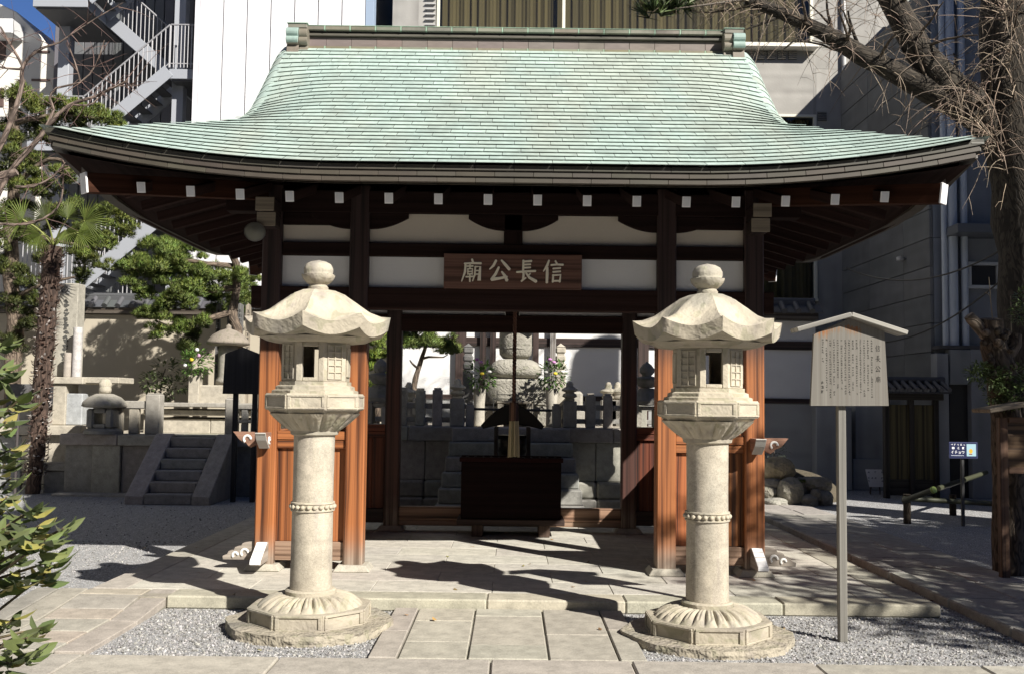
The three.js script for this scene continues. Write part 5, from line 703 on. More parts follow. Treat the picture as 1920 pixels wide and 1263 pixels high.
for (const [px, w, lab, c] of [[877.5, 0.155, 'dark notched stone pillar beside the left flower vase', [0.2, 0.2, 0.2]], [1051, 0.155, 'pale notched stone pillar beside the right flower vase', PALE]]) {
  const d = 15.8, x = at(px, 700, d).x, y = at(px, 645, d).y, t = put('notched_pillar', lab, 'stone pillar', [x, 1.16, -d]); t.w('shaft', bx(x - w / 2, x + w / 2, 1.16, y - 0.42, -d - w / 2, -d + w / 2, c, 0.01), M.granite); for (let k = 0; k < 3; k++) t.w('notched_tier', [bx(x - w / 2, x + w / 2, y - 0.42 + k * 0.125 + 0.025, y - 0.42 + (k + 1) * 0.125, -d - w / 2, -d + w / 2, c, 0.02), bx(x - w / 2 + 0.02, x + w / 2 - 0.02, y - 0.421 + k * 0.125, y - 0.42 + k * 0.125 + 0.026, -d - w / 2 + 0.02, -d + w / 2 - 0.02, c, 0.004)], M.granite); t.w('tip', fin(new THREE.ConeGeometry(w * 0.68, 0.06, 4).rotateY(Math.PI / 4).translate(x, y - 0.015, -d), c), M.granite);
}
{ // small gravestones within
  [[766, 716, 15.6, 'small tiered gravestone at the left edge of the rear opening', 'b'], [786, 745, 15.5, 'plain short gravestone left in the rear opening', 'a'], [1067, 718, 15.9, 'small tiered gravestone right of the right flower vase', 'b'], [1080, 733, 15.6, 'rough rounded gravestone behind the right balustrade', 'a'], [1141, 716, 17.2, 'small dark tiered gravestone by the rear right post, left one', 'b'], [1158, 716, 17.2, 'small dark tiered gravestone by the rear right post, right one', 'b']].forEach(([px, py, d, lab, k]) => { const x = at(px, 760, d).x, y = at(px, py, d).y, t = put('gravestone', lab, 'gravestone', [x, 1.16, -d]); t.w('base', bx(x - 0.13, x + 0.13, 1.16, y - 0.3, -d - 0.12, -d + 0.12, GR, 0.012), M.granite); if (k === 'b') t.w('stack', lathe([[0, -0.301], [0.09, -0.3], [0.11, -0.25], [0.09, -0.2], [0.15, -0.17], [0.14, -0.14], [0.05, -0.1], [0.06, -0.06], [0.03, 0], [0, 0.005]], 16, PALE, false).translate(x, y, -d), M.stone); else t.w('stone', bx(x - 0.1, x + 0.1, y - 0.301, y, -d - 0.1, -d + 0.1, GR, 0.04), M.stone); });
}
{ // pair of onion-topped lanterns either side behind the hall
  const mkL = (px, d, lab) => { const X = at(px, 740, d).x, t = put('onion_top_lantern', lab, 'stone lantern', [X, 0, -d], 'pair of onion topped lanterns behind the hall'), H = (py) => at(960, py, d).y, f = (p, n = 6, c = GRD) => lathe(p.map(([r, y]) => [r, H(y)]), n, c, n > 10 ? false : true).translate(X, 0, -d);
    t.w('finial', f([[0, 724], [0.09, 723], [0.17, 712], [0.2, 706], [0.11, 703], [0.06, 701], [0.1, 695], [0.105, 688], [0.06, 680], [0.02, 676], [0, 673]], 20), M.stone); t.w('roof_cap', f([[0, 757], [0.26, 755], [0.27, 748], [0.17, 732], [0.1, 724], [0, 723.5]], 6), M.stone);
    const yb = H(797), yt = H(757.5); t.w('fire_box', [bx(X - 0.16, X - 0.085, yb, yt, -d - 0.15, -d + 0.15, GR, 0.01), bx(X + 0.085, X + 0.16, yb, yt, -d - 0.15, -d + 0.15, GR, 0.01), bx(X - 0.0845, X + 0.0845, H(765), yt - 0.001, -d - 0.14, -d + 0.14, GR, 0.01)], M.stone); t.w('stem', f([[0, 940], [0.26, 940], [0.26, 920], [0.13, 905], [0.12, 850], [0.14, 825], [0.24, 808], [0.24, 797.5], [0, 797.4]].map(([r, y]) => [r, y === 940 ? 975 : y]), 6), M.stone); return t; };
  mkL(713, 13.9, 'dark onion topped stone lantern behind the left hall bay'); mkL(1213, 13.9, 'onion topped stone lantern behind the right hall bay');
}
{ // incense burner with curled roof
  const d = 12.7, X = at(961, 780, d).x, t = put('incense_burner', 'dark bronze incense burner with curled roof behind the straw tassel', 'incense burner', [X, 0, -d]), H = (py) => at(960, py, d).y, o = []; for (let k = 0; k <= 16; k++) { const u = k / 16, x = lerp(0.39, 0, u); o.push([X + x, lerp(H(800), H(757), Math.pow(Math.sin(u * Math.PI / 2), 0.9)) + 0.02 * Math.pow(1 - u, 4)]); } const l = o.slice(0, -1).reverse().map(([x, y]) => [2 * X - x, y]); const under = []; for (let k = 0; k <= 10; k++) { const u = k / 10; under.push([X - lerp(0.36, -0.36, u), H(803) + 0.06 * Math.sin(u * Math.PI)]); }
  t.w('roof', extrude(o.concat(l, under), 0.45, [0.03, 0.028, 0.026], 0.01).translate(0, 0, -d), M.metal); t.w('bowl', lathe([[0, H(858)], [0.14, H(856)], [0.22, H(840)], [0.23, H(825)], [0.2, H(815)], [0, H(815)]], 24, [0.06, 0.06, 0.055], false).translate(X, 0, -d), M.metal); for (const q of [-1, 1]) for (const w of [-0.2, 0.2]) t.w('post', bx(X + q * 0.2 - 0.025, X + q * 0.2 + 0.025, H(930), H(800), -d + w - 0.025, -d + w + 0.025, [0.06, 0.055, 0.05], 0.004), M.metal); t.w('stand', bx(X - 0.3, X + 0.3, 0.6, H(857), -d - 0.28, -d + 0.28, GRD, 0.02), M.granite); t.w('stand', bx(X - 0.36, X + 0.36, 0.0, 0.599, -d - 0.33, -d + 0.33, GRD, 0.02), M.granite);
}
{ // white walled enclosure with dark timber frame
  const d = 19.0, x0 = -2.05, x1 = at(1530, 700, d).x, t = put('white_wall', 'white plastered wall with dark timber frame and tiled coping behind the grave', 'wall', [(x0 + x1) / 2, 0, -d]), H = (py) => at(960, py - 3, d).y, dk = [0.05, 0.03, 0.026];
  t.w('plaster_panel', bx(x0, x1, H(743), H(652), -d - 0.1, -d, [0.82, 0.82, 0.82], 0.002), M.plaster); t.w('plaster_panel', bx(x0, x1, H(636), H(598), -d - 0.1, -d, [0.8, 0.8, 0.8], 0.002), M.plaster); t.w('timber_rail', bx(x0, x1, H(651.8), H(636.2), -d - 0.14, -d + 0.05, dk, 0.006), M.wood); t.w('timber_rail', bx(x0, x1, H(752), H(743.2), -d - 0.14, -d + 0.05, dk, 0.006), M.wood);
  t.w('footing', bx(x0, x1, 0, H(752.3), -d - 0.16, -d + 0.02, [0.42, 0.43, 0.44], 0.01), M.concrete);
  for (const px of [864, 905, 924, 1004, 1036, 1205]) { const x = at(px, 690, d).x, w = px === 864 || px === 1205 ? 0.1 : 0.055; t.w('timber_post', bx(x - w, x + w, 1.0, H(598.3), -d + 0.051, -d + 0.12, px === 1036 ? [0.3, 0.29, 0.28] : dk, 0.006), M.wood); }
  wallCoping(t, x0, x1, H(585), -d - 0.05, 0.6);
  // masonry pier at its right end
  const s = span(1531, 762, 1598, 905, 18.7), p = put('wall_pier', 'grey rendered wall pier at the right end of the white wall', 'wall', [s.cx, 0, -18.7]); p.w('shaft', block({ ...s, y0: 0 }, 0.9, [0.42, 0.44, 0.47], 0.01), M.concrete); const s2 = span(1605, 740, 1662, 915, 18.9), p2 = put('gate_pier', 'plain grey concrete gate pier left of the dark doorway', 'wall', [s2.cx, 0, -18.9]); p2.w('shaft', block({ ...s2, y0: 0 }, 0.7, [0.46, 0.48, 0.5], 0.01), M.concrete); p2.w('base', block({ ...span(1600, 860, 1666, 915, 18.8), y0: 0 }, 0.09, [0.42, 0.44, 0.46], 0.01), M.concrete);
}
pine('little_pine', 'small windswept pine before the white wall, seen through the hall', [at(778, 760, 17.6).x, 1.15, -17.6], [[[[780, 775, 0], [777, 725, 0], [783, 695, 0], [792, 668, 0], [800, 640, 0]], 0.06, 0.03], [[[784, 690, 0], [772, 680, 0.1], [768, 674, 0.1]], 0.022, 0.01], [[[790, 672, 0], [808, 668, 0.1], [828, 670, 0.2], [840, 664, 0.2]], 0.025, 0.008]], [[785, 628, 30, 0], [815, 632, 30, 0.2], [770, 645, 24, 0.2], [840, 645, 24, 0.1], [850, 660, 14, 0.2], [825, 655, 18, 0.1], [795, 615, 30, 0], [755, 630, 26, 0]], 17.6, 1.5, [0.15, 0.22, 0.045]);
pine('bushy_pine', 'bushy green pine seen through the left hall bay', [at(705, 790, 16.8).x, 1.0, -16.8], [[[[705, 800, 0], [708, 720, 0], [700, 660, 0]], 0.06, 0.03]], [[700, 640, 26, 0.1], [722, 660, 22, 0.2], [695, 680, 26, 0.2], [718, 700, 20, 0.1], [698, 720, 22, 0.2], [665, 640, 24, 0], [640, 670, 26, 0], [715, 625, 22, 0]], 16.8, 1.6, [0.18, 0.26, 0.04]);

// ---------------------------------------------------------------- right: notice sign, rocks, trees, small signs
rnd = RNG(707);
function canvasTex(w, h, draw) { const c = document.createElement('canvas'); c.width = w; c.height = h; draw(c.getContext('2d'), w, h); const t = new THREE.CanvasTexture(c); t.colorSpace = THREE.SRGBColorSpace; return t; }
function drawGlyph(ctx, k, x, y, w, h) { for (const st of GLYPH[k]) { const o = strokeOutline(st.map(([a, b, q]) => [a * w, b * h, q * w * 1.05])); ctx.beginPath(); o.forEach(([a, b], i) => (i ? ctx.lineTo(x + a, y + h - b) : ctx.moveTo(x + a, y + h - b))); ctx.fill(); } }
function scribble(ctx, x, y, w, h, r) { ctx.lineWidth = w * 0.13; ctx.beginPath(); const n = 3 + Math.floor(r() * 4); for (let i = 0; i < n; i++) { const v = r(); if (v < 0.45) { const yy = y + h * (0.1 + 0.8 * r()); ctx.moveTo(x + w * 0.1 * r(), yy); ctx.lineTo(x + w * (0.75 + 0.25 * r()), yy - h * 0.05); } else if (v < 0.8) { const xx = x + w * (0.15 + 0.7 * r()); ctx.moveTo(xx, y + h * 0.1 * r()); ctx.lineTo(xx + w * (r() - 0.5) * 0.3, y + h * (0.7 + 0.3 * r())); } else { ctx.moveTo(x + w * 0.5, y + h * 0.3 * r()); ctx.quadraticCurveTo(x + w * 0.4, y + h * 0.6, x + w * (r() < 0.5 ? 0.05 : 0.95), y + h * 0.95); } } ctx.stroke(); }
function faced(name, t, shape, z, texture, rough = 0.8) { // flat printed face; outline in local x,y
  const s = new THREE.Shape(shape.map(([x, y]) => new THREE.Vector2(x, y))), g = new THREE.ShapeGeometry(s), p = g.attributes.position; let a = 1e9, b = -1e9, c = 1e9, e = -1e9; for (const [x, y] of shape) { a = Math.min(a, x); b = Math.max(b, x); c = Math.min(c, y); e = Math.max(e, y); } const uv = new Float32Array(p.count * 2); for (let i = 0; i < p.count; i++) { uv[i * 2] = (p.getX(i) - a) / (b - a); uv[i * 2 + 1] = (p.getY(i) - c) / (e - c); } g.setAttribute('uv', new THREE.BufferAttribute(uv, 2)); g.translate(0, 0, z); const m = new THREE.MeshStandardMaterial({ map: texture, roughness: rough }); m.name = name; return mk(name, fin(g, [1, 1, 1], null, true), m, t);
}
{
  const d = 6.74, O = at(1584, 1205, d), t = thing('notice_sign', 'weathered wooden notice sign with little gable roof on a tall square post', 'notice sign', [O.x, 0, -d]);
  const L = (px, py) => { const p = at(px, py, d); return [p.x - O.x, p.y]; };
  const bl = L(1519, 760), br = L(1665, 760), tr = L(1657, 621), tl = L(1525, 627), pk = L(1590, 598), grey = [0.27, 0.262, 0.24];
  mk('post', bx(-0.027, 0.027, 0, pk[1] - 0.06, -0.066, -0.012, grey, 0.005), M.woodGrey, t);
  const o = [bl, br, [tr[0], tr[1] - 0.0], [pk[0], pk[1]], [tl[0], tl[1]]]; mk('board', extrude(o, 0.028, grey, 0.003, 1).translate(0, 0, 0.004), M.woodGrey, t);
  const w = 640, h = 680, r = RNG(71), face = canvasTex(w, h, (x) => {
    x.fillStyle = '#716e68'; x.fillRect(0, 0, w, h); for (let i = 0; i < w; i += 1) { const k = fbm(i * 0.035, 1.3) * 0.9 + fbm(i * 0.21, 7.7) * 0.8; x.fillStyle = k > 0 ? `rgba(185,178,165,${k * 0.5})` : `rgba(84,74,62,${-k * 0.6})`; x.fillRect(i, 0, 1, h); } for (const f of [0.13, 0.27, 0.52, 0.64, 0.83]) { x.fillStyle = 'rgba(50,42,34,0.35)'; x.fillRect(w * f, 0, 2, h); }
    for (let i = 0; i < 90; i++) { const xx = w * (0.03 + 0.62 * r()), yy = h * (0.06 + 0.2 * Math.abs(xx / w - 0.46) * 1.0 + 0.03 * r()), hh = 20 + 85 * r() * r() + 20; const g = x.createLinearGradient(0, yy, 0, yy + hh); const a = (0.1 + 0.35 * r()) * (xx < w * 0.42 && xx > w * 0.34 ? 0.3 : 1); g.addColorStop(0, `rgba(150,78,28,${a})`); g.addColorStop(1, 'rgba(150,78,28,0)'); x.fillStyle = g; x.fillRect(xx, yy, 4 + 9 * r(), hh); }
    x.fillStyle = '#191614'; x.strokeStyle = '#26221f';
    ['nobu', 'naga', 'ko', 'byo'].forEach((k, i) => drawGlyph(x, k, w * 0.835, h * (0.3 + i * 0.118), 40, 48));
    for (let c = 0; c < 14; c++) { const cx = w * (0.775 - c * 0.0485), top = h * (0.232 + 0.01 * r()), end = c === 13 ? 0.5 : c === 0 ? 0.9 : 0.8 + 0.1 * r(); let y = top; while (y < h * end) { if (r() < 0.06) y += 30 * r(); else scribble(x, cx, y, 15 + 4 * r(), 14 + 4 * r(), r); y += 19; } }
    for (let i = 0; i < 3; i++) scribble(x, w * 0.13, h * (0.715 + i * 0.052), 24, 26, r); for (let i = 0; i < 3; i++) scribble(x, w * 0.135, h * (0.715 + i * 0.052), 22, 26, r);
  });
  faced('painted_face', t, o.map(([x, y]) => [x * 0.999, y]), 0.0195, face);
  const RL = L(1489, 618), RP = L(1590, 590), RR = L(1694, 624); for (const [a, b] of [[RL, RP], [RP, RR]]) { const A = V(a[0], a[1] - 0.004, 0.0), B = V(b[0], b[1] - 0.004, 0.0); mk('roof_plank', bar(A, B, 0.17, 0.03, [0.40, 0.39, 0.36], 0.004), M.woodGrey, t); }
}
{ // rock pile
  const d = 16.1; const rockG = (w, h, dp, seed, c) => { const g = new THREE.IcosahedronGeometry(1, 4), p = g.attributes.position; for (let i = 0; i < p.count; i++) { const v = V().fromBufferAttribute(p, i); let k = 1 + 0.32 * fbm(v.x * 1.1 + seed, v.y * 1.1, v.z * 1.1) + 0.1 * fbm(v.x * 3 + seed, v.y * 3, v.z * 3); const m = Math.pow(Math.pow(Math.abs(v.x), 3) + Math.pow(Math.abs(v.y), 3) + Math.pow(Math.abs(v.z), 3), -0.22); v.multiplyScalar(k * m * 0.92); p.setXYZ(i, v.x * w / 2, v.y * h / 2, v.z * dp / 2); } g.computeVertexNormals(); return fin(g, (x, y, z) => { const n = 1 + 0.4 * fbm(x * 5 + seed, y * 5, z * 5); return c.map((q) => q * n); }); };
  [[1462, 880, 66, 46, 0.0, [0.47, 0.40, 0.28], 'large squarish tan boulder on top of the rock pile'], [1450, 908, 44, 22, 0.15, [0.3, 0.29, 0.27], 'dark flattish rock directly under the tan boulder'], [1484, 924, 46, 52, 0.4, [0.38, 0.36, 0.31], 'biggest rounded grey rock at the front of the rock pile'], [1536, 909, 54, 32, 0.1, [0.34, 0.32, 0.28], 'long flat topped rock at the upper right of the rock pile'], [1446, 926, 34, 30, 0.25, [0.4, 0.38, 0.33], 'pale rock beside the right hall post, middle of the pile'], [1457, 944, 46, 20, 0.5, [0.38, 0.37, 0.34], 'low pale rock at the front left foot of the pile'], [1519, 942, 40, 28, 0.4, [0.38, 0.36, 0.32], 'low rounded rock at the foot right of the biggest rock'], [1547, 938, 36, 40, 0.25, [0.38, 0.36, 0.31], 'pointed rock at the far right end of the pile'], [1508, 916, 30, 40, 0.1, [0.33, 0.3, 0.25], 'slanting rock wedged behind the biggest rounded rock'], [1533, 929, 20, 22, 0.42, [0.3, 0.28, 0.24], 'small angular stone wedged beneath the flat topped rock']].forEach(([px, py, w, h, dz, c, lab], i) => { const k = (d - dz) / FPX, p = at(px, py, d - dz); const g = rockG(w * k * 1.1, h * k * 1.12, w * k * 1.1, i * 7.3, c); const lo = Math.min(0.0, p.y); void lo; solo('rock', g, M.rock, lab, 'rock', 'rocks of the pile right of the hall', [p.x, p.y, p.z - 0.1]).rotation.y = i; });
  const m = at(1470, 925, 16.6), g = new THREE.SphereGeometry(1, 24, 12, 0, 6.283, 0, 1.57).scale(1.0, 0.52, 0.55).translate(m.x, 0, -16.75); solo('earth_mound', fin(g, [0.13, 0.11, 0.08]), M.rock, 'dark earth packed behind the rock pile', 'earth');
  const moss = []; for (const [a, b, y] of [[1440, 1490, 900], [1495, 1512, 901]]) { const p = at((a + b) / 2, y, d - 0.1), w = (b - a) * d / FPX; moss.push(leafCloud(V(p.x, p.y, p.z - 0.02), w / 2, 500, 0.03, [0.13, 0.19, 0.02], 0.1, 0)); } stuff(solo('moss', moss, M.leaf, 'bright green moss strip under the tan boulder', 'moss'));
  solo('dark_bush', [leafCloud(at(1450, 846, 16.9), 0.25, 260, 0.06, [0.03, 0.04, 0.025]), limb([at(1450, 905, 16.9), at(1452, 845, 16.9)], 0.02, 0.01, 5)], M.leaf, 'small dark bush behind the tan boulder', 'bush');
}
{ // small notices
  const d = 13.3, s = span(1780, 828, 1834, 859, d), t = thing('blue_notice', 'small dark blue notice board with white lettering near the big tree', 'notice board', [s.cx, 0, -d]), w = (s.x1 - s.x0) / 2;
  mk('panel', bx(-w, w, s.y0, s.y1, -0.02, 0, [0.04, 0.05, 0.12], 0.003), M.paint, t); mk('post', bx(-0.02, 0.02, 0, s.y0 + 0.05, -0.06, -0.021, [0.05, 0.05, 0.05]), M.paint, t);
  const r = RNG(15), tx = canvasTex(384, 224, (x, W, H) => { x.fillStyle = '#1c244a'; x.fillRect(0, 0, W, H); x.fillStyle = '#9fc0cc'; x.fillRect(W * 0.62, H * 0.08, W * 0.34, H * 0.8); x.fillStyle = '#d8a93a'; x.beginPath(); x.ellipse(W * 0.77, H * 0.55, 26, 34, 0, 0, 7); x.fill(); x.fillStyle = '#7a4a22'; x.fillRect(W * 0.7, H * 0.72, 46, 14); x.strokeStyle = '#fff'; x.fillStyle = '#fff'; for (let i = 0; i < 5; i++) scribble(x, 22 + i * 42, 16, 26, 26, r); x.lineWidth = 4; x.fillRect(34, 64, 34, 30); x.fillStyle = '#1c244a'; x.fillRect(40, 74, 22, 4); x.beginPath(); x.arc(128, 80, 14, 0.6, 5.2); x.moveTo(130, 66); x.lineTo(118, 94); x.stroke(); scribble(x, 172, 62, 34, 34, r); scribble(x, 172, 62, 34, 34, r);
    x.lineWidth = 5; x.beginPath(); const K = [[[[30, 0], [0, 26]], [[17, 12], [17, 44]]], [[[26, 0], [6, 8]], [[0, 20], [36, 20]], [[18, 4], [18, 24], [8, 44]]], [[[6, 16], [30, 16], [30, 42], [6, 42]], [[8, 29], [30, 29]]], [[[18, 0], [18, 9]], [[2, 22], [2, 10], [34, 10], [32, 24], [14, 44]]]]; K.forEach((g, i) => g.forEach((l) => l.forEach(([a, b], j) => (j ? x.lineTo(24 + i * 48 + a, 118 + b) : x.moveTo(24 + i * 48 + a, 118 + b))))); x.stroke(); for (let i = 0; i < 18; i++) { x.fillStyle = '#dfe6f2'; x.fillRect(20 + i * 10, 184 + (i % 3), 7, 8); } });
  faced('printed_face', t, [[-w + 0.008, s.y0 + 0.008], [w - 0.008, s.y0 + 0.008], [w - 0.008, s.y1 - 0.008], [-w + 0.008, s.y1 - 0.008]], 0.0015, tx, 0.4);
  const d2 = 17.9, q = span(1626, 879, 1659, 912, d2), u = thing('white_notice', 'small leaning white paper notice on a stand at the grey gate pier', 'notice board', [q.cx, 0, -d2]), w2 = (q.x1 - q.x0) / 2 * 0.92, hh = q.y1 - Math.max(q.y0, 0.06), y0 = Math.max(q.y0, 0.06);
  const o = [[-w2 + 0.03, y0], [w2 + 0.03, y0], [w2 - 0.04, y0 + hh], [-w2 - 0.04, y0 + hh]]; mk('panel', extrude(o, 0.012, [0.7, 0.7, 0.72], 0.001), M.paint, u); const tz = canvasTex(192, 192, (x, W, H) => { x.fillStyle = '#e8ebf2'; x.fillRect(0, 0, W, H); x.strokeStyle = '#68708a'; const r2 = RNG(9); for (let c = 0; c < 5; c++) for (let k = 0; k < 5; k++) if (r2() < 0.6) scribble(x, 22 + c * 32, 20 + k * 32, 20, 22, r2); }); faced('printed_face', u, o, 0.0075, tz, 0.7); mk('stand', [bar(V(-w2 * 0.6, 0, -0.03), V(-w2 * 0.5, y0 + hh, -0.02), 0.02, 0.02, [0.08, 0.06, 0.05]), bar(V(w2 * 0.6, 0, -0.03), V(w2 * 0.4, y0 + hh, -0.02), 0.02, 0.02, [0.08, 0.06, 0.05]), bar(V(0, 0, -0.3), V(0, y0 + hh, -0.03), 0.02, 0.02, [0.08, 0.06, 0.05])], M.woodGrey, u);
}
{ // bamboo rail
  const d = 13.5, t = put('bamboo_barrier', 'low dark bamboo barrier before the big tree with one fresh cut end', 'barrier', [6.2, 0, -d]); const Q = (px, py, dd = d) => at(px, py, dd), c = [0.06, 0.065, 0.04];
  t.w('bamboo_pole', tube([Q(1694, 934), Q(1800, 940), Q(1935, 948, d - 0.3)], 0.035, 8, c), M.gloss); t.w('bamboo_pole', tube([Q(1695, 938, d - 0.05), Q(1750, 918, d - 0.5)], 0.04, 8, c), M.gloss); t.w('cut_end', tube([Q(1749, 918.4, d - 0.5), Q(1753, 917, d - 0.53)], 0.043, 10, [0.42, 0.55, 0.16]), M.matt); t.w('bamboo_pole', tube([Q(1760, 915, d + 0.2), Q(1850, 885, d + 2)], 0.035, 8, c), M.gloss);
  for (const [px, dd] of [[1704, d], [1790, d + 1.1], [1905, d - 0.25]]) { const p = Q(px, 935, dd); t.w('post', tube([V(p.x, 0, p.z - 0.05), V(p.x, p.y + 0.06, p.z - 0.05)], 0.05, 8, [0.07, 0.055, 0.04]), M.bark); }
}
rnd = RNG(808);
{ // the big pollarded tree
  const d = 13.4, A = (l) => l.map(([x, y, z]) => at(x, y, d - (z || 0))), t = put('pollarded_tree', 'massive leafless pollarded tree with dense thin shoots at the right edge', 'tree', [6.75, 0, -d]), bk = [0.055, 0.047, 0.038];
  const trunk = A([[1950, 1000], [1948, 900], [1945, 700], [1940, 500], [1928, 380], [1912, 270], [1900, 160], [1898, 40], [1905, -120]]); trunk[0].y = -0.05;
  const br = [[trunk, 0.52, 0.36], [A([[1900, 400], [1878, 280], [1840, 225], [1780, 190], [1700, 148], [1620, 105], [1545, 62], [1470, 25], [1400, 0]]), 0.24, 0.07], [A([[1890, 290], [1850, 220], [1795, 175], [1745, 125], [1712, 70], [1680, 15], [1640, -60]]), 0.25, 0.16], [A([[1895, 330], [1925, 250], [1945, 150], [1950, 0]]), 0.22, 0.15], [A([[1470, 25], [1440, 40], [1400, 55]]), 0.035, 0.01], [A([[1620, 105], [1600, 60], [1590, 20]]), 0.03, 0.012], [A([[1545, 62], [1500, 70], [1470, 92]]), 0.02, 0.008], [A([[1720, 160], [1715, 120], [1690, 90]]), 0.03, 0.015]];
  t.w('trunk', limb(br[0][0], 0.52, 0.36, 18, bk, 0.02), M.bark); for (const [p, a, b] of br.slice(1)) t.w('limb', limb(p, a, b, 12, bk, a * 0.06), M.bark);
  const tw = [], pale = [0.30, 0.235, 0.18];
  twigs(br[1][0], 120, 0.8, 0.008, pale, 0.5, tw, V(-0.2, -0.15, 0.1)); twigs(br[2][0], 60, 0.75, 0.008, pale, 0.45, tw); twigs(A([[1890, 330, 0.45], [1860, 260, 0.45], [1790, 190, 0.4], [1880, 150, 0.5]]), 64, 0.8, 0.0085, pale, 0.6, tw, V(-0.3, -0.1, 0.4)); twigs(A([[1900, 200, 0.5], [1890, 60, 0.5], [1880, -20, 0.5]]), 70, 0.9, 0.008, pale, 0.5, tw, V(-0.4, 0, 0.3)); twigs(A([[1470, 25], [1400, 0], [1330, -20]]), 60, 0.8, 0.008, pale, 0.55, tw, V(-0.6, 0, 0)); twigs(A([[1480, -15], [1380, -25], [1260, -20]]), 40, 0.7, 0.007, pale, 0.5, tw, V(-0.5, 0, 0)); twigs(A([[1660, -10], [1600, -20], [1540, -10]]), 50, 0.8, 0.008, pale, 0.6, tw);
  const med = []; for (const [p, n, l] of [[br[1][0], 16, 1.0], [br[2][0], 10, 0.9], [trunk.slice(4), 12, 1.0]]) { const cv = new THREE.CatmullRomCurve3(p); for (let i = 0; i < n; i++) { const o = cv.getPoint(R(0.1, 1)), d = V(R(-1, 0.5), R(-0.1, 1), R(-0.6, 1)).normalize(), q = [o]; let c = o.clone(); for (let k = 1; k <= 5; k++) { c = c.clone().addScaledVector(d, l * R(0.7, 1.2) / 5); d.add(V(R(-0.3, 0.2), R(-0.35, 0.2), R(-0.25, 0.25))).normalize(); q.push(c); } med.push(limb(q, 0.026, 0.008, 6, [0.15, 0.12, 0.095], 0.004)); twigs(q, 6, 0.55, 0.0055, pale, 0.5, tw); } } t.w('branch', med, M.bark);
  t.w('shoots', tw, M.matt);
  const gs = []; for (const [x, y] of [[1250, 18], [1275, 10], [1225, 25]]) { const c = at(x, y, d - 0.2); gs.push(tufts(c, 0.16, 26, [0.06, 0.1, 0.03], 0.22, 0.9)); } gs.push(limb([at(1420, -4, d), at(1360, 4, d - 0.1), at(1300, 12, d - 0.2), at(1235, 20, d - 0.2)], 0.022, 0.008, 6, [0.1, 0.08, 0.06])); solo('pine_spray', gs, M.leaf, 'spray of dark green needles above the right half of the ridge', 'foliage');
}
{ // pruned stump with leaves, and wooden box beneath it, lower right
  const d = 9.6, A = (l) => l.map(([x, y, z]) => at(x, y, d - (z || 0))), t = put('pruned_stump', 'pruned knobbly tree stump with small dark leaves at the right edge', 'tree', [at(1893, 900, d).x, 0, -d]);
  const g = [limb(A([[1895, 1100], [1893, 900], [1885, 760], [1872, 680], [1860, 630], [1862, 595]]), 0.16, 0.1, 12, [0.13, 0.105, 0.085], 0.02), limb(A([[1865, 640], [1845, 625], [1822, 600], [1815, 592]]), 0.07, 0.05, 9, [0.26, 0.22, 0.18], 0.01), limb(A([[1872, 690], [1895, 660], [1905, 625]]), 0.08, 0.06, 9, [0.13, 0.105, 0.085], 0.015)]; for (let i = 0; i < 26; i++) { const p = at(1870 + R(-26, 30), R(610, 720), d - R(0.05, 0.16)); const k = new THREE.IcosahedronGeometry(R(0.018, 0.045), 1); g.push(fin(k.translate(p.x, p.y, p.z), tint([0.16, 0.13, 0.1], R(0.6, 1.3)))); } t.w('trunk', g, M.bark);
  t.w('shoots', [tube(A([[1862, 600], [1858, 560], [1855, 520]]), [0.006, 0.005, 0.003], 4, [0.3, 0.25, 0.18]), tube(A([[1898, 680], [1897, 620], [1896, 555]]), [0.007, 0.006, 0.004], 4, [0.3, 0.25, 0.18]), tube(A([[1858, 555], [1848, 548]]), [0.004, 0.002], 4, [0.3, 0.25, 0.18])], M.matt);
  const lc = []; for (const [x, y, r] of [[1835, 700, 22], [1860, 710, 26], [1885, 720, 26], [1905, 700, 26], [1870, 740, 22], [1905, 740, 24], [1925, 720, 24], [1915, 590, 20], [1925, 560, 22], [1840, 690, 14], [1890, 755, 16]]) lc.push(leafCloud(at(x, y, d - 0.15), r * d / FPX, 150, 0.055, [0.085, 0.13, 0.045], 0.8, 0.2)); t.w('foliage', lc, M.gloss);
  const b = put('wooden_notice_case', 'brown wooden roofed notice case below the pruned stump at the right edge', 'notice case', [at(1910, 900, 9.2).x, 0, -9.2]), br = [0.13, 0.07, 0.04];
  const f = span(1878, 785, 1990, 885, 9.2); b.w('back_panel', block({ ...f, z: -9.22 }, 0.03, [0.15, 0.09, 0.045], 0.004), M.wood); for (const q of [span(1876, 782, 1892, 960, 9.19), span(1976, 782, 1992, 960, 9.19)]) b.w('frame_post', block({ ...q, y0: 0 }, 0.07, br, 0.006), M.wood); b.w('frame_rail', block({ ...span(1892.5, 782, 1975.5, 792, 9.19) }, 0.06, br, 0.005), M.wood); b.w('frame_rail', block({ ...span(1892.5, 876, 1975.5, 888, 9.19) }, 0.06, br, 0.005), M.wood);
  const rp = [at(1845, 770, 9.1), at(1925, 756, 9.1), at(2010, 776, 9.1)]; for (let i = 0; i < 2; i++) b.w('roof_plank', bar(rp[i].clone().add(V(0, 0, -0.06)), rp[i + 1].clone().add(V(0, 0, -0.06)), 0.36, 0.035, [0.3, 0.25, 0.19], 0.006), M.woodGrey);
}
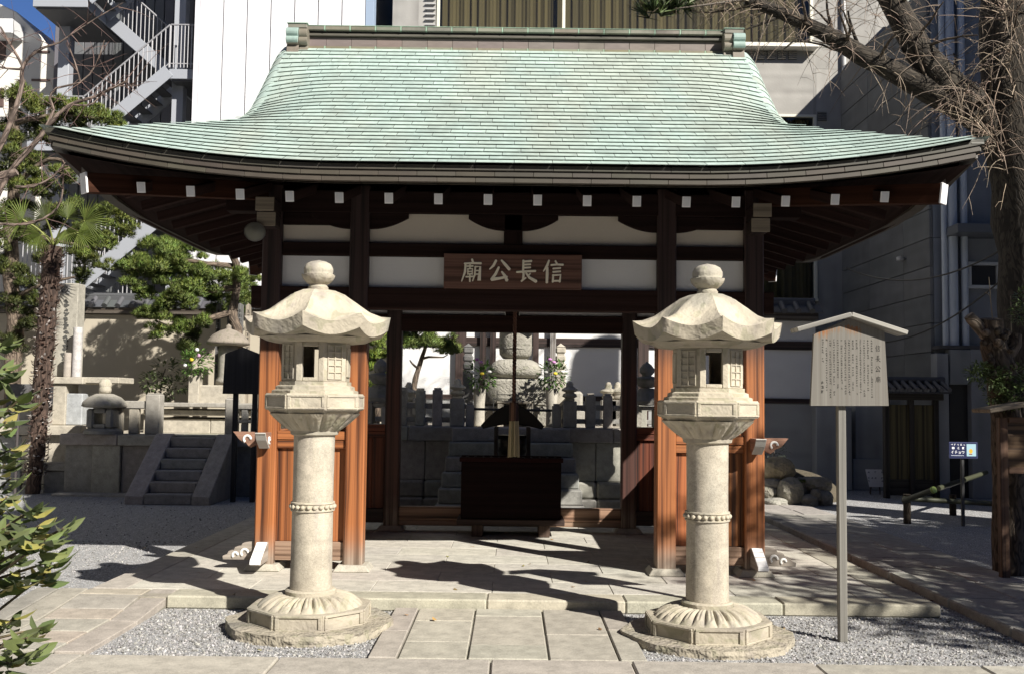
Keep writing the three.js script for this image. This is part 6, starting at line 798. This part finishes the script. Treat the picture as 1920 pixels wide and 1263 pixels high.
// evergreens beyond the right edge, whose leaf shade falls across the court
const evergreen = (name, label, x, z, h, crowns) => { const t = put(name, label, 'tree', [x, 0, z]); t.w('trunk', limb([V(x, 0, z), V(x + 0.1, h * 0.5, z), V(x, h, z)], 0.2, 0.06, 9, [0.1, 0.08, 0.065]), M.bark); t.w('crown', crowns.map(([cx, cy, cz, r, n]) => leafCloud(V(cx, cy, cz), r, n, 0.2, [0.05, 0.085, 0.025], 0.85, 0.1)), M.leaf); };
evergreen('evergreen_oak', 'broad evergreen tree right of the picture shading the right path', 9.8, -5.2, 6, [[9.4, 5.2, -5.4, 1.6, 2200], [10.4, 6.2, -4.6, 1.6, 2200], [9.2, 6.8, -6.2, 1.5, 2000], [10.6, 4.6, -6.3, 1.5, 2000], [9.9, 7.6, -5.2, 1.3, 1500], [8.9, 4.4, -4.2, 1.2, 1000]]);
evergreen('evergreen_oak', 'younger evergreen tree nearer the camera beyond the right edge', 8.2, -2.4, 5.4, [[8.1, 4.6, -2.6, 1.15, 620], [8.9, 5.6, -1.9, 1.1, 700], [7.6, 5.8, -3.0, 1.0, 520], [8.6, 3.9, -3.4, 1.1, 800], [9.4, 4.6, -2.8, 1.3, 1200]]);
evergreen('evergreen_oak', 'evergreen tree standing beyond the right edge behind the others', 11.2, -6.6, 6, [[10.9, 5.0, -6.7, 1.3, 2000], [11.6, 6.0, -6.1, 1.3, 1800], [10.9, 3.9, -6.4, 1.1, 1500], [11.6, 5.2, -7.2, 1.0, 1100]]);

{ // added unseen evergreen; its crown is shaped and placed to shade the far left terrace
  const t = put('added_shade_evergreen', 'unseen tall evergreen added beyond the right edge to shade the left terrace', 'tree', [11.6, 0, -3.6]); const c = V(9.1, 14.85, -1.3);
  t.w('trunk', [limb([V(11.6, 0, -3.6), V(11.7, 8, -3.7), V(11.0, 14, -3.2), V(9.6, 15.6, -2.1)], 0.24, 0.07, 9, [0.2, 0.16, 0.13])], M.bark);
  const g = []; for (const [dx, dz, r] of [[0, 0, 0.9], [-1.1, 1.0, 0.8], [1.15, -1.05, 0.9], [-0.55, 0.5, 0.9], [0.55, -0.5, 0.9]]) g.push(leafCloud(V(c.x + dx, c.y - dx * 0.93, c.z + dz), r, 1900, 0.2, [0.05, 0.085, 0.025], 0.5, 0.05)); t.w('crown', g, M.leaf);
}

// ---------------------------------------------------------------- buildings behind
rnd = RNG(909);
{
  const d = 22.4, xL = at(735, 60, d).x, xR = 9.2, H = 16, t = put('concrete_building', 'grey concrete building with large curtained windows behind the hall', 'building', [3, 0, -d]), c = [0.44, 0.43, 0.415];
  const W1 = span(820, -170, 1524, 84, d), W2 = span(960, 212, 1532, 562, d); W2.x0 = W1.x0;
  // wall built round the two window openings
  const bb = (x0, x1, y0, y1, cc = c) => bx(x0, x1, y0, y1, -d - 0.35, -d, cc, 0.004);
  t.w('wall', [bb(xL, W1.x0 - 0.42, 0, H), bb(W1.x0 - 0.0, W1.x1, W1.y1, H), bb(W1.x0, W1.x1, W2.y1, W1.y0 - 0.001), bb(W1.x1 + 0.001, xR, W1.y0 - 0.5, H), bb(W2.x1 + 0.001, xR, 0, W1.y0 - 0.502), bb(W1.x1 + 0.0005, W2.x1, W2.y1, W1.y0 - 0.502), bb(W1.x0, W2.x1, 0, W2.y0), bb(W1.x0 - 0.419, W1.x0 - 0.001, 0, H)], M.concrete);
  t.w('rear_wall', bx(xL, xR, 0, H, -34, -32, c), M.concrete); t.w('side_wall', [bx(xL, xL + 0.3, 0, H, -32, -d - 0.36, c), bx(xR - 0.3, xR, 0, H, -32, -d - 0.36, c)], M.concrete); t.w('roof_slab', bx(xL, xR, H + 0.001, H + 0.3, -34, -d, c), M.concrete);
  const win = (s, muls) => { const fr = [0.72, 0.69, 0.58]; const f = t.w('window', [bx(s.x0, s.x1, s.y0, s.y0 + 0.06, -d - 0.06, -d + 0.09, fr), bx(s.x0, s.x1, s.y1 - 0.06, s.y1, -d - 0.06, -d + 0.03, fr), bx(s.x0, s.x0 + 0.07, s.y0 + 0.061, s.y1 - 0.061, -d - 0.06, -d + 0.03, fr), bx(s.x1 - 0.07, s.x1, s.y0 + 0.061, s.y1 - 0.061, -d - 0.06, -d + 0.03, fr)], M.paint); const xs = [s.x0 + 0.07, ...muls, s.x1 - 0.07]; for (const x of muls) t.w('mullion', bx(x - 0.035, x + 0.035, s.y0 + 0.061, s.y1 - 0.061, -d - 0.05, -d + 0.025, fr), M.paint, f);
    for (let i = 0; i < xs.length - 1; i++) { const g = new THREE.PlaneGeometry(xs[i + 1] - xs[i], s.y1 - s.y0 - 0.12).translate((xs[i] + xs[i + 1]) / 2, (s.y0 + s.y1) / 2, -d - 0.02); t.w('pane', fin(g), M.glass, f); const w = xs[i + 1] - xs[i], n = Math.round(w * 14); const cg = grid(n * 4, 1, (u, v) => V(lerp(xs[i] + 0.02, xs[i + 1] - 0.02, u), lerp(s.y0 + 0.05, s.y1 - 0.05, v), -d - 0.22 + 0.022 * Math.sin(u * n * 2.1 + Math.sin(u * 23) * 1.5) + 0.008 * Math.sin(u * n * 5.3)), true); t.w('curtain', fin(cg, (x, y) => { const k = 0.8 + 0.5 * fbm(x * 3, 2) + 0.25 * fbm(x * 14, 5); return [0.15 * k, 0.1 * k, 0.035 * k]; }), M.matt, f); } };
  win(W1, [at(1057, 20, d).x]); win(W2, [at(1240, 400, d).x]);
  // projecting sill band and vents beneath the upper window
  const sb = span(820, 84.5, 1524, 92, d); t.w('sill', bx(sb.x0, sb.x1 + 0.05, sb.y0, sb.y1, -d + 0.001, -d + 0.3, [0.75, 0.72, 0.64], 0.008), M.paint);
  for (let k = 0; k < 5; k++) { const s = span(1398 + k * 20, 93.5, 1414 + k * 20, 112, d), v = t.w('vent', bx(s.x0, s.x1, s.y0, s.y1, -d + 0.001, -d + 0.01, [0.06, 0.06, 0.06], 0.002), M.paint); for (let j = 0; j < 5; j++) { const y = lerp(s.y0, s.y1, (j + 0.5) / 5); t.w('slat', bar(V(s.x0 + 0.01, y, -d + 0.03), V(s.x1 - 0.01, y, -d + 0.03), 0.05, 0.015, [0.55, 0.52, 0.45], 0.002), M.paint, v); } }
  { const s = span(1533, 210, 1550, 227, d), v = t.w('vent', bx(s.x0, s.x1, s.y0, s.y1, -d + 0.001, -d + 0.012, [0.1, 0.1, 0.1], 0.002), M.paint); for (let j = 0; j < 5; j++) { const y = lerp(s.y0, s.y1, (j + 0.5) / 5); t.w('slat', bar(V(s.x0 + 0.01, y, -d + 0.03), V(s.x1 - 0.01, y, -d + 0.03), 0.04, 0.012, [0.3, 0.3, 0.3], 0.002), M.paint, v); } }
  { const lv = []; for (let j = 0; j < 30; j++) { const y = 8.2 + j * 0.12; lv.push(bar(V(W1.x0 - 0.26, y, -d + 0.03), V(W1.x0 - 0.03, y, -d + 0.03), 0.06, 0.02, [0.5, 0.5, 0.5], 0.002)); } const L = lv; L.forEach((g) => t.w('louvre_slat', g, M.paint)); }
  t.w('downpipe', tube([V(at(1583, 300, d).x - 0.0, 0, -d + 0.06), V(at(1583, 300, d).x, H, -d + 0.06)], 0.05, 8, [0.5, 0.5, 0.5]), M.paint);
  for (let k = 1; k < 9; k++) t.w('joint_strip', bx(W1.x1 + 0.01, xR - 0.01, 3.2 * k - 0.012, 3.2 * k + 0.012, -d + 0.0005, -d + 0.004, [0.3, 0.29, 0.27], 0.001), M.concrete);
}
{ // white panelled building
  const z = -21.8, d = 21.8, x0 = at(371, 110, d).x, x1 = at(684, 60, d).x, H = 14, t = put('white_building', 'tall white panel clad building behind the left half of the roof', 'building', [(x0 + x1) / 2, 0, z]); t.w('core', bx(x0 + 0.05, x1 - 0.05, 0, H - 0.05, -33, z - 0.06, [0.55, 0.55, 0.56]), M.paint);
  const n = 7; for (let k = 0; k < n; k++) { const a = lerp(x0, x1, k / n), b = lerp(x0, x1, (k + 1) / n); t.w('wall_panel', bx(a + 0.011, b - 0.011, 0, H, z - 0.058, z, [0.72, 0.72, 0.74], 0.006), M.paint); } t.w('corner_trim', bx(x0 - 0.1, x0 + 0.004, 0, H, z - 0.4, z + 0.012, [0.74, 0.73, 0.78], 0.004), M.paint); t.w('corner_trim', bx(x1 + 0.002, x1 + 0.18, 0, H, z - 0.4, z - 0.01, [0.3, 0.38, 0.5], 0.004), M.paint); t.w('side_wall', bx(x0 - 0.001, x0 + 0.049, 0, H, -33, z - 0.401, [0.6, 0.6, 0.62]), M.paint);
}
{ // outdoor steel staircase with its dark cladding
  const zW = -24.6, t = put('stair_building', 'dark grey ribbed building with outside staircase at the upper left', 'building', [-9, 0, zW]); const xa = at(96, 200, 24.6).x, xb = at(395, 200, 24.6).x; t.w('core', bx(xa + 0.02, xb, 0, 14, -33, zW - 0.05, [0.2, 0.2, 0.21]), M.paint);
  const n = 16; for (let k = 0; k < n; k++) { const a = lerp(xa, xb, k / n), b = lerp(xa, xb, (k + 1) / n); t.w('wall_panel', bx(a + 0.008, b - 0.008, 0, 14, zW - 0.049, zW, tint([0.14, 0.145, 0.155], R(0.95, 1.05)), 0.01), M.paint); }
  const s = put('steel_staircase', 'pale grey steel fire escape staircase zigzagging up the building at upper left', 'staircase', [-9, 0, -22.4]), d = 22.0, zN = -22.0, zF = -23.05, zB = -24.2, st = [0.34, 0.36, 0.40], dk = [0.10, 0.10, 0.105];
  const xl = at(160, 100, d).x, xr = at(316, 130, d).x, xe = at(372, 130, d).x, xo = at(60, 20, d).x; const yR = (k) => at(330, 131 + 270 * k, d).y, yL = (k) => at(110, -4 + 270 * k, d).y;
  const rail = (p, q, z, nb, hgt = 1.02) => { s.w('handrail', tube([V(p.x, p.y + hgt, z), V(q.x, q.y + hgt, z)], 0.022, 6, [0.3, 0.3, 0.32]), M.paint); s.w('handrail', tube([V(p.x, p.y + 0.14, z), V(q.x, q.y + 0.14, z)], 0.014, 6, [0.4, 0.4, 0.42]), M.paint); for (let i = 0; i <= nb; i++) { const x = lerp(p.x, q.x, i / nb), y = lerp(p.y, q.y, i / nb); s.w('baluster', tube([V(x, y + 0.05, z), V(x, y + hgt, z)], 0.012, 5, [0.45, 0.45, 0.47], false), M.paint); } };
  const flight = (p, q, z0, z1) => { const n = 8; for (const z of [z0, z1]) s.w('stringer', bar(V(p.x, p.y - 0.02, z), V(q.x, q.y - 0.02, z), 0.03, 0.3, st, 0.004), M.paint); for (let k = 0; k < n; k++) { const x = lerp(p.x, q.x, (k + 0.5) / n), y = lerp(p.y, q.y, (k + 0.5) / n); s.w('tread', [bx(x - 0.13, x + 0.13, y - 0.02, y + 0.005, z1 + 0.016, z0 - 0.016, dk, 0.004)], M.paint); } };
  for (let k = -1; k <= 2; k++) {
    const R0 = V(xr, yR(k), 0), Lo = V(xl, yL(k + 1), 0), Lu = V(xl, yL(k), 0);
    flight(Lo, R0, zN, zN - 0.98); rail(Lo, R0, zN, 19); flight(Lu, R0, zF - 0.05, zB); rail(Lu, R0, zF - 0.05, 19);
    s.w('landing', [bx(xr + 0.005, xe, yR(k) - 0.2, yR(k) + 0.02, zB, zN, st, 0.006)], M.paint); rail(V(xr + 0.02, yR(k), 0), V(xe - 0.02, yR(k), 0), zN, 8);
    s.w('landing', [bx(xo, xl - 0.005, yL(k) - 0.2, yL(k) + 0.02, zB, zN, st, 0.006)], M.paint); rail(V(xo + 0.02, yL(k), 0), V(xl - 0.02, yL(k), 0), zN, 12); s.w('landing_underside', bx(xo + 0.05, xl - 0.05, yL(k) - 0.24, yL(k) - 0.201, zB + 0.05, zN - 0.05, dk, 0.004), M.paint); s.w('landing_underside', bx(xr + 0.05, xe - 0.05, yR(k) - 0.24, yR(k) - 0.201, zB + 0.05, zN - 0.05, dk, 0.004), M.paint);
  }
  for (const [x, z] of [[at(116, 100, 23).x, -23.2], [at(324, 100, d).x, -22.5]]) s.w('column', bx(x - 0.13, x + 0.13, 0, 14, z - 0.13, z + 0.13, [0.38, 0.4, 0.44], 0.01), M.paint);
}
{ // bright low white building far left, with a sloping parapet
  const d = 25, Q = (x, y) => { const p = at(x, y, d); return [p.x, p.y]; }, o = [[...Q(-140, 900)], [...Q(112, 900)], [...Q(112, 108)], [...Q(30, 22)], [...Q(-140, -60)]]; o[0][1] = 0; o[1][1] = 0; const t = put('far_white_building', 'bright white building with sloping top at the far upper left', 'building', [-14, 0, -d]); t.w('wall', extrude(o, 6, [0.8, 0.78, 0.73], 0.02).translate(0, 0, -d - 3), M.plaster); for (const [a, b, c2, e] of [[-30, 64, 10, 112], [-30, 165, 6, 200], [62, 95, 92, 99], [58, 148, 92, 152]]) { const s = span(a, b, c2, e, d - 0.02); t.w('window', block({ ...s, z: -d + 0.03 }, 0.05, [0.12, 0.08, 0.07], 0.005), M.paint); } t.w('wing', bx(at(-140, 0, 24.4).x, at(22, 60, 24.4).x, at(0, 62, 24.4).y, at(0, 34, 24.4).y, -24.98, -24.4, [0.72, 0.73, 0.74], 0.02), M.plaster);
}
{ // right hand building: panelled flank and wing with pipes
  const X = 7.3, zf = -17.6, zb = -22.3, H = 9.0, t = put('panel_building', 'grey panel clad building in shade along the right side with vertical pipes', 'building', [X + 3, 0, -20]), c = [0.20, 0.21, 0.225]; t.w('core', bx(X + 0.06, 17, 0, H - 0.02, zb, zf - 0.06, c), M.concrete);
  const zs = [zb, -20.6, -18.8, zf - 0.005]; for (let r = 0; r < 18; r++) for (let k = 0; k < 3; k++) t.w('wall_panel', bx(X, X + 0.058, r * 0.5 + 0.006, r * 0.5 + 0.494, zs[k] + 0.006, zs[k + 1] - 0.006, tint(c, R(0.93, 1.05), 0.01), 0.006), M.concrete);
  for (let r = 0; r < 6; r++) for (let k = 0; k < 7; k++) t.w('wall_panel', bx(X + 0.06 + k * 1.2 + 0.005, X + 0.06 + (k + 1) * 1.2 - 0.005, r * 1.5 + 0.005, r * 1.5 + 1.495, zf - 0.059, zf, tint([0.28, 0.31, 0.36], R(0.96, 1.04), 0.01), 0.006), M.concrete);
  t.w('setback_storey', bx(8.4, 17, H - 0.01, 10.2, zb, zf - 1, c), M.concrete);
  for (const [px, r] of [[1772, 0.05], [1787, 0.085], [1809, 0.06]]) { const x = at(px, 400, 17.45).x; t.w('pipe', tube([V(x, at(1790, 650, 17.4).y, zf + 0.12), V(x, 9, zf + 0.12)], r, 10, [0.5, 0.55, 0.62]), M.paint); }
  const lg = span(1755, 648, 1830, 655, 17.45); t.w('ledge', bx(lg.x0, lg.x1, lg.y0, lg.y1, zf + 0.001, zf + 0.3, [0.1, 0.1, 0.11], 0.006), M.concrete);
  const cp = span(1782, 425, 1960, 442, 17.3); t.w('canopy', bx(cp.x0, cp.x1, cp.y0, cp.y1, zf + 0.001, zf + 0.6, [0.12, 0.13, 0.15], 0.01), M.paint);
  const w = span(1814, 492, 1930, 542, 17.55), fr = [0.5, 0.52, 0.55]; const f = t.w('window', [bx(w.x0, w.x1, w.y0, w.y0 + 0.06, zf + 0.001, zf + 0.1, fr), bx(w.x0, w.x1, w.y1 - 0.06, w.y1, zf + 0.001, zf + 0.1, fr), bx(w.x0, w.x0 + 0.06, w.y0 + 0.061, w.y1 - 0.061, zf + 0.001, zf + 0.1, fr), bx(w.x1 - 0.06, w.x1, w.y0 + 0.061, w.y1 - 0.061, zf + 0.001, zf + 0.1, fr), bx((w.x0 + w.x1) / 2 - 0.03, (w.x0 + w.x1) / 2 + 0.03, w.y0 + 0.061, w.y1 - 0.061, zf + 0.001, zf + 0.09, fr)], M.paint); t.w('pane', bx(w.x0 + 0.06, w.x1 - 0.06, w.y0 + 0.06, w.y1 - 0.06, zf + 0.002, zf + 0.03, [0.02, 0.02, 0.025]), M.gloss, f);
  const cam = at(1690, 473, 17.9); t.w('wall_lamp', [lathe([[0, -0.05], [0.06, -0.04], [0.07, 0.03], [0, 0.05]], 12, [0.5, 0.5, 0.5]).translate(7.2, cam.y, -18.7), bx(7.2, 7.3, cam.y - 0.02, cam.y + 0.02, -18.72, -18.68, [0.2, 0.2, 0.2])], M.paint);
}
{ // roofed doorway and low walls in deep shade
  const d = 17.2, s = span(1664, 745, 1757, 925, d), t = put('roofed_doorway', 'dark wooden doorway under a small tiled roof, deep in shade at right', 'doorway', [s.cx, 0, -d]); const y1 = s.y1, n = 2; for (let k = 0; k < n; k++) { const a = lerp(s.x0, s.x1, k / n), b = lerp(s.x0, s.x1, (k + 1) / n); t.w('door_leaf', bx(a + 0.02, b - 0.02, 0.32, y1 - 0.12, -d - 0.06, -d - 0.02, [0.10, 0.085, 0.035], 0.005), M.wood); t.w('kick_board', bx(a + 0.02, b - 0.02, 0.05, 0.315, -d - 0.06, -d - 0.02, [0.04, 0.035, 0.03], 0.005), M.wood); }
  for (const x of [s.x0, s.cx, s.x1]) t.w('door_post', bx(x - 0.04, x + 0.04, 0, y1 - 0.04, -d - 0.1, -d + 0.02, [0.03, 0.025, 0.022]), M.wood); t.w('lintel', bx(s.x0 - 0.1, s.x1 + 0.1, y1 - 0.0395, y1 + 0.07, -d - 0.12, -d + 0.08, [0.035, 0.03, 0.025]), M.wood);
  t.w('roof', bx(s.x0 - 0.2, s.x1 + 0.12, y1 + 0.071, y1 + 0.1, -d - 0.35, -d + 0.35, [0.05, 0.05, 0.055]), M.paint); for (let k = 0; k < 9; k++) { const x = lerp(s.x0 - 0.15, s.x1 + 0.08, k / 8); t.w('roof_tile', [tube([V(x, y1 + 0.13, -d + 0.36), V(x, y1 + 0.28, -d)], 0.04, 8, [0.1, 0.1, 0.11]), tube([V(x, y1 + 0.13, -d - 0.36), V(x, y1 + 0.28, -d)], 0.04, 8, [0.1, 0.1, 0.11])], M.paint); } t.w('ridge_tile', tube([V(s.x0 - 0.22, y1 + 0.3, -d), V(s.x1 + 0.14, y1 + 0.3, -d)], 0.06, 8, [0.08, 0.08, 0.085]), M.paint);
  const p = span(1758.5, 662, 1781, 925, 17.25); solo('door_pier', block({ ...p, y0: 0 }, 0.25, [0.36, 0.38, 0.41], 0.01), M.concrete, 'narrow grey pier right of the roofed doorway', 'wall'); const q = span(1782, 655, 1822, 720, 17.28); const r = put('side_porch', 'grey rendered porch with dark opening behind the blue notice', 'porch', [q.cx, 0, -17.3]); r.w('lintel_wall', block(q, 0.2, [0.33, 0.35, 0.37], 0.01), M.concrete); const u = span(1822.5, 655, 1960, 925, 17.3); r.w('wall', block({ ...u, y0: 0 }, 0.2, [0.36, 0.38, 0.42], 0.01), M.concrete); r.w('opening_shade', block({ ...span(1782, 720.5, 1822, 925, 17.45), y0: 0 }, 0.05, [0.02, 0.02, 0.022], 0.005), M.paint);  // near-black panel fills the porch opening as painted shade
}
{ // cables
  for (const [a, b, sag, lab] of [[[1588, 503, 17], [1900, 455, 14], 0.35, 'black overhead cable sagging across the right building, the upper one'], [[1600, 640, 18], [1900, 505, 14], 0.35, 'black overhead cable sagging across the right building, the lower one']]) { const p = at(...a), q = at(...b), pts = []; for (let k = 0; k <= 20; k++) { const u = k / 20, v = p.clone().lerp(q, u); v.y -= sag * 4 * u * (1 - u); pts.push(v.sub(p)); } solo('overhead_cable', tube(pts, 0.013, 5, [0.02, 0.02, 0.02]), M.paint, lab, 'cable', null, p.toArray()); }
}
{ // tall neighbour beyond the right edge that keeps the far right in shade
  const t = put('neighbour_building', 'tall grey neighbouring building beyond the right edge of the court', 'building', [15.5, 0, -13.6]); t.w('wall', bx(11.2, 20, 0, 13, -16.4, -10.8, [0.42, 0.42, 0.43], 0.02), M.concrete); for (let r = 0; r < 3; r++) for (let k = 0; k < 3; k++) { const z = -15.6 + k * 1.7; t.w('window', bx(11.16, 11.199, 1.2 + r * 3.4, 2.8 + r * 3.4, z, z + 1.1, [0.05, 0.06, 0.07], 0.004), M.gloss); }
}

{ // buildings that close the court behind and beside the camera, as the enclosed light implies
  const t = put('rear_building', 'long grey building closing the court behind the camera', 'building', [0, 0, 24]); t.w('wall', bx(-34, 34, 0, 20, 20, 28, [0.16, 0.16, 0.16], 0.02), M.concrete);
  const u = put('side_building', 'grey building beyond the left edge of the court', 'building', [-20, 0, -5]); u.w('wall', bx(-26, -14.5, 0, 17, -24.5, 14, [0.18, 0.18, 0.18], 0.02), M.concrete);
}

renderer.render(scene, camera);
